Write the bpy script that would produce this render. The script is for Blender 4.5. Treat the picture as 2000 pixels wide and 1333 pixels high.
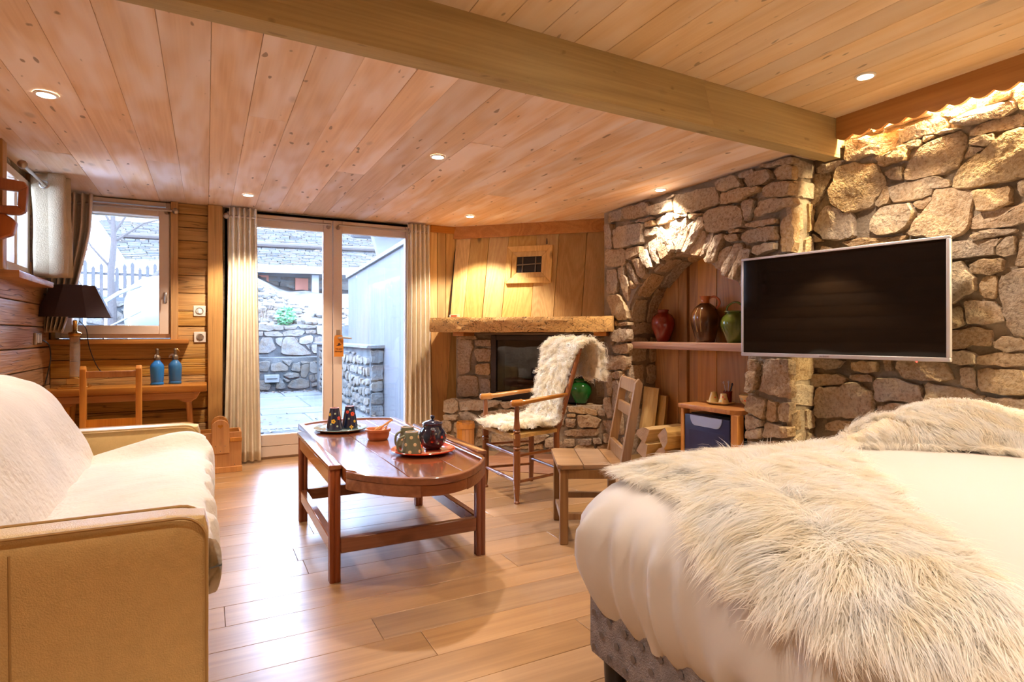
import bpy, bmesh, math, random
import numpy as np
from mathutils import Vector, Matrix, noise

# ---------------------------------------------------------------- camera, sky, exposure
SC = bpy.context.scene
COL = SC.collection
for o in list(bpy.data.objects):
    bpy.data.objects.remove(o)
PI = math.pi
cam_d = bpy.data.cameras.new('camera')
cam = bpy.data.objects.new('camera', cam_d)
COL.objects.link(cam)
cam.location = (0, 0, 1.1)
cam.rotation_euler = (PI / 2, 0, -math.radians(27.5))
cam_d.sensor_width = 36.0
cam_d.lens = 36.0 * 1146 / 2000
cam_d.shift_y = -11.5 / 2000
cam_d.clip_start = 0.02
SC.camera = cam

W = bpy.data.worlds.new('overcast_sky')
SC.world = W
W.use_nodes = True
W.node_tree.nodes['Background'].inputs['Color'].default_value = (0.47, 0.66, 1.0, 1)
W.node_tree.nodes['Background'].inputs['Strength'].default_value = 9.5

VS = SC.view_settings
VS.view_transform = 'Standard'
VS.look = 'None'
VS.gamma = 1.0
VS.use_curve_mapping = False
VS.exposure = 1.25
try:
    SC.cycles.use_denoising = True
    SC.cycles.use_adaptive_sampling = True
    SC.cycles.adaptive_threshold = 0.15
    SC.cycles.max_bounces = 7
    SC.cycles.diffuse_bounces = 3
    SC.cycles.transparent_max_bounces = 24
    SC.cycles.sample_clamp_indirect = 6.0
except Exception:
    pass
SPOT_W = 62.0          # every recessed spotlight, watts
WARM = (1.0, 0.83, 0.67)
LED_W = 85.0
RNG = random.Random(11)
NR = np.random.default_rng(5)

# ---------------------------------------------------------------- helpers
def box8(x0, x1, y0, y1, z0, z1):
    return ([(x0,y0,z0),(x1,y0,z0),(x1,y1,z0),(x0,y1,z0),(x0,y0,z1),(x1,y0,z1),(x1,y1,z1),(x0,y1,z1)],
            [(0,3,2,1),(4,5,6,7),(0,1,5,4),(1,2,6,5),(2,3,7,6),(3,0,4,7)])

class MB:
    def __init__(s): s.v = []; s.f = []
    def add(s, vs, fs, M=None):
        o = len(s.v)
        s.v += [tuple(M @ Vector(p)) if M is not None else tuple(p) for p in vs]
        s.f += [tuple(i + o for i in q) for q in fs]
        return s
    def box(s, x0, x1, y0, y1, z0, z1, M=None): return s.add(*box8(x0,x1,y0,y1,z0,z1), M)
    def prism(s, poly, t0, t1, fn=None):
        """polygon (a,b) extruded from t0 to t1; fn(a,b,t) -> xyz"""
        fn = fn or (lambda a,b,t: (a,b,t))
        n = len(poly)
        vs = [fn(a,b,t0) for a,b in poly] + [fn(a,b,t1) for a,b in poly]
        fs = [tuple(range(n))[::-1], tuple(range(n, 2*n))] + [(i,(i+1)%n,n+(i+1)%n,n+i) for i in range(n)]
        return s.add(vs, fs)
    def lathe(s, prof, c=(0,0,0), n=28, M=None, cap=True):
        vs = []; fs = []
        for r, z in prof:
            for k in range(n):
                a = 2*PI*k/n; vs.append((c[0]+r*math.cos(a), c[1]+r*math.sin(a), c[2]+z))
        for j in range(len(prof)-1):
            for k in range(n):
                fs.append((j*n+k, j*n+(k+1)%n, (j+1)*n+(k+1)%n, (j+1)*n+k))
        if cap:
            fs.append(tuple(range(n))[::-1]); fs.append(tuple(range((len(prof)-1)*n, len(prof)*n)))
        return s.add(vs, fs, M)
    def tube(s, pts, rad, n=8, cap=True, closed=False):
        pts = [Vector(p) for p in pts]; m = len(pts)
        if not hasattr(rad, '__len__'): rad = [rad]*m
        vs = []; fs = []; up = None
        for i in range(m):
            if closed: t = pts[(i+1)%m]-pts[i-1]
            else: t = pts[min(i+1,m-1)]-pts[max(i-1,0)]
            t.normalize()
            if up is None:
                up = Vector((0,0,1)) if abs(t.z) < .9 else Vector((1,0,0))
            a = t.cross(up)
            if a.length < 1e-6: a = t.cross(Vector((0.3,1,0.2)))
            a.normalize(); b = a.cross(t); b.normalize(); up = b
            for k in range(n):
                w = 2*PI*k/n
                vs.append(pts[i] + (a*math.cos(w)+b*math.sin(w))*rad[i])
        for i in range(m if closed else m-1):
            j = (i+1) % m
            for k in range(n): fs.append((i*n+k, i*n+(k+1)%n, j*n+(k+1)%n, j*n+k))
        if cap and not closed:
            fs.append(tuple(range(n))[::-1]); fs.append(tuple(range((m-1)*n, m*n)))
        return s.add(vs, fs)
    def grid(s, P, nu, nv, closed_u=False):
        """P: list nu*nv of points, index i*nv+j"""
        fs = []
        for i in range(nu if closed_u else nu-1):
            for j in range(nv-1):
                a = i*nv+j; b = ((i+1)%nu)*nv+j
                fs.append((a, b, b+1, a+1))
        return s.add(P, fs)

def mesh_of(mb, name, mat=None, smooth=False, bevel=0.0, seg=1, sharp=38):
    me = bpy.data.meshes.new(name)
    me.from_pydata(mb.v, [], mb.f)
    bm = bmesh.new(); bm.from_mesh(me)
    bmesh.ops.recalc_face_normals(bm, faces=bm.faces)
    if bevel > 0:
        es = [e for e in bm.edges if len(e.link_faces) == 2 and e.calc_face_angle(0) > .5]
        bmesh.ops.bevel(bm, geom=es, offset=bevel, segments=seg, affect='EDGES', profile=.6, clamp_overlap=True)
    bm.to_mesh(me); bm.free()
    if smooth or bevel:
        me.polygons.foreach_set('use_smooth', [True]*len(me.polygons))
        try: me.set_sharp_from_angle(angle=math.radians(sharp))
        except Exception: pass
    if mat: me.materials.append(mat)
    return me

def ob(name, mb, mat=None, parent=None, smooth=False, bevel=0.0, seg=1, loc=None, rotz=0, kind=None, sharp=38):
    me = mesh_of(mb, name, mat, smooth, bevel, seg, sharp) if isinstance(mb, MB) else mb
    o = bpy.data.objects.new(name, me)
    COL.objects.link(o)
    if loc is not None: o.location = loc
    if rotz: o.rotation_euler = (0, 0, rotz)
    if parent is not None: o.parent = parent
    if kind: o['kind'] = kind
    return o

def tag(o, label=None, cat=None, group=None, kind=None):
    if label: o['label'] = label
    if cat: o['category'] = cat
    if group: o['group'] = group
    if kind: o['kind'] = kind
    return o

def thing(name, label, cat, loc=(0,0,0), rotz=0, group=None):
    o = bpy.data.objects.new(name, None); COL.objects.link(o)
    o.empty_display_size = .05
    o.location = loc; o.rotation_euler = (0, 0, rotz)
    return tag(o, label, cat, group)

def root(name, loc=(0,0,0)):
    o = bpy.data.objects.new(name, None); COL.objects.link(o); o.location = loc
    o['kind'] = 'structure'
    return o

def raw_mesh(name, V, Fq, mat, smooth=True):
    """big meshes straight from numpy: V n*3, Fq m*k"""
    me = bpy.data.meshes.new(name)
    k = Fq.shape[1]; m = len(Fq)
    me.vertices.add(len(V)); me.vertices.foreach_set('co', np.ascontiguousarray(V, dtype=np.float32).ravel())
    me.loops.add(m*k); me.loops.foreach_set('vertex_index', np.ascontiguousarray(Fq, dtype=np.int32).ravel())
    me.polygons.add(m)
    me.polygons.foreach_set('loop_start', np.arange(0, m*k, k, dtype=np.int32))
    me.polygons.foreach_set('loop_total', np.full(m, k, dtype=np.int32))
    me.polygons.foreach_set('use_smooth', np.full(m, smooth, dtype=bool))
    me.update(calc_edges=True); me.validate()
    if mat: me.materials.append(mat)
    return me

def lerp(a, b, t): return a + (b-a)*t
def vl(a, b, t): return tuple(lerp(x, y, t) for x, y in zip(a, b))

# ---------------------------------------------------------------- materials
class NT:
    def __init__(s, name):
        s.m = bpy.data.materials.new(name); s.m.use_nodes = True
        s.t = s.m.node_tree; s.t.nodes.clear()
        s.out = s.t.nodes.new('ShaderNodeOutputMaterial')
    def n(s, typ, props=None, **ins):
        nd = s.t.nodes.new('ShaderNode'+typ)
        for k, v in (props or {}).items(): setattr(nd, k, v)
        for k, v in ins.items():
            key = k.replace('_', ' ')
            sock = nd.inputs[int(k[1:])] if (k[0] == 'i' and k[1:].isdigit()) else nd.inputs[key]
            s.put(sock, v)
        return nd
    def put(s, sock, v):
        if hasattr(v, 'outputs'): s.t.links.new(v.outputs[0], sock)
        elif isinstance(v, bpy.types.NodeSocket): s.t.links.new(v, sock)
        else:
            if sock.type == 'RGBA' and len(v) == 3: v = (*v, 1)
            sock.default_value = v
    def math(s, op, a, b=0.0, clamp=False):
        return s.n('Math', {'operation': op, 'use_clamp': clamp}, i0=a, i1=b)
    def mix(s, fac, a, b, mode='MIX'):
        nd = s.t.nodes.new('ShaderNodeMix'); nd.data_type = 'RGBA'; nd.blend_type = mode
        s.put(nd.inputs[0], fac); s.put(nd.inputs[6], a); s.put(nd.inputs[7], b)
        return nd.outputs[2]
    def ramp(s, fac, stops):
        nd = s.t.nodes.new('ShaderNodeValToRGB'); s.put(nd.inputs[0], fac)
        cr = nd.color_ramp
        while len(cr.elements) > len(stops): cr.elements.remove(cr.elements[-1])
        while len(cr.elements) < len(stops): cr.elements.new(.5)
        for e, (p, c) in zip(cr.elements, stops):
            e.position = p; e.color = (*c, 1) if len(c) == 3 else c
        return nd.outputs[0]
    def maprange(s, v, a, b, c=0.0, d=1.0):
        return s.n('MapRange', None, i0=v, i1=a, i2=b, i3=c, i4=d)
    def bsdf(s, **k):
        b = s.n('BsdfPrincipled', None, **k); s.t.links.new(b.outputs[0], s.out.inputs[0]); return b

def plain(name, col, rough=.5, metal=0.0, bump=0.0, bscale=60, var=0.0, coat=0.0, spec=.5, trans=0.0, ior=1.45, sheen=0.0):
    t = NT(name)
    c = col
    if var or bump:
        co = t.n('TexCoord')
        nz = t.n('TexNoise', None, Vector=co.outputs['Object'], Scale=bscale, Detail=2.0)
    if var:
        n2 = t.n('TexNoise', None, Vector=co.outputs['Object'], Scale=bscale*.12, Detail=1.0)
        c = t.mix(t.maprange(n2, .3, .7), tuple(x*(1-var) for x in col), tuple(min(1, x*(1+var*.6)) for x in col))
    b = t.bsdf(Base_Color=c, Roughness=rough, Metallic=metal, Coat_Weight=coat, Specular_IOR_Level=spec, Transmission_Weight=trans, IOR=ior)
    if sheen: b.inputs['Sheen Weight'].default_value = sheen
    if bump:
        t.put(b.inputs['Normal'], t.n('Bump', None, Strength=bump, Distance=.01, Height=nz))
    return t.m

def emis(name, col, strength):
    t = NT(name)
    e = t.n('Emission', None, Color=col, Strength=strength)
    t.t.links.new(e.outputs[0], t.out.inputs[0])
    try: t.m.cycles.emission_sampling = 'NONE'
    except Exception: pass
    return t.m

def wood(name, light, dark, axis='X', coatr=.12, rough=.55, ring=9.0, knot=.5, var=.25, bump=.25, coat=0.0, spec=.4, wash=None, crack=0.0, fine=1.0, speck=0.0, across=5.0):
    t = NT(name)
    co = t.n('TexCoord'); oi = t.n('ObjectInfo')
    off = t.n('VectorMath', {'operation': 'SCALE'}, i0=(17.3, 9.1, 13.7)); t.put(off.inputs['Scale'], oi.outputs['Random'])
    p = t.n('VectorMath', {'operation': 'ADD'}, i0=co.outputs['Object'], i1=off)
    def stretched(al, ac):
        sc = [ac, ac, ac]; sc['XYZ'.index(axis)] = al
        return t.n('VectorMath', {'operation': 'MULTIPLY'}, i0=p, i1=tuple(sc))
    g = t.n('TexNoise', None, Vector=stretched(.55, across), Scale=1.0, Detail=0.0, Distortion=.6)
    rings = t.math('SINE', t.math('MULTIPLY', g, ring*6.28))
    rings = t.maprange(rings, -1.0, 1.0)
    fg = t.n('TexNoise', None, Vector=stretched(2.2, 90.0), Scale=1.0, Detail=1.0)
    f = t.math('ADD', t.math('MULTIPLY', rings, .42), t.math('MULTIPLY', t.maprange(fg, .3, .7), .38*fine))
    f = t.math('ADD', f, t.math('MULTIPLY', t.maprange(g, .3, .7), .3))
    c = t.mix(t.math('MULTIPLY', f, .9, True), light, dark)
    if wash:
        wn = t.n('TexNoise', None, Vector=stretched(1.1, 5.5), Scale=1.0, Detail=2.0, Roughness=.7)
        c = t.mix(t.maprange(wn, .44, .64, 0.0, .85), c, wash)
    if knot:
        sc = [4.4, 4.4, 4.4]; sc['XYZ'.index(axis)] = 2.1
        kp = t.n('VectorMath', {'operation': 'MULTIPLY'}, i0=p, i1=tuple(sc))
        vo = t.n('TexVoronoi', None, Vector=kp, Scale=1.0)
        k = t.maprange(vo.outputs['Distance'], .05, .12, knot, 0.0)
        c = t.mix(k, c, tuple(x*.22 for x in dark))
    if speck:
        sp = [60, 60, 60]; sp['XYZ'.index(axis)] = 22
        sn = t.n('TexNoise', None, Vector=t.n('VectorMath', {'operation': 'MULTIPLY'}, i0=p, i1=tuple(sp)), Scale=.5, Detail=0.0)
        c = t.mix(t.maprange(sn, .79, .83, 0.0, speck), c, tuple(x*.3 for x in dark))
    h = fg
    if crack:
        cr = t.n('TexNoise', None, Vector=stretched(.9, 26.0), Scale=1.0, Detail=1.0, Distortion=.8)
        ck = t.maprange(t.math('ABSOLUTE', t.math('SUBTRACT', cr, .5)), 0.0, .018, crack, 0.0)
        c = t.mix(ck, c, tuple(x*.12 for x in dark))
        h = t.math('SUBTRACT', fg, t.math('MULTIPLY', ck, 1.6))
    hv = t.n('HueSaturation', None, Color=c, Value=t.maprange(oi.outputs['Random'], 0.0, 1.0, 1-var, 1+var*.6),
             Saturation=t.maprange(t.math('FRACT', t.math('MULTIPLY', oi.outputs['Random'], 7.31)), 0.0, 1.0, .9, 1.08))
    b = t.bsdf(Base_Color=hv, Roughness=rough, Specular_IOR_Level=spec, Coat_Weight=coat, Coat_Roughness=coatr)
    if bump: t.put(b.inputs['Normal'], t.n('Bump', None, Strength=bump, Distance=.004, Height=h))
    return t.m

def stone_mat(name, cols, rough=.85, bump=.8, gain=1.0):
    t = NT(name)
    co = t.n('TexCoord'); oi = t.n('ObjectInfo')
    off = t.n('VectorMath', {'operation': 'SCALE'}, i0=(31.0, 11.0, 23.0)); t.put(off.inputs['Scale'], oi.outputs['Random'])
    p = t.n('VectorMath', {'operation': 'ADD'}, i0=co.outputs['Object'], i1=off)
    n1 = t.n('TexNoise', None, Vector=p, Scale=7.0, Detail=3.0, Roughness=.62)
    n2 = t.n('TexNoise', None, Vector=p, Scale=55.0, Detail=2.0, Roughness=.7)
    base = t.ramp(oi.outputs['Random'], [((i+.5)/len(cols), c) for i, c in enumerate(cols)])
    base = t.mix(t.maprange(n1, .35, .68, 0.0, .65), base, tuple(gain*x for x in (.40, .24, .11)))
    r2 = t.math('FRACT', t.math('MULTIPLY', oi.outputs['Random'], 5.77))
    n4 = t.n('TexNoise', None, Vector=p, Scale=3.4, Detail=1.0)
    base = t.mix(t.math('MULTIPLY', t.maprange(n4, .48, .7), t.math('MULTIPLY', r2, .7)), base, tuple(gain*x for x in (.27, .25, .24)))
    base = t.mix(t.maprange(n2, .42, .75, 0.0, .45), base, tuple(gain*x for x in (.62, .53, .40)))
    base = t.mix(t.maprange(n2, .47, .25, 0.0, .55), base, tuple(gain*x for x in (.10, .075, .05)))
    h = t.math('ADD', t.math('MULTIPLY', n1, 2.2), t.math('MULTIPLY', n2, .9))
    b = t.bsdf(Base_Color=base, Roughness=rough, Specular_IOR_Level=.3)
    t.put(b.inputs['Normal'], t.n('Bump', None, Strength=bump, Distance=.012, Height=h))
    return t.m

def glass_mat(name, tint=(1,1,1), refl=.9):
    t = NT(name)
    tr = t.n('BsdfTransparent', None, Color=tint)
    gl = t.n('BsdfGlossy', None, Color=(refl,)*3, Roughness=.02)
    fr = t.n('Fresnel', None, IOR=1.5)
    mx = t.n('MixShader', None, i0=fr, i1=tr, i2=gl)
    t.t.links.new(mx.outputs[0], t.out.inputs[0]); return t.m

def fur_mat(name, col, tipcol, trans=.35):
    t = NT(name)
    co = t.n('TexCoord')
    nz = t.n('TexNoise', None, Vector=co.outputs['Object'], Scale=14.0, Detail=1.0)
    c = t.mix(t.maprange(nz, .35, .65), col, tipcol)
    d = t.n('BsdfDiffuse', None, Color=c, Roughness=0.0)
    tl = t.n('BsdfTranslucent', None, Color=c)
    mx = t.n('MixShader', None, i0=trans, i1=d, i2=tl)
    gl = t.n('BsdfGlossy', None, Color=(1,1,1), Roughness=.45)
    m2 = t.n('MixShader', None, i0=.04, i1=mx, i2=gl)
    t.t.links.new(m2.outputs[0], t.out.inputs[0]); return t.m

M = {}
M['floor'] = wood('oak_floor', (.49,.285,.125), (.30,.155,.06), 'X', rough=.40, ring=5, knot=.35, var=.16, bump=0, coat=.9, coatr=.28, spec=.6, fine=.9, across=6)
M['hearthboard'] = wood('dark_hearth_board', (.36,.17,.09), (.20,.09,.05), 'X', rough=.45, ring=7, knot=.5, var=.1, bump=.08)
M['ceil'] = wood('limed_ceiling_board', (.85,.61,.40), (.69,.44,.255), 'Y', rough=.7, ring=6, knot=.30, var=.13, bump=0, wash=(.90,.77,.71), fine=1.1, speck=.75)
M['ceil2'] = wood('upper_ceiling_board', (.84,.63,.38), (.72,.50,.27), 'Y', rough=.6, ring=4, knot=.35, var=.10, bump=0, wash=(.85,.68,.48), fine=1.0, speck=.6)
M['beam'] = wood('weathered_beam', (.52,.40,.20), (.36,.27,.13), 'X', rough=.75, ring=4, knot=.5, var=.02, bump=.35, speck=.4, fine=1.2)
M['logx'] = wood('old_log_x', (.64,.36,.10), (.35,.165,.04), 'X', rough=.6, ring=10, knot=.6, var=.22, bump=.7, crack=.65)
M['logy'] = wood('old_log_y', (.56,.31,.14), (.32,.15,.06), 'Y', rough=.5, ring=9, knot=.5, var=.18, bump=.7, crack=.65)
M['postz'] = wood('pine_post', (.66,.36,.10), (.42,.19,.045), 'Z', rough=.55, ring=7, knot=.7, var=.12, bump=.3, crack=.3)
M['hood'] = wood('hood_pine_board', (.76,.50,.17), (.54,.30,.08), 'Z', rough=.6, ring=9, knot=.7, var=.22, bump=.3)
M['mantel'] = wood('hewn_mantel', (.80,.49,.16), (.50,.26,.075), 'X', rough=.65, ring=10, knot=.4, var=.02, bump=1.0, crack=1.0)
M['trimx'] = wood('orange_trim', (.60,.27,.06), (.40,.15,.03), 'X', rough=.5, ring=8, knot=.5, var=.08, bump=.2)
M['trimy'] = wood('orange_valance', (.60,.28,.05), (.42,.17,.03), 'Y', rough=.5, ring=8, knot=.2, var=.03, bump=.15)
M['niche'] = wood('niche_board', (.66,.32,.08), (.40,.17,.038), 'Z', rough=.45, ring=9, knot=.5, var=.25, bump=.2, coat=.1)
M['shelf'] = wood('worn_shelf', (.55,.30,.17), (.36,.17,.09), 'Y', rough=.5, ring=8, knot=.5, var=.05, bump=.3)
M['table'] = wood('walnut_table', (.32,.11,.045), (.16,.048,.018), 'Y', rough=.22, ring=7, knot=.3, var=.12, bump=.04, coat=1.0, coatr=.10)
M['tablex'] = wood('walnut_table_x', (.34,.12,.045), (.175,.052,.018), 'X', rough=.32, ring=7, knot=.35, var=.10, bump=.15, coat=.2)
M['tablez'] = wood('walnut_table_z', (.31,.092,.040), (.165,.043,.018), 'Z', rough=.32, ring=6, knot=.15, var=.10, bump=.15, coat=.25)
M['chairz'] = wood('chair_wood_z', (.33,.125,.045), (.17,.055,.02), 'Z', rough=.3, ring=5, knot=.0, var=.1, bump=.08, coat=.4)
M['armw'] = wood('arm_wood', (.58,.27,.07), (.36,.14,.035), 'X', rough=.3, ring=5, knot=.0, var=.1, bump=.08, coat=.4)
M['oldchair'] = wood('old_chair_wood', (.34,.19,.08), (.20,.10,.04), 'Z', rough=.4, ring=6, knot=.2, var=.12, bump=.2, coat=.15)
M['oldseat'] = wood('old_chair_seat', (.40,.235,.11), (.25,.135,.06), 'X', rough=.4, ring=8, knot=.3, var=.06, bump=.25, coat=.1)
M['pine'] = wood('orange_pine', (.68,.31,.07), (.46,.17,.035), 'Z', rough=.5, ring=6, knot=.6, var=.1, bump=.2)
M['pinex'] = wood('orange_pine_x', (.60,.27,.07), (.38,.14,.035), 'X', rough=.4, ring=6, knot=.5, var=.08, bump=.2, coat=.1)
M['redwood'] = wood('carved_wood', (.42,.12,.03), (.25,.06,.015), 'Z', rough=.4, ring=5, knot=.2, var=.05, bump=.2, coat=.2)
M['paint'] = plain('cream_painted_frame', (.70,.56,.45), .5, bump=.05, bscale=80)
M['stone'] = stone_mat('wall_stone', [(.46,.33,.18),(.36,.25,.15),(.52,.40,.26),(.35,.28,.22),(.52,.33,.14),(.42,.35,.28),(.54,.44,.31),(.33,.24,.15)])
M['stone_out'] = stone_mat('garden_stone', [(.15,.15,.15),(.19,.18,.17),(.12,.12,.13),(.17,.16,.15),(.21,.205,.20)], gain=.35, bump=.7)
M['mortar'] = plain('lime_mortar', (.30,.235,.165), .95, bump=1.0, bscale=45, var=.45)
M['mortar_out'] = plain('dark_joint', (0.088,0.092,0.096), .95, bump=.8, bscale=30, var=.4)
M['glass'] = glass_mat('window_glass')
M['sofa'] = plain('cream_leather', (.64,.45,.19), .30, bump=.25, bscale=260, var=.05, spec=.45)
M['piping'] = plain('leather_piping', (.42,.26,.09), .45)
M['throw'] = plain('cream_throw', (.70,.645,.575), .9, bump=.7, bscale=35, var=.10, sheen=.3)
M['duvet'] = plain('white_cotton', (.68,.65,.62), .85, bump=.12, bscale=9, var=.03, sheen=.1)
M['curtain'] = plain('ecru_linen', (.84,.74,.56), .85, bump=.35, bscale=130, var=.05)
M['curtain2'] = plain('taupe_linen', (.62,.49,.38), .85, bump=.35, bscale=130, var=.06)
M['pelt'] = plain('pelt_leather', (.85,.75,.58), .8)
M['fur'] = fur_mat('long_white_wool', (.98,.93,.82), (.99,.98,.95), .58)
M['fur2'] = fur_mat('curly_cream_wool', (.95,.86,.67), (.99,.96,.88), .45)
M['black'] = plain('black_plastic', (.012,.012,.014), .35)
M['screen'] = plain('tv_screen', (.008,.006,.005), .045, spec=.4)
M['bezel'] = plain('silver_bezel', (.55,.52,.55), .35, .2)
M['steel'] = plain('brushed_steel', (.62,.60,.57), .3, 1.0)
M['rod'] = plain('pewter_rod', (.42,.37,.33), .28, 1.0)
M['brass'] = plain('brass', (.75,.50,.18), .25, 1.0)
M['iron'] = plain('wrought_iron', (.22,.17,.12), .5, .8, bump=.4, bscale=90)
M['plate'] = plain('switch_plate', (.70,.64,.56), .4)
M['dark'] = plain('dark_void', (.015,.013,.012), .6)
M['firemetal'] = plain('stove_metal', (.055,.042,.038), .45, .4)
M['fireglass'] = glass_mat('stove_glass', (.55,.52,.5))
M['ash'] = plain('firebox_brick', (.30,.26,.23), .9, bump=.5, bscale=30, var=.4)
M['logend'] = plain('split_log_end', (.52,.36,.24), .85, bump=.5, bscale=90, var=.2)
M['logside'] = wood('split_log_side', (.68,.45,.18), (.46,.28,.10), 'X', rough=.8, ring=6, knot=.2, var=.2, bump=.5)
M['shade'] = plain('aubergine_lampshade', (.045,.024,.030), .7, bump=.2, bscale=240)
M['crystal'] = plain('crystal_column', (.95,.90,.88), .03, trans=.85, ior=1.5)
M['bluebottle'] = plain('blue_siphon_glass', (.03,.30,.90), .08, trans=.35, ior=1.45, coat=.5)
M['bluebottle2'] = plain('blue_green_siphon_glass', (.05,.24,.58), .08, trans=.35, ior=1.45, coat=.5)
M['redglaze'] = plain('red_glaze', (.22,.016,.007), .15, coat=.5, var=.3, bscale=20)
M['brownglaze'] = plain('brown_glaze', (.10,.036,.010), .18, coat=.35, var=.6, bscale=70)
M['orangeneck'] = plain('orange_slip', (.52,.13,.025), .3, coat=.5)
M['greenglaze'] = plain('olive_glaze', (.10,.14,.014), .15, coat=.5, var=.5, bscale=30)
M['greenvase'] = plain('emerald_glaze', (.012,.13,.018), .12, coat=.5, var=.3, bscale=30)
M['slip'] = plain('yellow_slip', (.62,.45,.16), .4)
M['navyglaze'] = plain('navy_glaze', (.014,.020,.055), .15, coat=.9)
M['redplate'] = plain('red_earthenware', (.60,.055,.015), .14, coat=.9)
M['terracotta'] = plain('terracotta', (.50,.15,.055), .3, coat=.4)
M['bluegreen'] = plain('grey_green_glaze', (.20,.30,.29), .15, coat=.8, var=.2, bscale=40)
M['greymug'] = plain('grey_green_mug', (.17,.20,.13), .35, coat=.4)
M['dot'] = plain('cream_dot', (.80,.66,.38), .4)
M['flowery'] = plain('yellow_flower', (.85,.50,.05), .4)
M['flowerr'] = plain('red_flower', (.75,.09,.04), .4)
M['flowerg'] = plain('green_sprig', (.35,.45,.35), .4)
M['spoonw'] = plain('spoon_wood', (.62,.30,.10), .45)
M['cupyellow'] = plain('yellow_slipware', (.78,.58,.24), .25, coat=.6, var=.15, bscale=60)
M['rush'] = plain('woven_rush', (.62,.38,.12), .7, bump=.8, bscale=120, var=.2)
M['fridge'] = plain('midnight_fridge', (.022,.024,.075), .35)
M['fridge_lip'] = plain('pale_blue_lip', (.38,.46,.68), .3)
M['bedbase'] = plain('grey_tweed', (.30,.27,.28), .9, bump=.7, bscale=220, var=.25)
M['bedbutton'] = plain('tuft_button', (.17,.14,.13), .9)
M['redled'] = emis('red_standby', (1,.03,.02), 4)
M['hanger'] = plain('orange_hanger', (.62,.22,.03), .5)
M['ink'] = plain('dark_ink', (.06,.02,.01), .6)
M['lens'] = emis('spot_lens', (1.0,.90,.74), 22.0)
M['white'] = plain('white_trim', (.85,.82,.76), .4)
M['led'] = emis('warm_led_strip', (1.0,.82,.45), 14.0)
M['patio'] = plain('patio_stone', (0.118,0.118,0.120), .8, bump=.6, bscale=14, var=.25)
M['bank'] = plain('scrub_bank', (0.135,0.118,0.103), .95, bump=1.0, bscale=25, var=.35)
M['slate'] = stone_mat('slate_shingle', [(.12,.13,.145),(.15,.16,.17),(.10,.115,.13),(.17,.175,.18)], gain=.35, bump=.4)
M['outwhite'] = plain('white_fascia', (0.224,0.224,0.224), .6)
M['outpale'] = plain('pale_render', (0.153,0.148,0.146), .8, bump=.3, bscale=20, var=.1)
M['outboard'] = wood('greyed_boarding', (.12,.115,.12), (.09,.085,.095), 'Z', rough=.8, ring=5, knot=.2, var=.05, bump=.3)
M['bark'] = plain('tree_bark', (0.075,0.060,0.055), .9, bump=.8, bscale=40)
M['leafred'] = plain('red_autumn_leaf', (.55,.16,.10), .7)
M['leafgreen'] = plain('green_leaf', (.13,.33,.16), .7)
M['leafdry'] = plain('dry_leaf', (0.160,0.110,0.075), .8)
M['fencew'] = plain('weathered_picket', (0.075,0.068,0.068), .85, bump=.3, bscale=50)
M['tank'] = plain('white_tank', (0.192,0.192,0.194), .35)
M['brickred'] = plain('red_brick', (.50,.20,.14), .9)
M['curtain3'] = plain('short_linen', (.47,.35,.22), .85, bump=.35, bscale=130, var=.05)
M['terrace'] = plain('side_terrace', (.085,.088,.09), .85, bump=.5, bscale=12, var=.3)
M['hooddark'] = wood('weathered_hood_board', (.50,.29,.09), (.33,.17,.045), 'Z', rough=.65, ring=10, knot=.7, var=.08, bump=.4)
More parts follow.
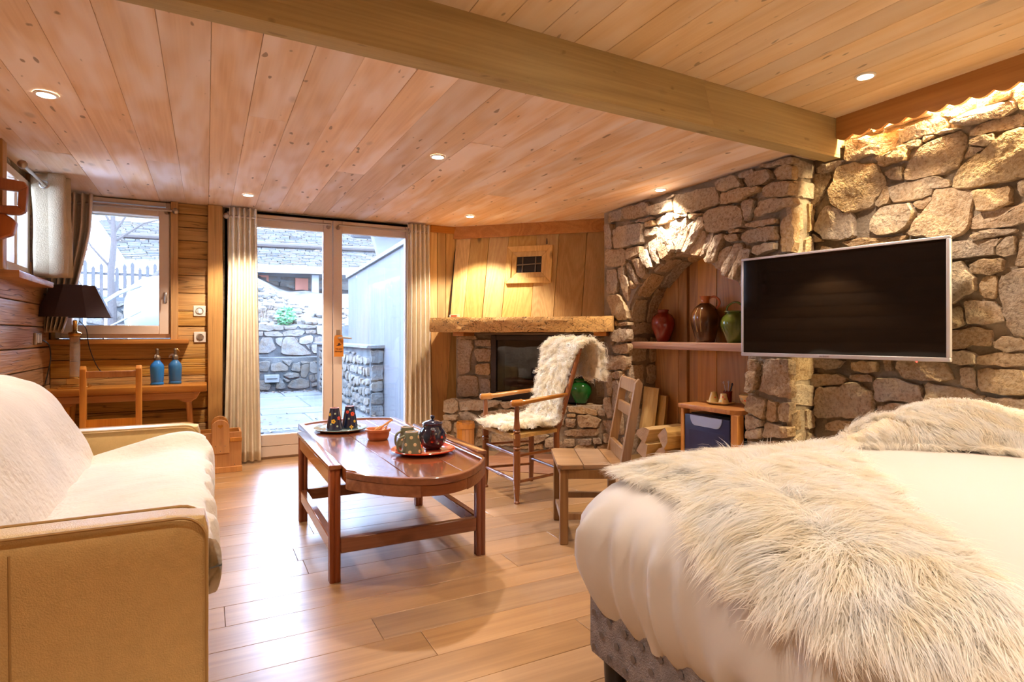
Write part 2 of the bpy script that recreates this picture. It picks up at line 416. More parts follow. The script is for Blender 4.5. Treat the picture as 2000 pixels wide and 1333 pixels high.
ST_TV = """439,460 419,459 404,459 404,454 419,453 436,454;404,462 393,460 394,453 401,450 404,454;392,461 370,462 345,462 343,452 362,452 384,452 391,452;435,451 407,449 389,448 377,449 377,439 384,426 395,424 413,427 425,424 436,428;374,445 351,447 332,446 327,435 341,432 358,431 373,431;377,426 366,429 353,429 353,422 364,422 375,423;351,431 340,429 344,426 351,425;339,431 327,432 315,429 324,428 336,428;400,422 384,423 366,423 366,411 382,411 395,410;391,403 378,407 373,405 372,389 384,393 390,399;370,394 362,410 349,422 329,426 316,426 310,417 314,405 318,392 327,388 351,387 367,389;323,438 307,443 285,443 271,441 270,432 282,429 309,429 321,434;336,455 329,463 315,464 305,463 304,449 315,443 326,443 335,449;300,461 288,463 277,463 274,447 285,444 296,445 298,451;274,460 260,459 258,427 266,430 270,441 272,450;307,424 291,428 270,429 265,424 266,415 280,416 296,417 308,418;307,415 288,415 287,408 294,404 307,410;323,379 317,390 301,399 291,405 278,413 265,413 256,411 254,366 265,366 280,366 307,367 323,370;308,408 295,403 306,398 313,397;446,422 430,424 401,415 395,400 391,389 399,377 405,368 419,366 435,366 453,380 455,398;458,380 436,365 427,364 426,334 443,334 459,337 477,351 471,365;391,387 384,383 385,368 398,365 401,369 396,380;385,383 367,386 338,386 326,377 326,372 341,373 344,367 359,365 381,367 385,374;407,352 395,365 377,365 362,362 360,351 366,338 378,332 398,333 408,340;361,362 346,366 343,364 351,355 355,354;339,373 324,370 306,365 306,358 309,327 324,319 341,323 365,328 358,341 344,359;305,363 291,362 274,360 274,345 287,341 300,341 303,351;308,337 298,341 280,341 265,343 258,343 258,325 265,325 285,323 308,326 310,331;307,319 298,323 280,322 269,318 280,315 301,314;268,363 262,365 258,350 266,349 268,355;482,423 458,420 456,411 461,400 470,385 480,379 484,405;475,429 439,431 444,424 454,419 473,422;478,348 464,336 478,336;441,331 425,333 375,329 366,327 389,321 430,325;332,315 302,314 281,313 285,305 287,297 313,297 332,298;285,304 279,313 271,313 271,296 281,295 285,298;271,289 267,309 259,310 258,283 271,285;310,290 297,294 281,294 280,281 292,279 305,281 309,286;334,293 324,294 315,294 310,286 303,276 303,267 315,258 324,251 332,254;301,270 297,277 286,278 285,271 287,256 297,256 301,263;313,254 302,254 286,251 281,240 279,233 294,230 310,232 311,243;332,245 317,249 313,243 312,232 321,226 332,227;332,223 313,226 302,229 292,225 289,217 292,209 305,210 315,206 332,207;288,214 281,219 265,217 261,208 279,203 287,208;323,203 313,205 303,201 303,191 315,190 325,191;301,200 289,203 265,202 261,192 282,190 301,191;285,268 281,277 271,281 258,281 253,264 254,231 256,220 272,219 278,231 283,252;376,192 332,193 326,182 324,173 347,172 371,174 377,182;317,187 305,188 303,166 315,167;303,187 283,188 265,187 259,166 277,163 302,166;400,172 374,172 351,166 350,147 374,147 401,146;403,126 398,138 383,144 368,145 354,137 362,127 383,122;347,169 336,168 315,165 298,161 296,153 305,146 307,132 321,130 344,139 347,150;306,145 296,152 294,143 297,132 307,131;295,159 277,160 259,161 259,140 277,137 293,139 291,149;483,190 438,190 439,188 445,180 458,178 481,179;429,187 416,191 398,190 400,178 411,176 426,179;431,173 411,175 404,172 405,166 420,166 431,168;487,167 473,172 443,173 435,169 437,162 468,156 486,154;472,155 440,158 436,164 421,164 416,160 411,157 404,156 403,138 406,126 429,122 443,122 469,117 479,122 475,135;463,111 439,119 429,119 429,108 463,103"""
SF_TV = """118,12 172,12 174,14 166,24 160,26 142,26 124,20 118,18;181,12 232,12 232,18 222,20 210,20 198,18 190,14;241,12 292,12 294,18 288,20 280,24 250,24 241,20;300,12 346,12 342,14 300,14;354,12 408,12 408,18 406,26 400,30 394,30 360,26 352,20;414,20 418,12 469,12 469,18 442,20;118,26 120,26 150,36 154,38 154,42 136,50 127,54 118,57;160,36 178,20 187,20 208,26 208,30 192,44 184,44 168,42;202,44 216,30 226,26 238,26 244,30 244,48 232,57 202,48;253,32 280,32 282,36 286,42 286,48 276,48 253,44;286,30 298,24 346,24 352,30 352,32 346,38 328,48 294,48;352,42 358,36 390,36 394,38 382,44 370,48 366,48 358,44;412,30 444,26 469,26 469,38 438,44 432,44 414,42 408,36;130,60 150,50 166,48 181,50 181,57 172,72 156,68 136,62;181,68 190,54 198,54 210,57 228,62 228,66 213,68 181,72;238,60 241,57 246,54 274,54 286,57 276,66 258,66 241,62;282,68 292,60 298,57 324,57 330,62 330,68 324,74 282,72;330,54 342,48 348,48 364,54 372,62 376,66 370,66 340,62;372,54 400,42 406,42 408,44 408,48 403,54 390,66 384,66;400,66 414,50 430,50 438,60 444,68 438,74 430,74 406,68;442,50 456,48 469,48 469,66 450,66 447,62 442,54;118,66 124,66 144,72 166,78 168,80 168,86 162,90 118,90;178,80 187,78 216,74 226,74 226,92 190,92 181,90 178,86;232,78 234,68 238,68 274,74 274,90 253,96 241,96 234,92;282,80 322,80 324,84 328,86 322,90 306,92 288,92 282,90;330,78 336,72 366,72 378,74 370,92 364,92 336,86 334,84;376,96 384,78 388,74 403,74 427,80 432,86 430,92 400,96;438,84 444,78 450,74 469,74 469,90 460,90 442,86;118,98 150,98 150,110 148,116 142,120 124,120 118,116;156,114 160,98 166,96 178,96 187,98 192,101 196,116 156,116;202,101 238,101 241,104 241,108 238,114 202,114;250,104 268,98 286,98 294,104 298,116 292,123 282,123 246,116;300,101 310,98 324,96 346,96 370,101 366,116 346,120 304,120;376,110 378,104 403,101 427,101 427,104 420,116 403,123 376,116;118,125 120,125 130,128 133,134 133,140 120,144 118,144;138,128 144,125 187,125 190,138 190,144 166,150 156,146 142,140;196,125 198,123 234,123 232,132 220,140 208,144 198,140 196,134;234,138 244,123 280,128 274,132 253,140 244,140;118,152 136,146 148,150 160,156 160,164 154,168 138,168 118,164;168,156 192,150 204,150 216,158 220,168 196,168 174,164 168,162;216,150 228,144 253,150 255,162 250,164 228,164 226,162;118,174 136,174 148,176 148,182 144,186 133,188 118,188;154,186 156,174 162,170 172,170 210,176 204,192 192,192 166,188;213,188 220,176 222,174 246,174 262,188 255,194 244,198 213,192;382,180 390,180 394,192 388,194 384,192;118,198 148,192 150,192 156,218 124,224 118,224;160,194 190,198 198,200 198,209 196,212 178,215 162,215 160,203;204,212 208,200 226,200 241,203 244,206 241,212 228,215 210,215;342,218 348,209 354,200 384,200 390,203 400,212 376,228 342,222;396,200 400,198 438,194 469,198 469,203 438,218 418,212 403,206;118,234 142,228 160,228 166,234 166,240 160,242 142,242 118,236;168,224 181,222 202,218 208,222 210,224 210,236 174,236 168,228;220,224 232,222 250,222 246,242 232,240 220,236;340,231 358,231 372,234 382,240 378,246 364,246 346,242 340,240;382,231 396,222 406,218 414,218 436,224 432,231 400,236 388,236;444,222 456,215 465,212 469,212 469,234 462,234 450,231 444,228;118,246 127,246 138,248 148,252 148,264 124,264 118,260;156,252 172,246 204,246 202,266 192,270 174,270 162,266 156,264;210,248 213,246 228,246 244,248 246,252 246,258 220,270 210,270;340,260 342,254 346,252 360,252 376,254 378,260 372,264 340,264;384,248 388,246 420,240 432,240 432,258 430,260 400,260 384,258;442,236 447,236 460,240 469,242 469,260 444,260 442,258;118,270 120,270 133,272 133,276 130,278 127,282 118,288;136,282 142,272 160,272 172,276 172,278 168,284 162,290 154,294;181,278 196,276 208,276 216,282 213,284 202,290 187,288 178,284;222,276 244,266 246,266 253,282 250,288 246,288 228,282 222,278;340,272 370,272 372,282 372,284 366,288 352,288 340,284;378,270 382,266 396,266 412,270 414,272 412,284 384,284 378,278;418,288 420,270 432,266 442,266 460,270 460,296 456,296 418,290;118,296 124,290 138,290 144,294 148,296 148,300 144,302 118,302;150,306 154,302 174,290 196,296 196,300 192,306 174,308 160,308;204,296 220,288 226,288 244,294 244,302 238,306 208,308 202,306;336,294 348,294 354,296 354,302 346,306 340,306 336,296;364,296 376,290 408,294 412,296 403,308 394,312 382,308 366,302;408,312 412,306 418,300 442,300 450,302 450,306 442,314 427,314;118,312 148,312 156,314 160,318 162,324 162,326 118,326;168,318 178,314 198,314 202,318 198,324 172,324 168,320;204,326 210,314 241,312 246,312 246,324 241,326 232,330 210,330;342,314 358,308 364,308 378,314 378,318 366,320 360,320 346,318;447,318 460,306 462,302 469,302 469,330 465,330 454,326 447,320;118,336 156,336 156,350 150,356 136,356 120,353 118,350;162,353 166,332 202,332 208,336 208,338 202,350 184,356 181,356;210,344 216,338 228,338 244,353 244,356 238,356 220,353 210,350;234,336 244,332 250,332 253,344 253,348 250,350 246,348;118,360 133,362 138,366 138,378 130,384 120,390 118,390;148,366 154,362 178,362 184,366 192,374 187,384 178,384 148,374;190,362 196,360 216,360 234,362 241,366 238,368 226,372 198,372;127,392 142,384 154,384 166,386 181,392 181,398 138,398 130,396;190,390 198,380 228,378 244,378 246,386 238,398 213,401 190,398;118,398 120,398 136,404 136,410 133,426 120,428 118,428;142,414 144,408 178,408 178,410 172,422 166,428 144,426 142,422;172,431 187,408 210,408 220,410 222,416 226,426 178,434;228,408 241,404 250,408 258,420 250,426 234,426 232,422 228,414;118,438 136,431 142,431 162,434 174,440 178,446 156,458 118,458;184,440 190,438 202,434 228,434 228,450 210,450 190,446 184,443;238,434 253,434 253,450 241,450 238,446;442,446 444,438 460,438 469,440 469,452 442,452;162,464 174,456 181,452 187,452 208,456 220,458 220,462 216,464;226,464 228,458 234,456 238,456 253,458 258,464;438,464 442,462 469,462 469,464"""
ST_ARCH = """842,436 798,436 801,418 809,416 840,419;798,435 743,436 732,430 732,413 763,413 796,415;731,424 677,426 677,419 680,411 721,411 732,419;698,433 674,434 674,430 692,429;672,427 660,430 597,429 588,411 590,402 612,400 641,399 670,404 675,419;594,433 561,435 550,421 550,417 585,418;558,435 535,437 531,431 544,429 555,430;546,427 533,431 507,430 501,418 515,412 540,415;585,415 552,415 517,409 533,403 553,398 585,400;501,426 487,429 474,427 474,410 493,413;520,437 472,436 472,429 496,431 517,433;513,407 498,411 474,407 474,390 491,391 512,395;524,393 493,391 474,387 472,379 495,376 529,373 531,381;550,397 529,397 531,384 537,370 542,371;612,392 597,397 557,394 550,389 546,375 548,362 585,363 604,364 609,376;543,368 520,367 496,366 498,359 520,359 538,360 543,364;551,351 537,357 496,357 495,339 513,339 540,341;529,336 496,336 496,326 520,322 528,324;490,359 480,367 472,367 472,321 487,322 490,331;571,363 549,361 550,357 569,358;575,356 555,356 553,346 572,347;719,405 680,407 675,401 680,396 716,394 720,400;675,400 646,399 646,395 670,396;645,398 617,394 619,391 641,390;772,409 729,410 723,406 749,403;743,401 723,404 721,395 743,394;825,408 749,402 746,384 749,370 787,369 825,370;743,391 716,391 712,386 719,380 743,380;845,371 793,367 793,337 843,342;789,365 752,366 755,352 787,346;845,336 815,335 814,309 819,293 847,292;811,335 795,337 796,323 809,315;843,415 827,413 827,370 844,373;792,342 781,341 756,306 763,303 775,314;772,344 759,347 741,328 741,318 752,312 763,322;755,350 741,361 724,328 732,327 746,337;739,370 721,373 705,333 713,332 727,344;717,383 704,389 687,370 682,343 704,338 713,361;696,382 687,375 679,348 684,346;686,393 670,395 646,394 647,379 660,349 675,349 684,371;645,382 630,387 628,384 641,375 646,372;623,389 615,387 612,374 626,362 651,342 660,345 644,365;619,371 611,367 612,354 626,334 641,338 648,342 635,357;609,363 595,363 602,349 612,336 621,332 615,348;591,359 578,359 579,352 589,339 595,323 608,322 612,326 606,340;597,318 587,334 575,341 565,341 575,327 585,313 595,313;583,310 561,342 550,343 546,338 561,317 575,300 581,302;571,298 546,334 533,331 533,323 550,314 561,294;809,315 800,325 790,317 786,297 790,278 798,286;538,187 529,188 523,180 524,174 537,173;541,172 524,174 523,158 529,149 536,144 542,146;512,189 491,190 489,184 482,175 477,163 477,143 491,144 520,147 517,163 515,181;490,190 477,191 477,170 482,180;535,142 515,138 511,137 513,113 526,118 540,122 538,136;509,138 496,135 496,111 512,113;492,131 487,136 477,138 477,114 491,114;541,117 516,112 517,103 538,95;515,109 490,108 487,94 517,89;489,107 477,108 477,95 487,94;541,95 517,102 518,88 541,84;847,290 808,289 790,263 790,248 814,245 835,254;816,240 784,242 784,237 814,235;822,229 788,233 786,223 786,211 814,208 826,213;830,200 790,206 786,201 788,191 806,187 828,190;845,183 794,185 790,174 794,161 845,159;824,155 802,159 802,146 822,145;846,155 828,155 828,132 832,113 847,112;849,109 832,112 828,78 839,72 852,88;822,140 806,142 810,90 824,91;847,68 826,72 822,48 847,42;822,84 806,86 802,49 820,49"""
SF_ARCH = """488,10 519,10 519,17 488,17;524,20 526,10 538,10 538,22 536,24 534,24;800,10 836,10 836,17 807,24 800,24;488,24 522,24 529,29 526,34 524,36 519,39 502,41 488,41;800,32 802,32 807,39 807,41 805,44 800,46;810,29 817,27 829,24 836,24 836,39 824,39 812,36 810,34;488,48 524,44 531,51 534,56 534,60 526,65 519,65 488,58;529,41 531,39 538,41 538,53;488,65 495,65 507,68 517,70 517,72 502,77 493,80 488,80;529,70 536,65 538,65 538,80 536,80 531,75;488,87 522,75 524,75 529,80 524,82 517,84 500,87;488,195 505,195 507,197 505,209 500,212 488,212;512,200 514,197 529,197 531,200 534,204 534,209 512,209 510,207;824,207 834,202 836,202 836,209 826,209;488,219 495,219 498,221 500,226 500,233 493,236 488,236;502,216 536,216 536,221 531,228 526,233 517,233 507,231 502,219;826,231 831,216 836,216 836,233 834,233;488,243 502,238 514,238 524,240 526,252 514,255 498,250 488,245;531,240 538,240 541,245 541,255 534,252 531,250;819,236 822,236 831,238 836,240 836,250 826,245 822,243 819,240;488,252 490,252 512,260 507,269 505,272 490,276 488,276;512,272 517,262 522,260 538,260 541,262 543,274 536,279 529,281;488,284 500,279 512,279 526,286 524,291 510,296 502,296 490,293;531,288 534,286 543,281 548,281 553,288 555,293 541,293 531,291;488,298 500,300 507,303 510,308 512,315 502,320 495,320 488,317;512,300 526,296 546,300 546,305 543,312 534,317 531,317 517,312;769,303 771,300 774,298 781,298 781,312 771,305"""
ST_FIRE = """-456,210 -424,212 -422,196 -429,173 -427,155 -436,144 -456,143;-419,211 -386,211 -386,199 -417,199;-418,193 -386,194 -386,169 -414,168 -419,180;-418,162 -388,165 -386,142 -417,142;-456,139 -414,140 -411,119 -412,99 -454,98;-406,135 -386,133 -386,106 -406,106;-223,217 -184,218 -180,206 -223,203;-178,215 -161,217 -161,194 -176,198;-206,198 -178,199 -176,192 -204,191;-197,189 -163,192 -161,162 -195,163;-180,155 -161,156 -161,105 -178,106;-456,217 -417,219 -414,212 -456,211;-201,159 -182,157 -182,130 -188,134"""
SF_FIRE = """"""
ST_HEARTH = """-469,94 -448,98 -438,91 -438,75 -450,68 -468,70;-437,91 -403,96 -354,96 -356,89 -384,79 -433,74;-354,94 -318,96 -313,86 -347,83;-437,71 -417,74 -396,64 -398,57 -431,58;-468,66 -438,66 -441,56 -467,56;-472,54 -453,56 -450,37 -465,30;-370,34 -307,38 -258,38 -267,25 -298,17 -370,10;-228,69 -209,69 -211,53 -226,54;-207,74 -184,77 -163,71 -168,55 -203,55;-229,48 -168,53 -166,45 -182,38 -228,37;-205,32 -180,34 -180,23 -203,22;-230,31 -211,32 -211,19 -230,18;-222,90 -195,89 -172,86 -170,77 -192,78 -222,81;-169,88 -156,88 -156,76 -168,77;-224,77 -209,78 -209,72 -224,71;-398,46 -389,51 -389,27 -400,26;-265,31 -243,34 -243,16 -265,14;-393,70 -352,81 -320,82 -320,69 -384,62;-161,67 -149,70 -141,52 -153,47;-178,36 -166,36 -161,26 -176,26;-159,45 -141,46 -141,30 -157,29"""
SF_HEARTH = """-467,9 -451,9 -447,17 -445,23 -445,25 -449,27 -457,29 -467,27;-445,9 -379,9 -379,11 -383,27 -405,33 -415,33 -439,25 -445,11;-323,9 -269,9 -271,19 -273,19 -317,11;-263,9 -221,9 -221,13 -235,25 -239,25;-215,9 -175,9 -177,23 -207,21 -215,15;-171,11 -169,9 -147,9 -147,25 -159,25 -171,21;-449,33 -447,31 -435,31 -417,37 -415,43 -421,47 -437,51 -447,51;-402,41 -383,37 -376,38 -368,41 -368,51 -380,52 -393,52 -403,47;-357,41 -329,41 -313,51 -325,57 -339,57 -357,55;-321,41 -319,41 -295,43 -295,45 -297,47 -311,47 -315,45 -319,43;-291,47 -289,43 -255,37 -241,35 -241,47 -247,49 -269,53 -279,53;-319,59 -307,53 -295,51 -279,59 -277,77 -287,79 -313,77 -321,63;-273,59 -245,53 -237,53 -231,57 -229,71 -263,77 -271,77 -273,71;-291,85 -285,83 -269,83 -269,85;-263,83 -261,81 -249,79 -235,77 -229,77 -225,81 -227,85 -263,85"""
SO_GUP = """187,260 250,261 250,243 235,237 189,241;250,261 291,261 290,241 251,241;293,259 345,261 341,247 295,243;349,261 421,263 419,250 360,249;425,260 450,262 450,222 425,226;187,235 210,235 208,216 187,216;212,233 264,237 288,222 290,214 217,216;286,231 312,241 371,242 375,230 360,216 293,216;379,242 421,242 423,228 379,228;203,208 242,212 253,183 260,163 232,144 192,145 191,160;257,206 288,210 284,183 280,171 260,187;286,198 301,212 334,212 360,178 406,138 345,133 279,140;334,212 345,206 349,192;353,206 398,222 411,214 409,190 375,180 353,184;417,210 450,216 450,184 417,188;402,178 448,182 448,141 409,142;379,178 394,178 396,156;70,142 134,142 134,146 126,158 106,158 74,154 70,150;134,162 138,154 146,142 186,142 182,158 174,162 162,166 142,166;458,142 474,142 478,158 470,162 458,162;486,142 510,142 510,170 506,170 490,162 486,154;74,166 102,166 130,170 130,174 118,206 114,210 106,210 86,202;130,190 134,182 142,178 150,178 158,190 162,198 146,206 130,206;162,178 166,174 182,170 186,174 190,190 190,194 170,194 162,182;454,182 458,174 486,170 510,182 510,198 490,206 462,206 458,202;70,218 74,214 90,214 102,218 102,230 98,242 90,250 70,250;102,250 114,222 118,218 150,218 158,230 166,242 170,250;158,210 166,206 194,206 182,238 178,246 162,222 158,214;454,218 458,214 474,218 474,226 466,250 458,250 454,222;478,242 482,230 486,218 502,210 510,210 510,250 478,250"""
SO_GLO = """185,111 226,114 228,99 219,73 187,74;231,102 272,109 296,90 296,75 233,73;307,74 314,101 343,107 346,69;348,96 379,99 379,72 368,44 346,46;381,107 398,108 431,86 431,67 398,60 381,68;346,113 383,109 379,101 350,102;275,56 300,67 339,64 339,47 300,44;379,53 398,54 401,29 390,24 379,34;399,56 433,59 433,28 405,29;185,37 216,36 233,17 223,-2 187,0;249,1 251,31 265,47 286,18 287,1;293,7 311,33 346,41 379,30 379,3 339,-3;387,18 412,23 416,9 390,5;390,110 431,115 431,98;50,0 82,0 82,16 54,16 50,12;94,0 134,0 130,16 94,16;142,4 146,0 178,0 178,16 174,20 166,20 142,16;410,0 454,0 454,12 446,20 426,16;466,0 510,0 510,16 494,16 466,12;50,24 86,28 90,60 90,64 78,64 62,60 50,56;94,36 98,28 126,28 130,40 130,56 102,60 98,56 94,44;138,28 162,28 174,32 190,48 190,52 162,60 146,60 142,56;278,40 286,32 290,28 294,28 302,32 302,36 282,44 278,44;454,24 490,24 510,28 510,56 490,60 482,60 470,56 454,48;50,68 58,68 74,72 82,76 78,88 70,92 50,92;94,72 106,68 142,68 146,72 146,88 130,100 126,100 90,88;158,72 166,68 182,64 194,64 178,92 158,88;438,64 442,60 458,60 478,68 474,80 470,88 438,88;482,84 486,72 494,68 510,68 510,112 502,108 486,96 482,92;70,112 74,100 82,96 86,96 122,108 122,116 70,116;134,108 138,104 146,100 174,100 182,116 134,116;274,116 278,112 302,92 310,108 310,116;438,116 442,100 478,100 490,108 498,116"""
SO_GLF = """-468,192 -432,192 -438,198 -452,202 -468,202;-422,198 -418,192 -347,192 -347,217 -352,217 -388,212 -418,208 -422,202;-332,192 -272,192 -272,208 -302,212 -332,217;-258,192 -202,192 -197,202 -202,208 -258,208;-187,192 -142,192 -147,202 -162,208 -182,208 -187,198;-132,198 -127,192 -87,192 -87,202 -92,208 -127,208 -132,202;-72,192 -7,192 -7,198 -12,208 -67,208 -72,202;3,202 8,192 43,192 43,217 38,217 18,212 3,208;-468,217 -447,212 -427,212 -422,217 -422,228 -427,242 -432,248 -468,248;-412,233 -407,222 -392,222 -358,228 -347,233 -352,248 -377,253 -418,253;-338,248 -332,233 -327,228 -268,217 -262,238 -262,258 -282,262 -332,253;-252,222 -197,217 -192,217 -202,258 -237,258 -247,253 -252,233;-192,233 -182,222 -172,222 -162,238 -157,248 -162,253 -187,258 -192,253;-157,217 -132,217 -122,222 -122,233 -137,248 -142,248 -147,242 -157,228;-122,248 -107,222 -87,217 -72,217 -67,222 -57,242 -57,248;-52,222 -22,222 -22,228 -27,242 -42,242 -52,233;-12,233 -7,222 13,222 33,228 43,233 38,242 18,248 -12,248;-468,262 -422,262 -418,268 -418,288 -452,303 -468,308;-402,268 -347,258 -342,258 -338,262 -347,292 -372,298 -388,298 -402,288;-327,268 -312,268 -288,272 -282,278 -282,298 -297,312 -312,308 -332,292;-268,272 -258,268 -242,268 -197,272 -197,292 -212,303 -217,303 -268,292;-182,272 -177,268 -157,262 -137,262 -127,278 -127,292 -142,298 -182,288;-122,262 -77,262 -77,272 -82,282 -112,282 -122,268;-62,262 -52,258 -17,258 -12,268 -17,282 -22,288 -62,288 -67,282;-7,288 -2,272 3,262 43,253 43,292 -7,292;-447,312 -427,303 -407,298 -392,308 -397,322 -418,328 -432,328 -442,322;-377,312 -368,308 -342,303 -322,312 -318,322 -327,328 -352,328 -377,318;-288,318 -278,308 -247,308 -222,312 -222,322 -227,328 -262,328 -278,322;-207,312 -192,303 -167,303 -147,308 -137,322 -147,328 -192,328 -207,322;-127,308 -117,298 -67,298 -67,308 -72,322 -122,322 -127,318;-57,312 -52,303 -12,303 -17,318 -27,322 -57,322;-2,308 43,308 43,328 8,328 -2,322;-468,322 -462,322 -452,328 -438,338 -438,342 -442,348 -468,348;-427,348 -422,342 -412,338 -392,332 -372,332 -342,342 -342,348;-327,342 -322,338 -312,332 -302,328 -292,328 -272,338 -272,348 -327,348;-217,338 -197,338 -162,342 -162,348 -217,348;-147,342 -142,338 -132,332 -127,332 -112,338 -107,342 -107,348 -147,348;-97,338 -67,332 -57,342 -57,348 -92,348;-47,338 -22,332 -7,332 -2,338 -7,348 -42,348;8,342 43,342 43,348 8,348"""
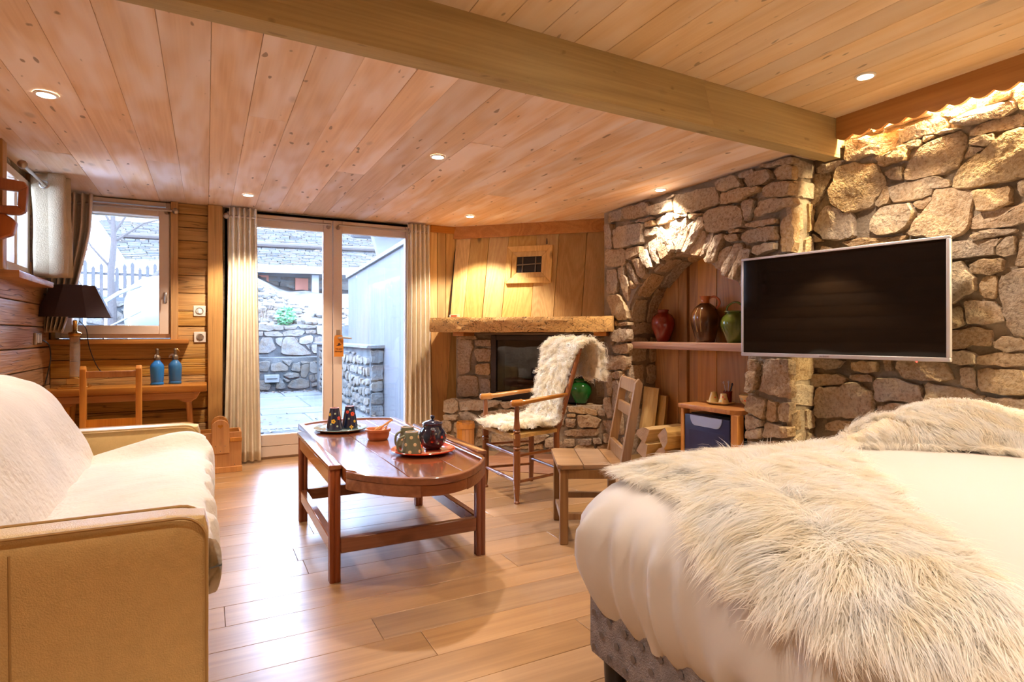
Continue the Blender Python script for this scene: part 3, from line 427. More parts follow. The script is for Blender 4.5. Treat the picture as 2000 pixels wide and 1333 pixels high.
SO_LOW = """1662,0 1690,0 1690,8 1678,12 1662,12;1702,0 1746,0 1754,8 1738,12 1706,12 1702,8;1758,0 1790,0 1790,4 1786,8 1766,12;1802,0 1846,0 1846,8 1830,12 1814,12 1802,8;1858,0 1902,0 1902,12 1886,16 1870,16 1862,12 1858,8;1914,0 1962,0 1962,4 1958,12 1914,12;1970,8 1974,0 2014,0 2018,8 2018,12 2010,20 1982,16 1970,12;2026,0 2066,0 2066,8 2062,12 2042,12 2030,8 2026,4;2078,0 2110,0 2110,12 2106,16 2094,16 2082,12 2078,8;2122,0 2158,0 2158,8 2122,8;2170,0 2206,0 2210,8 2206,12 2190,20 2174,16 2170,12;2218,0 2246,0 2242,4 2230,8 2222,8 2218,4;2258,0 2294,0 2294,4 2290,8 2274,8;2298,12 2306,4 2310,0 2318,0 2330,12 2318,20 2314,20 2302,16;2330,0 2362,0 2362,4 2334,4;2370,8 2374,0 2402,0 2402,4 2398,8;2414,0 2470,0 2470,8 2434,16 2426,16 2414,8;1662,24 1682,20 1702,20 1706,24 1706,28 1702,36 1694,40 1662,40;1714,32 1718,24 1742,20 1758,20 1758,32 1738,40 1730,40 1718,36;1770,20 1790,16 1798,16 1818,24 1818,36 1794,44 1782,44 1770,36;1830,24 1834,20 1854,16 1866,24 1862,28 1842,44 1834,40 1830,36;1882,28 1890,24 1906,24 1906,36 1902,40 1890,44 1886,40 1882,32;1914,40 1918,24 1954,24 1954,40 1946,48 1938,52 1934,52 1918,44;1966,24 1978,24 2006,28 2006,32 1998,40 1994,44 1966,40;2018,24 2022,20 2038,20 2054,24 2054,44 2046,44 2022,32 2018,28;2066,20 2078,20 2090,24 2098,28 2098,32 2094,36 2070,40 2066,40;2110,24 2114,20 2158,20 2154,28 2146,36 2142,36 2126,32 2110,28;2154,40 2166,24 2170,24 2186,28 2190,32 2190,40 2186,48 2166,44;2198,24 2218,16 2226,20 2230,28 2230,32 2202,32 2198,28;2238,16 2246,12 2262,12 2274,20 2270,28 2266,32 2242,32 2238,24;2274,36 2282,24 2286,20 2290,20 2310,28 2314,32 2314,40 2298,48;2322,28 2326,24 2338,16 2366,16 2366,36 2362,40 2354,44 2326,36;2378,20 2402,16 2410,16 2422,24 2422,36 2414,40 2406,40 2378,36;2434,28 2438,24 2454,20 2470,20 2470,40 2442,36 2434,32;1662,52 1686,52 1686,64 1678,68 1662,68;1698,48 1706,44 1714,44 1726,48 1726,64 1710,68 1698,68;1738,52 1742,48 1754,44 1766,44 1778,52 1778,60 1774,64 1738,64;1790,56 1798,52 1810,48 1830,48 1838,52 1830,56 1818,60 1798,60;1850,48 1858,40 1866,36 1874,36 1882,48 1870,60 1858,56 1850,52;1886,56 1894,52 1914,52 1926,56 1930,60 1930,64 1894,64 1886,60;1942,60 1958,48 1962,48 1990,52 1990,68 1986,72 1974,72 1950,64;2002,48 2010,40 2018,40 2034,48 2042,52 2042,60 2038,68 2002,68;2058,52 2074,48 2094,48 2098,52 2102,60 2094,64 2058,64 2054,60;2102,40 2122,40 2138,44 2142,48 2142,52 2134,60 2114,60 2110,56;2146,60 2154,52 2162,52 2178,56 2182,60 2170,64 2150,64;2194,52 2198,44 2230,44 2230,52 2222,64 2210,64 2198,60 2194,56;2238,56 2242,44 2270,44 2286,52 2282,56 2270,64 2266,64 2238,60;2306,56 2318,48 2334,48 2350,52 2350,60 2334,68 2322,68 2314,64;2366,48 2402,48 2410,52 2410,56 2386,68 2382,68 2366,60 2362,56;2422,48 2426,44 2438,44 2466,48 2470,52 2470,64 2450,72 2422,56;1662,80 1686,76 1694,80 1698,84 1698,92 1686,96 1678,96 1662,92;1706,80 1714,76 1730,76 1730,80 1726,88 1710,88;1738,84 1742,76 1766,76 1766,92 1738,92;1778,72 1794,68 1806,72 1818,88 1818,92 1794,96 1782,96 1778,92;1818,72 1822,68 1834,64 1846,60 1862,68 1830,88 1826,84 1818,76;1838,92 1842,88 1858,80 1866,76 1870,84 1874,96 1842,96;1874,68 1878,68 1918,76 1918,96 1894,100 1886,100 1882,92 1874,72;1930,76 1934,72 1946,72 1970,80 1974,88 1966,92 1938,104 1930,100;1986,84 1990,80 2034,80 2038,92 2030,96 2010,104 1998,104 1986,92;2046,72 2054,72 2082,76 2082,92 2074,96 2066,96 2054,92 2046,84;2094,76 2098,72 2106,68 2110,68 2114,72 2114,88 2110,92 2094,92;2122,92 2126,72 2146,72 2158,76 2158,88 2154,92 2130,96 2122,96;2170,76 2174,72 2186,68 2206,72 2214,84 2214,92 2186,100 2170,92;2226,72 2262,72 2266,80 2266,92 2246,100 2242,100 2226,92 2222,80;2274,72 2294,60 2298,60 2318,76 2322,84 2302,92 2286,92 2278,88;2338,76 2354,68 2362,68 2378,76 2382,88 2362,96 2346,96 2334,88;2390,76 2414,64 2418,64 2438,76 2442,84 2438,88 2410,96 2394,88;2450,88 2454,80 2462,76 2470,76 2470,88;1662,104 1674,104 1682,108 1682,124 1670,128 1662,128;1694,104 1702,100 1726,100 1726,108 1722,124 1694,124;1730,128 1734,112 1738,104 1778,104 1778,124 1734,128;1790,108 1798,104 1822,104 1826,116 1822,124 1810,128 1802,128 1790,124;1834,104 1878,108 1878,120 1874,124 1858,128 1842,124 1838,120 1834,112;1890,112 1898,108 1926,108 1934,112 1930,120 1910,128 1898,128 1890,124;1950,108 1970,100 1982,100 1994,112 1994,116 1982,124 1958,124 1946,116;2006,116 2042,100 2050,100 2062,104 2062,124 2018,132 2006,128 2002,124;2074,108 2078,104 2114,104 2118,112 2118,124 2086,132 2082,132 2074,128;2126,108 2134,104 2158,100 2162,100 2182,108 2182,124 2162,128 2130,128;2194,108 2218,100 2230,104 2238,108 2238,116 2234,120 2218,128 2194,124;2250,108 2270,100 2282,100 2294,104 2298,120 2290,124 2278,124 2250,112;2306,100 2318,96 2330,96 2342,104 2342,112 2330,116 2310,116 2306,112;2354,108 2378,100 2398,100 2402,104 2406,120 2378,128 2374,128 2354,120;2414,104 2426,100 2446,100 2450,108 2450,116 2438,124 2426,124 2418,120;2458,100 2470,100 2470,116 2462,116 2458,104;1662,140 1674,136 1722,136 1726,152 1726,156 1670,156 1662,152;1734,140 1738,136 1766,136 1762,148 1758,152 1746,156 1738,156 1734,148;1770,152 1778,136 1786,132 1802,140 1802,152 1798,156 1778,160 1770,156;1814,136 1826,132 1838,132 1850,136 1850,144 1846,152 1822,156 1814,152;1862,136 1878,132 1886,132 1898,140 1902,152 1890,160 1874,160 1858,152;1910,140 1922,132 1934,128 1946,128 1954,136 1946,156 1938,156 1914,152;1958,152 1962,140 1966,136 1986,132 1994,132 2010,140 2010,156 1958,156;2022,140 2042,136 2070,136 2078,140 2078,152 2074,156 2050,156 2022,152;2090,140 2106,136 2126,136 2130,140 2130,148 2118,156 2098,156 2090,152;2138,152 2142,140 2166,136 2178,136 2182,148 2182,156 2170,164 2166,164;2190,132 2210,136 2218,144 2218,152 2194,152 2190,144;2226,136 2242,124 2254,124 2282,136 2286,140 2286,148 2282,152 2230,152;2294,132 2302,128 2334,124 2346,124 2342,132 2310,148 2302,148 2294,136;2318,156 2322,152 2354,132 2370,136 2374,148 2370,156 2362,160 2334,168;2382,136 2398,132 2422,132 2430,136 2430,148 2422,152 2398,152 2386,148;2442,132 2450,128 2470,128 2470,156 2466,156 2454,152 2442,148;1830,164 1850,160 1862,164 1866,168 1834,168;1898,168 1902,164 1934,164 1942,168;2018,164 2046,164 2062,168 2018,168;2118,168 2122,164 2134,160 2154,168;2178,168 2186,164 2218,164 2218,168;2230,164 2274,164 2274,168 2230,168;2286,160 2294,156 2298,156 2310,160 2318,168 2286,168;2374,164 2378,160 2394,160 2406,164 2406,168 2374,168;2418,164 2426,160 2438,156 2450,160 2462,164 2470,168 2418,168"""
SO_OFF = """-190,14 -90,14 -90,42 -110,46 -126,46 -190,34;-78,14 -2,14 -2,26 -6,38 -18,42 -46,46 -70,46 -78,42;6,30 10,14 98,14 98,34 74,42 54,46 10,46 6,42;-186,46 -166,46 -130,54 -130,70 -134,82 -138,90 -162,90 -170,86;-118,58 -106,54 -82,50 -70,58 -66,86 -74,94 -90,102 -126,90;-58,58 -14,50 2,50 2,82 -2,94 -38,90 -54,86 -58,78;6,98 14,58 90,46 98,46 98,94 94,98 74,106 10,102;-190,98 -166,98 -158,102 -158,114 -162,134 -190,134;-150,118 -146,102 -134,98 -94,110 -94,134 -130,142 -146,142 -150,138;-82,110 -66,98 -42,98 -10,102 2,106 -2,130 -42,138 -82,138;10,122 14,114 30,110 42,110 70,114 66,138 22,138 10,134;78,118 82,114 86,110 98,106 98,150 82,142 78,138;-190,146 -158,146 -150,150 -154,170 -158,178 -174,186 -186,190 -190,190;-142,158 -126,150 -86,146 -78,154 -78,178 -94,190 -110,190 -146,178;-70,150 -14,142 6,142 6,150 2,174 -2,182 -42,178 -66,174;14,154 18,146 70,146 94,158 98,170 70,190 54,190 10,186;-190,202 -162,190 -146,190 -98,202 -94,226 -146,246 -186,218 -190,214;-90,198 -74,186 -46,186 2,194 -2,226 -14,234 -66,230 -82,222;10,198 50,198 62,202 62,222 58,234 34,230 10,226;66,238 74,198 82,190 94,182 98,182 98,258 82,254;-190,226 -182,230 -158,246 -154,250 -154,266 -162,278 -178,282 -190,282;-142,254 -102,238 -90,234 -78,234 -70,238 -74,282 -122,290 -146,278;-62,246 -58,242 -18,242 -14,254 -10,274 -10,282 -42,290 -62,282;-2,238 30,238 62,246 74,262 38,282 10,282 -2,270 -6,250;-190,294 -158,286 -150,286 -126,298 -130,322 -134,326 -162,330 -190,330;-122,326 -114,298 -90,294 -58,294 -46,298 -50,326 -86,334 -110,334;-38,306 -34,298 -6,290 26,294 30,298 38,322 38,330 -38,330;38,294 42,290 82,266 94,266 98,270 98,326 94,330 50,330;-190,342 -130,334 -126,334 -114,342 -114,370 -118,374 -162,382 -190,366;-102,346 -82,342 -58,338 -42,338 -38,362 -38,374 -70,374 -102,370;-30,342 42,338 46,342 42,366 18,374 -14,382 -26,378 -30,358;54,346 58,342 98,338 98,394 82,386 66,378 54,370;-190,378 -186,378 -170,386 -166,390 -166,394 -170,410 -186,414 -190,414;-158,398 -154,390 -118,386 -110,402 -114,422 -126,426 -142,426 -158,414;-110,382 -106,378 -30,386 -26,390 -26,406 -30,410 -82,422 -102,422;-14,394 -10,390 46,374 94,402 98,406 42,434 2,418 -14,410;-190,426 -182,422 -162,422 -150,430 -146,434 -146,442 -150,458 -190,458;-138,446 -134,438 -122,434 -90,434 -86,442 -78,458 -138,458;-78,430 -46,422 -34,422 -34,434 -38,450 -42,458 -66,458 -78,438;-30,454 -22,418 -18,418 30,438 38,442 38,458 -30,458;50,438 62,430 78,422 90,418 98,418 98,458 50,458"""

# ---------------------------------------------------------------- structure: floor
ZL, ZU = 2.20, 2.384           # low and high ceiling
XL, XR, XA, YB, YR = -1.06, 3.42, 3.17, 5.60, -2.4
def place_box(name, x0, x1, y0, y1, z0, z1, mat, parent, bevel=.002, **k):
    c = ((x0+x1)/2, (y0+y1)/2, (z0+z1)/2)
    mb = MB().box(x0-c[0], x1-c[0], y0-c[1], y1-c[1], z0-c[2], z1-c[2])
    return ob(name, mb, mat, parent, bevel=bevel, loc=c, **k)

floor = tag(ob('floor', MB().box(XL-.15, XR+.15, YR-.1, YB+.10, -.12, -.019), M['mortar']), kind='structure')
y = 2.09 - .185*25
r = random.Random(3)
while y < YB+.08:
    y1 = min(y+.185, YB+.09)
    if y1 > YR:
        x = XL-.1 - r.uniform(0, 1.2)
        while x < XR:
            L = r.choice([1.25, 1.5, 1.8, 2.1])
            a, b = max(x, XL-.1), min(x+L, XR+.1)
            if b-a > .06:
                place_box('plank', a+.0008, b-.0008, y+.0008, y1-.0008, -.02, 0.0, M['floor'], floor, bevel=.0012)
            x += L
    y = y1

def dmap(a, s, z):            # diagonal fireplace frame: a along the wall, s = x + y
    return ((s + a*2**.5)/2, (s - a*2**.5)/2, z)
hearth_floor = root('hearth_floor')
for k in range(3):
    s0, s1 = 6.36+k*.36, 6.36+(k+1)*.36-.004
    mb = MB().prism([(-2.12+.18*k, s0), (-.62, s0), (-.62, s1), (-2.12+.18*k, s1)], -.005, .008, lambda a,s,t: dmap(a,s,t))
    ob('board', mb, M['hearthboard'], hearth_floor, bevel=.002)

# ---------------------------------------------------------------- ceilings
ceil = tag(ob('ceiling', MB().box(XL-.15, XR+.15, 2.2, YB+.15, ZL+.02, ZL+.12).box(XL-.15, XR+.15, YR-.1, 2.28, ZU+.02, ZU+.12), M['beam']), kind='structure')
xs = [XL-.05]
r = random.Random(8)
while xs[-1] < XR+.05: xs.append(xs[-1] + r.choice([.17,.185,.195,.205,.22]))
for i in range(len(xs)-1):
    a, b = xs[i]+.0006, xs[i+1]-.0006
    cuts = [2.24, YB+.05]
    if i % 3 == 1: cuts.insert(1, r.uniform(3.0, 5.0))
    for c0, c1 in zip(cuts, cuts[1:]):
        dz = r.uniform(-.0015, .0015)
        place_box('ceiling_board', a, b, c0+.001, c1-.001, ZL+dz, ZL+.02, M['ceil'], ceil, bevel=.0012)
xs = [XL-.05]
while xs[-1] < XR+.05: xs.append(xs[-1] + r.choice([.14,.15,.165,.175]))
for i in range(len(xs)-1):
    a, b = xs[i]+.0007, xs[i+1]-.0007
    cuts = [YR-.05, 2.2]
    if i % 3 == 0: cuts.insert(1, r.uniform(-1.2, 1.6))
    for c0, c1 in zip(cuts, cuts[1:]):
        place_box('ceiling_board', a, b, c0+.001, c1-.001, ZU, ZU+.02, M['ceil2'], ceil, bevel=.0015)

ang = math.atan2(2.196-2.144, 3.33-.889)
bmx = Matrix.Translation((.889, 2.144, 0)) @ Matrix.Rotation(ang, 4, 'Z')
beam = ob('beam', MB().box(-2.0, 2.46, 0, .098, 2.155, ZU+.005), M['beam'], bevel=.006, seg=2, kind='structure')
beam.matrix_world = bmx
# scarf joint board let into the beam face near the stone wall
ob('beam_splice', MB().prism([(1.40,2.170),(2.452,2.170),(2.452,2.380),(1.33,2.380)], -.003, .012, lambda a,b,t: (a,-.001+t*.3,b)), M['beam'], beam, bevel=.002)

# ---------------------------------------------------------------- stones
def parse(txt):
    return [[tuple(float(q)/200 for q in p.split(',')) for p in s.split()] for s in txt.split(';') if s.strip()]

def chaikin(P, k=.22):
    out = []
    n = len(P)
    for i in range(n):
        a, b = P[i], P[(i+1)%n]
        out.append((a[0]+(b[0]-a[0])*k, a[1]+(b[1]-a[1])*k)); out.append((b[0]+(a[0]-b[0])*k, b[1]+(a[1]-b[1])*k))
    return out

def resample(P, step):
    out = []
    n = len(P)
    for i in range(n):
        a, b = P[i], P[(i+1)%n]
        L = math.hypot(b[0]-a[0], b[1]-a[1]); m = max(1, int(L/step+.5))
        for k in range(m): out.append((a[0]+(b[0]-a[0])*k/m, a[1]+(b[1]-a[1])*k/m))
    return out

def stone(P, fn, mat, parent, depth=.035, name='stone', seed=0, step=.035, rough=1.0):
    """an irregular block bulging out of the wall; fn(a,b,t): wall plane + outward distance t"""
    rr = random.Random(seed)
    P = chaikin([(lerp(sum(q[0] for q in P)/len(P), p[0], 1.035), lerp(sum(q[1] for q in P)/len(P), p[1], 1.035)) for p in P], .13)
    size = max(max(p[0] for p in P)-min(p[0] for p in P), max(p[1] for p in P)-min(p[1] for p in P))
    Q = resample(P, max(step*.6, min(step, size/6)))
    n = len(Q)
    ca = sum(p[0] for p in Q)/n; cb = sum(p[1] for p in Q)/n
    ga, gb = rr.uniform(-.12,.12)*rough, rr.uniform(-.10,.12)*rough
    j = min(.006, size*.03)
    Q = [(p[0]+rr.uniform(-j,j), p[1]+rr.uniform(-j,j)) for p in Q]
    sx = rr.uniform(0,50)
    def h(a, b, w):
        nz = noise.noise(Vector((a*9+sx, b*9, sx))) * .016 + noise.noise(Vector((a*26+sx, b*26, sx))) * .008
        return depth*w + ((a-ca)*ga + (b-cb)*gb + nz*rough)*w
    rings = [(1.0, None), (.99, .62), (.955, .95), (.66, 1.0), (.33, 1.0)]
    vs = []; fs = []
    for sc, w in rings:
        for (a, b) in Q:
            x, yv = ca+(a-ca)*sc, cb+(b-cb)*sc
            if w is not None and sc < .99: x += rr.uniform(-j,j)*.6; yv += rr.uniform(-j,j)*.6
            t = -.03 if w is None else max(.002, h(x, yv, w))
            vs.append(fn(x, yv, t))
    for q in range(len(rings)-1):
        for k in range(n): fs.append((q*n+k, q*n+(k+1)%n, (q+1)*n+(k+1)%n, (q+1)*n+k))
    vs.append(fn(ca, cb, h(ca, cb, 1.1))); c = len(vs)-1; q = len(rings)-1
    for k in range(n): fs.append((q*n+k, q*n+(k+1)%n, c))
    o0 = Vector(fn(ca, cb, 0))
    mb = MB().add([Vector(p)-o0 for p in vs], fs)
    return ob(name, mb, mat, parent, smooth=True, loc=o0, sharp=32)

def rubble(a0, a1, b0, b1, seed, hmin=.09, hmax=.2, wmin=.12, wmax=.4, gap=.012):
    """rows of irregular blocks filling a rectangle"""
    rr = random.Random(seed); out = []; b = b0
    while b < b1-.03:
        hgt = min(rr.uniform(hmin, hmax), b1-b)
        if b1-(b+hgt) < hmin*.5: hgt = b1-b
        a = a0
        while a < a1-.02:
            w = rr.uniform(wmin, wmax)
            if a1-(a+w) < wmin*.6: w = a1-a
            e = min(a+w, a1)
            J = lambda s: rr.uniform(-s, s)
            m = .12*hgt
            P = [(a+gap+abs(J(.02)), b+gap+abs(J(m))), ((a+e)/2+J(.03), b+gap+abs(J(m*.4))), (e-gap-abs(J(.02)), b+gap+abs(J(m))), (e-gap-abs(J(.015)), b+hgt/2),
                 (e-gap-abs(J(.03)), b+hgt-gap-abs(J(m))), ((a+e)/2+J(.04), b+hgt-gap*.6-abs(J(m*.5))), (a+gap+abs(J(.03)), b+hgt-gap-abs(J(m))), (a+gap+abs(J(.015)), b+hgt*.5)]
            out.append(P); a = e
        b += hgt
    return out

# right wall behind the television
wall_r = tag(ob('wall_right', MB().box(3.395, 3.62, YR-.1, 2.42, 0, ZU+.02), M['mortar']), kind='structure')
fx = lambda X: (lambda a,b,t: (X-t, a, b))
for i, P in enumerate(parse(ST_TV)): stone(P, fx(3.395), M['stone'], wall_r, depth=.024+.008*(i%3), seed=100+i)
for i, P in enumerate(parse(SF_TV)): stone(P, fx(3.395), M['stone'], wall_r, depth=.02+.006*(i%3), seed=300+i)
for i, P in enumerate(parse(SO_OFF)): stone(P, fx(3.395), M['stone'], wall_r, depth=.035, seed=500+i)

# arch wall, standing proud of it
ARC = [(2.72,1.12),(2.74,1.36),(2.80,1.455),(2.90,1.53),(3.0,1.59),(3.12,1.66),(3.24,1.71),(3.34,1.735),(3.44,1.725),(3.56,1.68),(3.68,1.61),(3.78,1.54),(3.87,1.46),(3.94,1.36),(3.97,1.2)]
wall_a = MB()
Pf = [(2.40,0),(2.72,0)] + ARC + [(3.97,0),(4.30,0),(4.30,ZL+.02),(2.40,ZL+.02)]
wall_a.prism(Pf, 0, 1, lambda a,b,t: (XA+.005+t*.34, a, b))
wall_arch = tag(ob('wall_arch', wall_a, M['mortar']), kind='structure')
for i, P in enumerate(parse(ST_ARCH)): stone(P, fx(XA), M['stone'], wall_arch, depth=.026+.012*(i%3), seed=700+i, step=.03)
for i, P in enumerate(parse(SF_ARCH)): stone(P, fx(XA), M['stone'], wall_arch, depth=.016+.006*(i%3), seed=900+i, step=.03)
# returns: pillar side, jambs of the recess, soffit of the arch
for i, P in enumerate(rubble(3.15, 3.40, .02, 2.19, 21, .10, .26, .12, .26)): stone(P, lambda a,b,t: (a, 2.40-t*.7, b), M['stone'], wall_arch, depth=.022, seed=1000+i)
for i, P in enumerate(rubble(3.17, 3.50, .02, 1.22, 22, .12, .24, .15, .34)): stone(P, lambda a,b,t: (a, 3.97-t*.7, b), M['stone'], wall_arch, depth=.022, seed=1050+i)
for i, P in enumerate(rubble(3.17, 3.50, .02, 1.15, 23, .12, .24, .15, .34)): stone(P, lambda a,b,t: (a, 2.72+t*.7, b), M['stone'], wall_arch, depth=.022, seed=1090+i)
arcl = [0]
for p, q in zip(ARC, ARC[1:]): arcl.append(arcl[-1]+math.hypot(q[0]-p[0], q[1]-p[1]))
def arcmap(a, b, t):           # a: distance along the arch, b: depth x
    a = min(max(a, 0), arcl[-1]-1e-6); k = max(i for i in range(len(arcl)) if arcl[i] <= a); k = min(k, len(ARC)-2)
    u = (a-arcl[k])/(arcl[k+1]-arcl[k]); y0, z0 = ARC[k]; y1, z1 = ARC[k+1]
    L = math.hypot(y1-y0, z1-z0); nx, nz = (z1-z0)/L, -(y1-y0)/L
    return (b, lerp(y0,y1,u)+nx*t*.8, lerp(z0,z1,u)+nz*t*.8)
for i, P in enumerate(rubble(0, arcl[-1], 3.18, 3.50, 24, .13, .2, .2, .42)): stone(P, arcmap, M['stone'], wall_arch, depth=.02, seed=1130+i)

# fireplace breast and raised hearth on the diagonal
fb = MB().prism([(-2.30,.45),(-1.93,.45),(-1.93,1.16),(-2.30,1.16)], 0, 1, lambda a,b,t: dmap(a, 7.69+t*.5, b))
fb.prism([(-.98,.45),(-.60,.45),(-.60,1.16),(-.98,1.16)], 0, 1, lambda a,b,t: dmap(a, 7.69+t*.5, b))
fb.prism([(-1.93,1.10),(-.98,1.10),(-.98,1.16),(-1.93,1.16)], 0, 1, lambda a,b,t: dmap(a, 7.69+t*.5, b))
fire_wall = tag(ob('wall_fireplace', fb, M['mortar']), kind='structure')
fd = lambda S: (lambda a,b,t: dmap(a, S-t*1.414, b))
for i, P in enumerate(parse(ST_FIRE)): stone(P, fd(7.69), M['stone'], fire_wall, depth=.025, seed=1200+i)
hearth = ob('hearth', MB().prism([(-2.34,7.42),(-.62,7.42),(-.62,8.2),(-2.34,8.2)], 0, .445, lambda a,s,t: dmap(a,s,t)), M['mortar'])
tag(hearth, kind='structure')
for i, P in enumerate(parse(ST_HEARTH)): stone(P, fd(7.42), M['stone'], hearth, depth=.03+.01*(i%3), seed=1300+i, step=.03)
for i, P in enumerate(parse(SF_HEARTH)): stone(P, fd(7.42), M['stone'], hearth, depth=.02, seed=1350+i, step=.03)
for i, P in enumerate(rubble(-2.33, -.64, 7.40, 7.69, 31, .14, .2, .25, .5)): stone(P, lambda a,b,t: dmap(a, b, .445+t), M['stone'], hearth, depth=.018, seed=1400+i)

# ---------------------------------------------------------------- left wall (squared logs)
wl = MB().box(XL-.2, XL-.03, YR-.1, 4.40, 0, ZU+.1).box(XL-.2, XL-.03, 5.05, YB+.1, 0, ZL+.1).box(XL-.2, XL-.03, 4.40, 5.05, 0, 1.48).box(XL-.2, XL-.03, 4.40, 5.05, 2.14, ZL+.1)
wall_l = tag(ob('wall_left', wl, M['mortar']), kind='structure')
r = random.Random(5); z = .0
while z < ZU:
    hgt = r.choice([.135,.15,.145,.16]); z1 = min(z+hgt, ZU+.02)
    segs = [(YR, 1.9), (1.9, 5.60)] if z1 < 1.5 else [(YR, 1.9), (1.9, 4.40), (5.05, 5.60)]
    for a, b in segs:
        place_box('log', XL-.05, XL+r.uniform(-.006,.006), a+.001, b-.001, z+.003, z1-.003, M['logy'], wall_l, bevel=.008, seg=2)
    z = z1
tag(ob('wall_outer', MB().box(3.64, 3.8, 2.3, YB+.25, 0, ZL+.1), M['mortar']), kind='structure')
# rear wall and closing walls behind the camera
wall_back = tag(ob('wall_rear', MB().box(XL-.15, XR+.15, YR-.15, YR-.02, 0, ZU+.1), M['mortar']), kind='structure')
x = XL
while x < XR:
    w = r.choice([.17,.2,.22]); place_box('board', x+.002, min(x+w, XR)-.002, YR-.03, YR+r.uniform(0,.006), 0, ZU, M['niche'], wall_back, bevel=.003); x += w

# ---------------------------------------------------------------- window wall
wb = MB().box(XL-.15, .16, YB+.03, YB+.22, 0, 1.07).box(XL-.15, -1.02, YB+.03, YB+.22, 1.07, ZL+.1).box(-.25, .16, YB+.03, YB+.22, 1.07, ZL+.1).box(-1.02, -.25, YB+.03, YB+.22, 2.16, ZL+.1)
wb.box(1.95, 3.6, YB+.03, YB+.22, 0, ZL+.1).box(.16, 1.95, YB+.03, YB+.22, 2.17, ZL+.1)
wall_w = tag(ob('wall_window', wb, M['mortar']), kind='structure')
r = random.Random(15); z = 0.0
while z < ZL-.01:
    hgt = r.choice([.11,.125,.14,.15]); z1 = min(z+hgt, ZL)
    if abs(z1-1.05) < .06: z1 = 1.05
    segs = [(XL, .01)] if z1 <= 1.051 else [(-.215, .01)]
    for a, b in segs:
        place_box('log', a+.001, b-.001, YB+r.uniform(-.008,.006), YB+.05, z+.002, z1-.002, M['logx'], wall_w, bevel=.007, seg=2)
    if z1 > 1.051 and z >= 1.04:
        place_box('log', XL, -1.02, YB+r.uniform(-.004,.006), YB+.05, z+.002, z1-.002, M['logx'], wall_w, bevel=.007)
    z = z1
for i, (a, b) in enumerate([(1.965,2.06),(2.06,2.15),(2.15,2.34)]):
    place_box('board', a+.002, b-.002, YB-.02, YB+.05, 0, ZL, M['hood'], wall_w, bevel=.003)
t1 = root('trim_1')
place_box('post', -.262, -.208, YB-.035, YB+.05, 1.055, ZL, M['postz'], t1, bevel=.004)
place_box('post', .008, .122, YB-.045, YB+.05, 0, ZL, M['postz'], t1, bevel=.005)
place_box('post', 1.925, 1.982, YB-.04, YB+.05, 0, ZL, M['postz'], t1, bevel=.004)
place_box('head_board', 1.982, 2.36, YB-.04, YB-.005, 2.13, ZL, M['trimx'], t1, bevel=.003)
ob('side_board', MB().prism([(1.985,0),(2.115,0),(2.20,1.13),(1.985,1.13)], YB-.05, YB-.022, lambda a,b,t: (a,t,b)), M['postz'], t1, bevel=.003)

# ---------------------------------------------------------------- chimney hood over the fireplace
hood = root('chimney_hood')
def hs(z): return lerp(7.865, 7.60, (2.2-z)/.95)
def hmap(a, z, t): return dmap(a, hs(z)-t*1.414, z)
edges_t = [-2.34,-2.177,-1.98,-1.776,-1.488,-1.264,-.991,-.55]
edges_b = [-2.34,-2.198,-2.004,-1.803,-1.51,-1.289,-1.021,-.50]
r = random.Random(2)
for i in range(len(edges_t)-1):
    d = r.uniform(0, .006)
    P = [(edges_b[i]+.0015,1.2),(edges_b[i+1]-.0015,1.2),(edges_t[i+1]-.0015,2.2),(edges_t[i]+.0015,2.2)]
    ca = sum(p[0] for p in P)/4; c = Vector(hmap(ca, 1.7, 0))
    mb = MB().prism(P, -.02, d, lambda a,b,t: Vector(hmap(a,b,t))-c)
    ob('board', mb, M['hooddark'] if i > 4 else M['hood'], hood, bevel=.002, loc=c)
ob('cornice', MB().prism([(-2.36,2.075),(-.55,2.075),(-.55,2.21),(-2.36,2.21)], .005, .04, hmap), M['trimx'], hood, bevel=.003)
ob('backing', MB().prism([(-2.36,1.15),(-.45,1.15),(-.45,2.21),(-2.36,2.21)], -.06, -.021, hmap), M['dark'], hood)  # unseen panel added to stop sky light leaking through the board gaps
# mantel beam
mt = MB()
NA = 60
r = random.Random(9)
prof = [(7.13,1.127),(7.13,1.262),(7.62,1.268),(7.62,1.127)]
P = []
for i in range(NA+1):
    a = lerp(-2.405, -.69, i/NA)
    wob = [noise.noise(Vector((a*5, q*7.7, 1)))*.008 + noise.noise(Vector((a*17, q*3.3, 5)))*.005 for q in range(8)]
    ring = [(7.14,1.127),(7.13,1.160),(7.135+.01*noise.noise(Vector((a*9,2,2))),1.198),(7.13,1.232),(7.145,1.264),(7.62,1.27),(7.62,1.127)]
    for q, (s_, z_) in enumerate(ring):
        e = 1 if q < 5 else 0
        P.append(dmap(a, s_+wob[q]*1.4*e, z_+wob[(q+3)%8]*.8*e))
n7 = 7
fs = []
for i in range(NA):
    for k in range(n7): fs.append((i*n7+k, (i+1)*n7+k, (i+1)*n7+(k+1)%n7, i*n7+(k+1)%n7))
fs.append(tuple(range(n7))); fs.append(tuple(range(NA*n7, NA*n7+n7))[::-1])
mt.add(P, fs)
mantel = ob('mantel_beam', mt, M['mantel'], smooth=True, sharp=30)
tag(mantel, kind='structure')
for a in (-2.13, -.80):   # wedges under the mantel
    ob('wedge', MB().prism([(a-.06,7.2),(a+.05,7.2),(a+.05,7.6),(a-.06,7.6)], 1.09, 1.13, lambda u,s,t: dmap(u,s,t)), M['pinex'], mantel, bevel=.003)

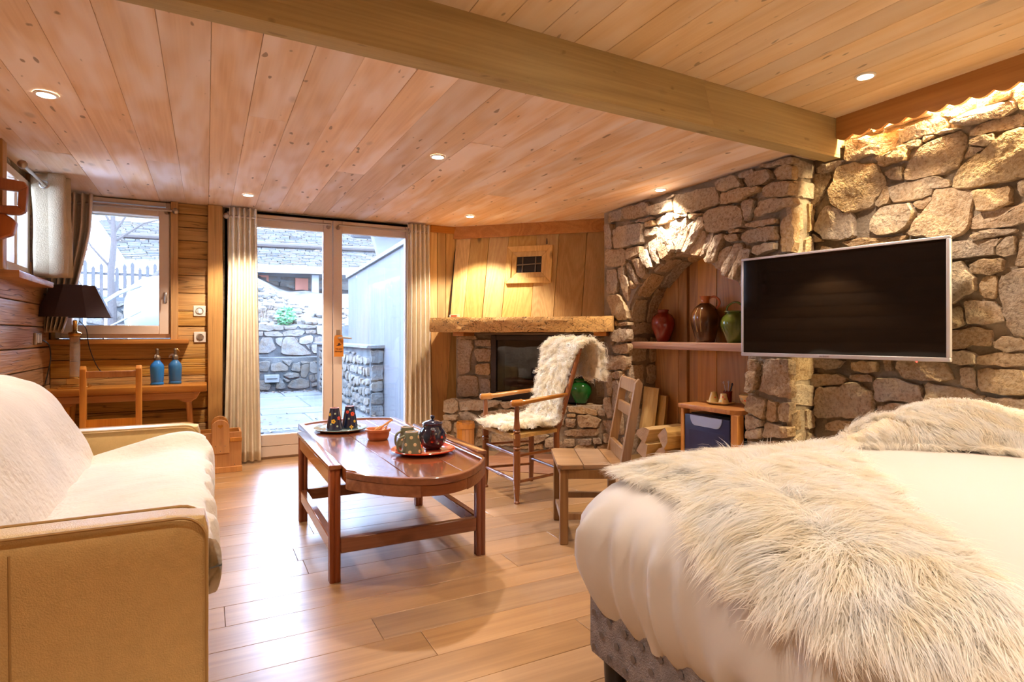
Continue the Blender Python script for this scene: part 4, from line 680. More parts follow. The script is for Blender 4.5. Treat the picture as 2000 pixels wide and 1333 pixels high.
# boards at the back of the arched recess
niche = root('wall_niche')
r = random.Random(6)
place_box('backing', 3.52, 3.60, 2.5, 4.3, 0, 1.85, M['niche'], niche, bevel=0)
yy = 4.05
for w, d in [(.36,0),(.10,0),(.115,.02),(.20,0),(.30,0),(.35,0)]:
    place_box('board', 3.49-(.012 if w != .115 else -.012), 3.525, yy-w+.002, yy-.002, 0, 1.82, M['niche'], niche, bevel=.003)
    yy -= w
place_box('floor_board', 3.18, 3.52, 2.7, 4.0, -.02, .004, M['niche'], niche, bevel=.002)

# ---------------------------------------------------------------- window and doors
def frame4(name, x0, x1, z0, z1, w, y0, y1, mat, parent, wb=None):
    wb = wb or w
    place_box(name, x0, x0+w, y0, y1, z0, z1, mat, parent, bevel=.004)
    place_box(name, x1-w, x1, y0, y1, z0, z1, mat, parent, bevel=.004)
    place_box(name, x0+w, x1-w, y0, y1, z1-w, z1, mat, parent, bevel=.004)
    place_box(name, x0+w, x1-w, y0, y1, z0, z0+wb, mat, parent, bevel=.004)
win = root('window_1')
frame4('casing', -1.03, -.262, 1.075, 2.19, .035, YB, YB+.10, M['paint'], win)
frame4('sash', -.995, -.272, 1.105, 2.145, .073, YB-.015, YB+.06, M['paint'], win)
place_box('pane', -.925, -.343, YB+.02, YB+.026, 1.175, 2.075, M['glass'], win, bevel=0)
place_box('drip_bar', -.925, -.343, YB+.07, YB+.10, 2.06, 2.10, M['steel'], win, bevel=.003)
wh = ob('window_handle', MB().box(-.31,-.285,YB-.025,YB-.013,1.37,1.45).tube([(-.297,YB-.02,1.44),(-.297,YB-.055,1.44),(-.297,YB-.058,1.43),(-.297,YB-.058,1.36)],.008), M['steel'], win, smooth=True)
sill = ob('window_sill', MB().box(-.53,.44,-.085,.03,-.017,.017), M['pinex'], loc=(-.57,YB,1.048), bevel=.005, seg=2)
tag(sill, kind='structure')

dl = root('door_1')
frame4('frame', .135, 1.94, -.005, 2.195, .05, YB+.03, YB+.12, M['paint'], dl, wb=.03)
def leaf(parent, x0, x1, sl, sr):
    y0, y1 = YB+.0, YB+.065
    place_box('stile', x0, x0+sl, y0, y1, .02, 2.165, M['paint'], parent, bevel=.004)
    place_box('stile', x1-sr, x1, y0, y1, .02, 2.165, M['paint'], parent, bevel=.004)
    place_box('rail', x0+sl, x1-sr, y0+.003, y1, 2.055, 2.165, M['paint'], parent, bevel=.004)
    place_box('rail', x0+sl, x1-sr, y0+.003, y1, .115, .215, M['paint'], parent, bevel=.004)
    place_box('rail', x0+sl, x1-sr, y0+.004, y1, .02, .113, M['paint'], parent, bevel=.004)
    place_box('pane', x0+sl-.005, x1-sr+.005, y0+.03, y0+.036, .21, 2.06, M['glass'], parent, bevel=0)
leaf(dl, .20, 1.037, .165, .082)
for zz in (1.95, 1.75, .6):
    place_box('hinge', .175, .195, YB-.012, YB+.02, zz-.05, zz+.05, M['steel'], dl, bevel=.004)
dr = root('door_2')
leaf(dr, 1.043, 1.88, .082, .145)
for zz in (1.95, 1.75, .6):
    place_box('hinge', 1.885, 1.905, YB-.012, YB+.02, zz-.05, zz+.05, M['steel'], dr, bevel=.004)
dh = ob('door_handle', MB().box(1.068,1.100,YB-.008,YB+.002,.93,1.15).tube([(1.084,YB,1.075),(1.084,YB-.05,1.075)],.009).tube([(1.084,YB-.05,1.075),(1.12,YB-.056,1.078),(1.20,YB-.052,1.070)],[.010,.009,.007]), M['steel'], dr, smooth=True)

# valance with scalloped edge and the hidden light strip above the stones
val = MB()
P = [(2.19,ZU)]
nsc = 46; y0v, y1v = -2.3, 2.19; wv = (y1v-y0v)/nsc
for k in range(nsc):
    for q in range(7):
        a = q/6
        P.append((y1v-(k+a)*wv, 2.262-.022*math.sin(PI*a)))
P.append((y0v, ZU))
val.prism(P, 0, 1, lambda a,b,t: (3.298+t*.02, a, b))
valance = ob('valance_board', val, M['trimy'])
tag(valance, 'orange wooden valance with scalloped lower edge above the stone wall', 'valance')
ledp = ob('light_strip', MB().box(3.322,3.336,-2.2,2.12,ZU-.02,ZU-.008), M['led'])
tag(ledp, 'warm light strip hidden behind the scalloped wooden valance', 'light strip')
L = bpy.data.lights.new('light_strip', 'AREA'); L.shape = 'RECTANGLE'; L.size = .03; L.size_y = 4.2; L.energy = LED_W; L.color = (1.0,.80,.45); L.spread = PI
lo = bpy.data.objects.new('light_strip_glow', L); COL.objects.link(lo); lo.location = (3.345, -.03, ZU-.025); lo.rotation_euler = (0, math.radians(-8), 0)

# ---------------------------------------------------------------- recessed spotlights
def downlight(x, y, zc, label, group=None, aim=None, watt=1.0, cone=105):
    t = thing('recessed_spotlight', label, 'spotlight', (x, y, zc), 0, group)
    ob('trim_ring', MB().lathe([(.046,.0),(.046,-.005),(.036,-.008),(.033,-.002),(.033,.0)], n=28, cap=False), M['white'], t, smooth=True)
    ob('lens', MB().lathe([(.034,-.003),(.033,-.0045),(.001,-.005)], n=24), M['lens'], t, smooth=True)
    l = bpy.data.lights.new('spot', 'SPOT'); l.energy = SPOT_W*watt; l.color = WARM; l.spot_size = math.radians(cone); l.spot_blend = .45; l.shadow_soft_size = .03
    o = bpy.data.objects.new('spot_beam', l); COL.objects.link(o); o.parent = t; o.location = (0, 0, -.02)
    if aim is not None:
        d = Vector(aim)-Vector((x, y, zc-.02)); o.rotation_euler = d.to_track_quat('-Z', 'Y').to_euler()
for x, y, lab in [(-.648,3.348,'round recessed spotlight in the low ceiling nearest the leather sofa'),
                  (.289,5.017,'round recessed spotlight in front of the patio door'),
                  (1.259,3.405,'round recessed spotlight above the coffee table'),
                  (2.155,4.978,'round recessed spotlight in front of the wooden chimney hood'),
                  (3.03,3.401,'round recessed spotlight beside the stone arch')]:
    downlight(x, y, ZL-.002, lab, 'recessed ceiling spotlights', watt=.7 if x < 2.5 and y < 4 and x < 0 else (.95 if x < 2.5 else .7))
downlight(2.89, 1.767, ZU, 'round recessed spotlight in the higher ceiling near the scalloped valance', 'recessed ceiling spotlights', watt=.45)
for x, y, lab in [(1.28,1.80,'above the foot corner of the bed'),(-.35,1.3,'added as fill by the near sofa arm'),(2.89,.1,'added as fill over the bed along the stone wall'),
                  (1.28,-.1,'added as fill above the middle of the bed'),(-.35,-.5,'added as fill behind the viewpoint near the log wall'),(2.89,-1.6,'added as fill in the rear stone-wall corner'),(1.28,-1.7,'added as fill near the rear boarded wall')]:
    downlight(x, y, ZU, 'recessed spotlight in the higher ceiling '+lab, 'spotlights outside the photograph', watt=.45 if x > 2.5 or y > 1 else .75)  # all but the foot-corner one are unseen lamps added as fill light

# ---------------------------------------------------------------- furniture helpers
def obw(name, mb, mat, parent, **k):
    """part built in world coordinates under an unrotated thing"""
    L = parent.location
    base = L if parent.parent is None else parent.parent.location + L
    mb.v = [(p[0]-base[0], p[1]-base[1], p[2]-base[2]) for p in mb.v]
    return ob(name, mb, mat, parent, **k)

def softbox(mb, x0, x1, y0, y1, z0, z1, r, n=10, disp=None):
    c = Vector(((x0+x1)/2, (y0+y1)/2, (z0+z1)/2)); hd = Vector(((x1-x0)/2, (y1-y0)/2, (z1-z0)/2))
    idx = {}; vs = []; fs = []
    def vid(i, j, k):
        key = (i, j, k)
        if key not in idx:
            p = Vector((lerp(-hd.x,hd.x,i/n), lerp(-hd.y,hd.y,j/n), lerp(-hd.z,hd.z,k/n)))
            q = Vector((max(-hd.x+r, min(hd.x-r, p.x)), max(-hd.y+r, min(hd.y-r, p.y)), max(-hd.z+r, min(hd.z-r, p.z))))
            d = p-q
            if d.length > 1e-9: d.normalize(); p = q+d*r
            p = p+c
            if disp: p = Vector(disp(p, d if d.length > 0 else Vector((0,0,1))))
            idx[key] = len(vs); vs.append(p)
        return idx[key]
    for a in range(n):
        for b in range(n):
            for s in (0, n):
                fs.append((vid(a,b,s), vid(a+1,b,s), vid(a+1,b+1,s), vid(a,b+1,s)))
                fs.append((vid(a,s,b), vid(a+1,s,b), vid(a+1,s,b+1), vid(a,s,b+1)))
                fs.append((vid(s,a,b), vid(s,a+1,b), vid(s,a+1,b+1), vid(s,a,b+1)))
    return mb.add(vs, fs)

def loft_y(prof, ys, fn):
    """profile points (x,z) swept along y; fn(x,y,z,i,j) -> point. Closed skin with end caps."""
    mb = MB(); n = len(prof)
    P = [fn(x, y, z, i, j) for j, y in enumerate(ys) for i, (x, z) in enumerate(prof)]
    fs = []
    for j in range(len(ys)-1):
        for i in range(n): fs.append((j*n+i, j*n+(i+1)%n, (j+1)*n+(i+1)%n, (j+1)*n+i))
    fs.append(tuple(range(n))); fs.append(tuple(range((len(ys)-1)*n, len(ys)*n))[::-1])
    return mb.add(P, fs)

def smoothpts(P, k=4):
    """Catmull-Rom through points"""
    out = []
    n = len(P)
    for i in range(n-1):
        p0, p1, p2, p3 = [Vector(P[max(0, min(n-1, q))]) for q in (i-1, i, i+1, i+2)]
        for s in range(k):
            t = s/k
            out.append(.5*((2*p1)+(p2-p0)*t+(2*p0-5*p1+4*p2-p3)*t*t+(3*p1-p0-3*p2+p3)*t**3))
    out.append(Vector(P[-1]))
    return out

def fur(name, roots, nor, flow, mat, parent, per=12, length=.07, spread=.012, width=.0016, lift=.9, droop=.5, conv=.8, curl=0.0, seg=4, lenvar=.2, seed=1):
    """strands in tufts: every tuft follows a bent path, its strands gather towards the tip"""
    g = np.random.default_rng(seed)
    m = len(roots)
    Lc = length*(1+lenvar*g.normal(size=m))[:, None]
    path = [roots]; d = None
    ph = g.uniform(0, 6.28, m)[:, None]
    side = np.cross(flow, nor)
    for k in range(seg):
        t = (k+.5)/seg
        d = nor*lift*(1-t)**1.3 + flow*(.35+t) + np.array([[0,0,-droop*t]])
        if curl: d = d + curl*(side*np.sin(ph+t*7) + nor*np.cos(ph*1.7+t*7)*.7)
        d = d/np.linalg.norm(d, axis=1, keepdims=True)
        path.append(path[-1]+d*Lc/seg)
    path = np.stack(path, 1)                               # m, seg+1, 3
    n = m*per
    tang = side/np.maximum(1e-6, np.linalg.norm(side, axis=1, keepdims=True))
    bit = np.cross(nor, tang)
    off = (tang[:, None]*g.normal(size=(m, per, 1)) + bit[:, None]*g.normal(size=(m, per, 1)))*spread
    tt = np.linspace(0, 1, seg+1)
    pts = path[:, None] + off[:, :, None]*(1-conv*tt)[None, None, :, None]
    sc = 1+.16*g.normal(size=(m, per, 1, 1))
    pts = path[:, None, :1] + off[:, :, None, :]*(1-conv*tt)[None, None, :, None] + (path[:, None]-path[:, None, :1])*sc
    jit = g.normal(size=(m, per, 1, 3))*.006*tt[None, None, :, None]
    pts = (pts+jit).reshape(n, seg+1, 3)
    dirs = np.gradient(pts, axis=1)
    nn = np.repeat(nor, per, 0)[:, None]
    nn = nn + .6*g.normal(size=(n, 1, 3))*.5
    wv = np.cross(dirs, nn); wv /= np.maximum(1e-9, np.linalg.norm(wv, axis=2, keepdims=True))
    wd = width*(1-tt**2*.92)[None, :, None]
    V = np.stack([pts-wv*wd, pts+wv*wd], 2).reshape(-1, 3)
    base = (np.arange(n)*(seg+1)*2)[:, None]
    k = np.arange(seg)[None]*2
    Fq = np.stack([base+k, base+k+1, base+k+3, base+k+2], 2).reshape(-1, 4)
    if parent is not None: V = V-np.array(parent.location)
    o = bpy.data.objects.new(name, raw_mesh(name, V, Fq, mat)); COL.objects.link(o); o.parent = parent
    return o

# ---------------------------------------------------------------- sofa
sofa = thing('sofa', 'cream leather sofa along the log wall with piped square arms', 'sofa', (-.5, 2.7, 0))
obw('base', softbox(MB(), -1.0, -.03, 1.83, 3.62, .07, .38, .02, 6), M['sofa'], sofa, smooth=True)
obw('backrest', softbox(MB(), -1.03, -.72, 1.86, 3.60, .1, .82, .08, 8), M['sofa'], sofa, smooth=True)
for y0 in (1.768, 3.56):
    a = obw('arm', softbox(MB(), -1.02, .005 if y0 < 2 else -.03, y0, y0+.13, .03, .622, .035, 12), M['sofa'], sofa, smooth=True)
    for yy in (y0+.004, y0+.126):
        x1 = .005 if y0 < 2 else -.03
        pts = [(-1.0,yy,.618),(x1-.07,yy,.618)] + [(x1-.07+.064*math.sin(q*PI/12), yy, .554+.064*math.cos(q*PI/12)) for q in range(1,7)] + [(x1-.004,yy,.06)]
        mb = MB().tube(pts, .0045, 6)
        L0 = sofa.location
        mb.v = [(p[0]-L0[0],p[1]-L0[1],p[2]-L0[2]) for p in mb.v]
        ob('piping', mb, M['piping'], a, smooth=True)
obw('seam', MB().tube([(-.412,1.768,.58),(-.408,1.768,.05)], .003, 5), M['piping'], sofa, smooth=True)
for x_, y_ in ((-.95,1.86),(-.1,1.86),(-.95,3.6),(-.1,3.6)):
    obw('foot', MB().box(x_-.03,x_+.03,y_-.03,y_+.03,0,.08), M['black'], sofa, bevel=.004)
thr = thing('throw_blanket', 'cream fleece throw draped over the sofa backrest', 'blanket', (-.75, 2.7, .4), 0, 'cream throws on the sofa')
pr = smoothpts([(-1.035,0,.45),(-1.04,0,.72),(-.98,0,.85),(-.86,0,.905),(-.74,0,.885),(-.63,0,.80),(-.54,0,.65),(-.48,0,.52),(-.47,0,.44),(-.7,0,.42)], 5)
pr = [(p[0], p[2]) for p in pr]
ys = [1.905+(3.545-1.905)*(.5-.5*math.cos(PI*j/44)) for j in range(45)]
def backfn(x, y, z, i, j):
    e = min(y-1.905, 3.545-y)/.14; s = math.sqrt(max(0, 1-(1-min(1, e))**2)) if e < 1 else 1
    cx, cz = -.78, .62
    s = .72+.28*s
    x, z = cx+(x-cx)*s, cz+(z-cz)*s
    w = noise.noise(Vector((x*5, y*3.2+z*5, 3)))*.022 + noise.noise(Vector((x*14, y*7+z*12, 7)))*.007
    dx, dz = (x-cx), (z-cz); L = math.hypot(dx, dz)+1e-6
    return (x+dx/L*w, y, z+dz/L*w)
obw('blanket_drape', loft_y(pr, ys, backfn), M['throw'], thr, smooth=True, sharp=80)
thr2 = thing('throw_blanket', 'cream fleece throw spread over the sofa seat and hanging off its front', 'blanket', (-.2, 2.7, .35), 0, 'cream throws on the sofa')
pr = smoothpts([(-.62,0,.44),(-.52,0,.485),(-.44,0,.505),(-.3,0,.52),(-.12,0,.535),(-.03,0,.525),(.012,0,.49),(.022,0,.43),(.018,0,.37),(.005,0,.335),(-.02,0,.335),(-.03,0,.40),(-.3,0,.43)], 4)
pr = [(p[0], p[2]) for p in pr]
ys = [1.902+(3.558-1.902)*j/60 for j in range(61)]
def seatfn(x, y, z, i, j):
    w = noise.noise(Vector((x*4, y*4, 5)))*.016 + noise.noise(Vector((x*9, y*13, 9)))*.006
    up = 1 if z > .45 else 0
    ridge = .06*math.exp(-((y-3.44)/.07)**2)*up*min(1, max(0, (x+.6)*3))
    hang = (-.045*math.sin(y*6.1)-.02*math.sin(y*17)) if z < .42 and x > -.04 else 0
    xf = .010*math.sin(y*21)+.006*math.sin(y*47) if x > 0 else 0
    return (x+xf+(w*.6 if x > 0 else 0), y, z+w*up+ridge+hang)
obw('blanket_drape', loft_y(pr, ys, seatfn), M['throw'], thr2, smooth=True, sharp=80)

# ---------------------------------------------------------------- bed
bed = thing('bed', 'double bed with white duvet over a buttoned grey base', 'bed', (2.05, .3, 0))
BX0, BX1, BY0, BY1 = 1.0, 3.12, -1.0, 1.44
bb = MB(); softbox(bb, BX0, BX1, BY0, BY1, .155, .40, .025, 8)
base = obw('bed_base', bb, M['bedbase'], bed, smooth=True)
k = 0
for row in range(4):
    zz = .195+row*.05
    yy = 1.40-.035*(row % 2)
    while yy > .1:
        mb = MB().lathe([(.0005,-.002),(.007,-.001),(.010,.002)], n=8, M=Matrix.Translation((BX0-.0015, yy, zz)) @ Matrix.Rotation(-PI/2, 4, 'Y'))
        L0 = bed.location; mb.v = [(p[0]-L0[0],p[1]-L0[1],p[2]-L0[2]) for p in mb.v]
        ob('tuft_button', mb, M['bedbutton'], base, smooth=True)
        yy -= .07
for x_, y_ in ((BX0+.06,BY1-.06),(BX1-.06,BY1-.06),(BX0+.06,BY0+.06),(BX1-.06,BY0+.06)):
    obw('leg', MB().lathe([(.028,0),(.036,.156)], (x_,y_,0), 14), M['black'], bed, smooth=True)
ZB = .665
# duvet: rings from the middle outwards, over the edge and down, gathered in soft folds
def rrect(x0, x1, y0, y1, r, n=26, step=.03):
    P = []
    for cx, cy, a0 in ((x1-r,y1-r,0),(x0+r,y1-r,PI/2),(x0+r,y0+r,PI),(x1-r,y0+r,1.5*PI)):
        for q in range(n+1): a = a0+PI/2*q/n; P.append((cx+r*math.cos(a), cy+r*math.sin(a), math.cos(a), math.sin(a)))
    out = []
    m = len(P)
    for i in range(m):
        a, b = P[i], P[(i+1)%m]; L = math.hypot(b[0]-a[0], b[1]-a[1]); kk = max(1, int(L/step))
        for q in range(kk): out.append(tuple(lerp(a[w], b[w], q/kk) for w in range(4)))
    return out
RC = rrect(1.10, 3.02, -.90, 1.40, .10, step=.014)
prof = [(-.9,0),(-.7,0),(-.5,0),(-.35,0),(-.2,0),(-.1,0),(-.04,-.001)] + [(.15*math.sin(q*PI/16), -.15*(1-math.cos(q*PI/16))) for q in range(0,9)] + [(.152,-.19),(.148,-.23),(.138,-.27),(.122,-.31),(.10,-.345),(.085,-.365),(.07,-.355)]
V = []; nn = len(RC); arc = 0
cxm, cym = 2.06, .25
for (o_, dz) in prof:
    arc = 0
    for i, (x, y, nx, ny) in enumerate(RC):
        arc += .014
        if o_ < -.04:
            k_ = 1+o_/1.0
            px, py = lerp(cxm, x, k_), lerp(cym, y, k_)
        else: px, py = x+nx*o_, y+ny*o_
        w = max(0, min(1, (-dz)/.12))
        f = noise.noise(Vector((px*7, py*7, dz*1.2)))*.8+noise.noise(Vector((px*17+3, py*17, dz*1.6)))*.45
        rg = 1-abs(noise.noise(Vector((px*6+9, py*6, dz*.9))))*2.2
        cw = .35+.65*max(0, 1-math.hypot(px-1.0, py-1.35)/.7)
        pl = math.sin(arc*62+6*noise.noise(Vector((arc*3, 1, 2)))+dz*5)*(.5+.5*noise.noise(Vector((arc*5, 7, 2))))
        fold = (pl*.019*cw + f*.026 + max(0, rg-.35)*.030)*w
        corner = max(0, 1-math.hypot(px-.97, py-1.5)/.35)
        px += nx*(fold+.02*corner*w); py += ny*(fold+.02*corner*w)
        zt = ZB+dz + noise.noise(Vector((px*2.2, py*2.2, 4)))*.006 + (noise.noise(Vector((px*5, py*5, 8)))*.03 if dz < -.25 else 0)
        V.append((px, py, zt))
fs = []
for q in range(len(prof)-1):
    for i in range(nn): fs.append((q*nn+i, q*nn+(i+1)%nn, (q+1)*nn+(i+1)%nn, (q+1)*nn+i))
fs.append(tuple(range(nn))[::-1])
obw('duvet', MB().add(V, fs), M['duvet'], bed, smooth=True, sharp=80)

def bedmap(P):
    """points (p,q) on the unrolled top of the duvet -> position and normal, wrapped over the foot and far edges"""
    p, q = P[:, 0], P[:, 1]
    r = .155
    def wrap(d):
        phi = np.clip(d/r, 0, PI/2); ex = np.maximum(0, d-r*PI/2)
        return r*np.sin(phi), r*(1-np.cos(phi))+ex, phi
    sx, zx, fx_ = wrap(np.maximum(0, 1.10-p)); sy, zy, fy_ = wrap(np.maximum(0, q-1.40))
    x = np.maximum(p, 1.10)-sx; y_ = np.minimum(q, 1.40)+sy
    z = ZB+.004-zx-zy
    n = np.stack([-np.sin(fx_), np.sin(fy_), np.cos(fx_)*np.cos(fy_)+.05], 1)
    return np.stack([x, y_, z], 1), n/np.linalg.norm(n, axis=1, keepdims=True)
def inpoly(P, Q):
    x, y_ = P[:, 0], P[:, 1]; c = np.zeros(len(P), bool)
    for i in range(len(Q)):
        x1, y1 = Q[i]; x2, y2 = Q[i-1]
        kk = ((y1 > y_) != (y2 > y_)) & (x < (x2-x1)*(y_-y1)/(y2-y1+1e-12)+x1); c ^= kk
    return c
def sheepskin(label, poly, spine, n, bump, seed, length, per, width, droop=.45, lift=.7, spread=.014):
    """poly: outline on the unrolled bed top; spine: line the wool parts from; bump(x,y): padding under the pelt"""
    g = np.random.default_rng(seed)
    poly = chaikin(chaikin(poly))
    pc = np.mean(np.array(poly), 0)
    sk = thing('sheepskin', label, 'sheepskin', (float(pc[0]), float(pc[1]), ZB), 0, 'sheepskins on the bed')
    lo, hi = np.min(poly, 0), np.max(poly, 0)
    # pelt
    R_ = resample(poly, .05); m = len(R_); V = []; fs = []
    for s in (1.0, .97, .8, .6, .4, .2):
        V += [(pc[0]+(a-pc[0])*s, pc[1]+(b-pc[1])*s) for a, b in R_]
    bump0 = bump
    edges = list(zip(poly, poly[1:]+poly[:1]))
    def bump(x, y_):
        q = np.stack([x, y_], 1); dm = np.full(len(q), 1e9)
        for a, b in edges:
            a, b = np.array(a), np.array(b); t = np.clip(((q-a)@(b-a))/max(1e-9, (b-a)@(b-a)), 0, 1)[:, None]
            dm = np.minimum(dm, np.linalg.norm(q-(a+(b-a)*t), axis=1))
        u = np.clip(dm/.11, 0, 1); return bump0(x, y_)*u*u*(3-2*u)
    A = np.array(V); Pp, Nn = bedmap(A); hgt = bump(A[:, 0], A[:, 1])
    Pp = Pp+Nn*(.012+hgt)[:, None]; Pp[:m] -= Nn[:m]*.008
    for q in range(5):
        for i in range(m): fs.append((q*m+i, q*m+(i+1)%m, (q+1)*m+(i+1)%m, (q+1)*m+i))
    fs.append(tuple(range(5*m, 6*m)))
    obw('pelt', MB().add([tuple(v) for v in Pp], fs), M['pelt'], sk, smooth=True, sharp=80)
    S = g.uniform(lo, hi, (n*3, 2)); S = S[inpoly(S, poly)][:n]
    P3, N3 = bedmap(S); hgt = bump(S[:, 0], S[:, 1])
    e = .01
    gx = (bump(S[:, 0]+e, S[:, 1])-hgt)/e; gy = (bump(S[:, 0], S[:, 1]+e)-hgt)/e
    N3 = N3+np.stack([-gx, -gy, 0*gx], 1); N3 /= np.linalg.norm(N3, axis=1, keepdims=True)
    P3 = P3+N3*(.012+hgt)[:, None]
    sp = np.array(spine); best = np.full(len(S), 1e9); near = np.zeros_like(S)
    for a, b in zip(sp, sp[1:]):
        t = np.clip(((S-a)@(b-a))/((b-a)@(b-a)), 0, 1)[:, None]; c = a+(b-a)*t
        d = np.linalg.norm(S-c, axis=1); kk = d < best; best[kk] = d[kk]; near[kk] = c[kk]
    fl2 = (S-near)/np.maximum(.03, best)[:, None]
    ang_ = np.array([noise.noise(Vector((x*5, y_*5, seed)))*1.3+noise.noise(Vector((x*16, y_*16, seed)))*.7 for x, y_ in S])
    ca, sa = np.cos(ang_), np.sin(ang_)
    fl2 = np.stack([fl2[:, 0]*ca-fl2[:, 1]*sa, fl2[:, 0]*sa+fl2[:, 1]*ca], 1)
    tx = np.stack([N3[:, 2], 0*best, -N3[:, 0]], 1); ty = np.stack([0*best, N3[:, 2], -N3[:, 1]], 1)
    fl = tx*fl2[:, :1]+ty*fl2[:, 1:]
    fl += .05*g.normal(size=fl.shape); fl /= np.linalg.norm(fl, axis=1, keepdims=True)
    fur('wool', P3, N3, fl, M['fur'], sk, per=per, length=length, spread=spread, width=width, lift=lift, droop=droop, conv=.62, seed=seed)
    return sk
def bumpA(x, y_):
    return .028*np.exp(-(((x-1.2)/.3)**2+((y_-.8)/.32)**2)) + .03*np.exp(-(((x-1.3)/.4)**2+((y_-1.25)/.25)**2)) + 0*x
sheepskin('large long-haired white sheepskin draped over the foot corner of the bed',
          [(1.14,1.46),(1.3,1.47),(1.75,1.46),(2.10,1.45),(2.06,1.33),(1.82,1.15),(1.54,.90),(1.28,.66),(1.13,.48),(1.01,.40),(.94,.46),(.93,.72),(.98,.96),(1.10,1.10),(1.13,1.22),(1.10,1.36)],
          [(1.07,.72),(1.2,.9),(1.35,1.2),(1.75,1.33)], 8200, bumpA, 41, .066, 14, .0009, spread=.017)
def bumpB(x, y_):
    return .105*np.exp(-(((x-2.72)/.30)**2+((y_-1.33)/.16)**2)) + .05*np.exp(-(((x-2.95)/.3)**2+((y_-1.15)/.2)**2)) + .045*np.exp(-(((x-2.35)/.16)**2+((y_-1.42)/.10)**2)) + .02
sheepskin('cream long-haired sheepskin heaped on the far side of the bed by the stone wall',
          [(2.12,1.48),(2.4,1.50),(2.75,1.50),(3.05,1.46),(3.08,1.1),(2.98,.86),(2.74,.88),(2.60,1.02),(2.46,1.18),(2.30,1.36),(2.14,1.42)],
          [(2.3,1.45),(2.6,1.38),(2.85,1.2)], 5200, bumpB, 43, .048, 12, .0010, droop=.7, spread=.012)

# ---------------------------------------------------------------- coffee table
tb = thing('coffee_table', 'reddish wooden coffee table with bowed ends and square legs', 'table', (.86, 3.16, 0))
LX = (.506, 1.217); LY = (2.69, 3.65)
hw = .024
for x_ in LX:
    for y_ in LY:
        mb = MB()
        P = [(-hw,-hw+.006),(-hw+.006,-hw),(-.004,-hw),(-.002,-hw+.004),(.002,-hw+.004),(.004,-hw),(hw-.006,-hw),(hw,-hw+.006),(hw,hw-.006),(hw-.006,hw),(-hw+.006,hw),(-hw,hw-.006),(-hw,.004),(-hw+.004,.002),(-hw+.004,-.002),(-hw,-.004)]
        mb.prism([(a+x_, b+y_) for a, b in P], 0, .505)
        obw('leg', mb, M['tablez'], tb, bevel=.0015)
for x_ in LX:
    s = -1 if x_ < .8 else 1
    obw('side_rail', MB().box(x_-.022, x_+.022, LY[0]+hw, LY[1]-hw, .43, .498), M['table'], tb, bevel=.003)
    obw('top_moulding', MB().box(x_-.030, x_+.026, LY[0]-.032, LY[1]+.032, .505, .524), M['table'], tb, bevel=.005, seg=2)
    obw('stretcher', MB().box(x_-.018, x_+.018, LY[0]+hw, LY[1]-hw, .125, .19), M['table'], tb, bevel=.004)
for y_ in LY:
    obw('stretcher', MB().box(LX[0]+hw, LX[1]-hw, y_-.018, y_+.018, .125, .19), M['tablex'], tb, bevel=.004)
TX0, TX1 = .535, 1.19
def yfront(x): u = (x-(TX0+TX1)/2)/((TX1-TX0)/2); return 2.29+.28*u*u
def yback(x): u = (x-(TX0+TX1)/2)/((TX1-TX0)/2); return 4.22-.14*u*u
cuts = [TX0+.035, .755, .995, TX1-.035]
for a, b in zip(cuts, cuts[1:]):
    xs_ = [lerp(a+.0015, b-.0015, q/8) for q in range(9)]
    P = [(x, yfront(x)+.018) for x in xs_]+[(x, yback(x)-.015) for x in reversed(xs_)]
    obw('top_plank', MB().prism(P, .478, .504), M['table'], tb, bevel=.0015)
for a, b in ((TX0, TX0+.035), (TX1-.035, TX1)):
    P = [(a, yfront(a)+.015),(b, yfront(b)+.015),(b, yback(b)-.01),(a, yback(a)-.01)]
    obw('edge_strip', MB().prism(P, .455, .517), M['table'], tb, bevel=.003)
for yf, sg in ((yfront, -1), (yback, 1)):
    xs_ = [lerp(TX0, TX1, q/24) for q in range(25)]
    P = [(x, yf(x)+sg*.004) for x in xs_]+[(x, yf(x)-sg*.026) for x in reversed(xs_)]
    obw('bowed_rim', MB().prism(P, .482, .512), M['tablex'], tb, bevel=.003)
    for q0, q1, zb in ((0,9,.432),(9,17,.436),(17,24,.432)):
        xx = [lerp(TX0, TX1, q/24) for q in range(q0, q1+1)]
        P = [(x+.0008, yf(x)) for x in xx]+[(x+.0008, yf(x)-sg*.03) for x in reversed(xx)]
        obw('bowed_apron', MB().prism(P, zb, .481), M['tablex'], tb, bevel=.002)

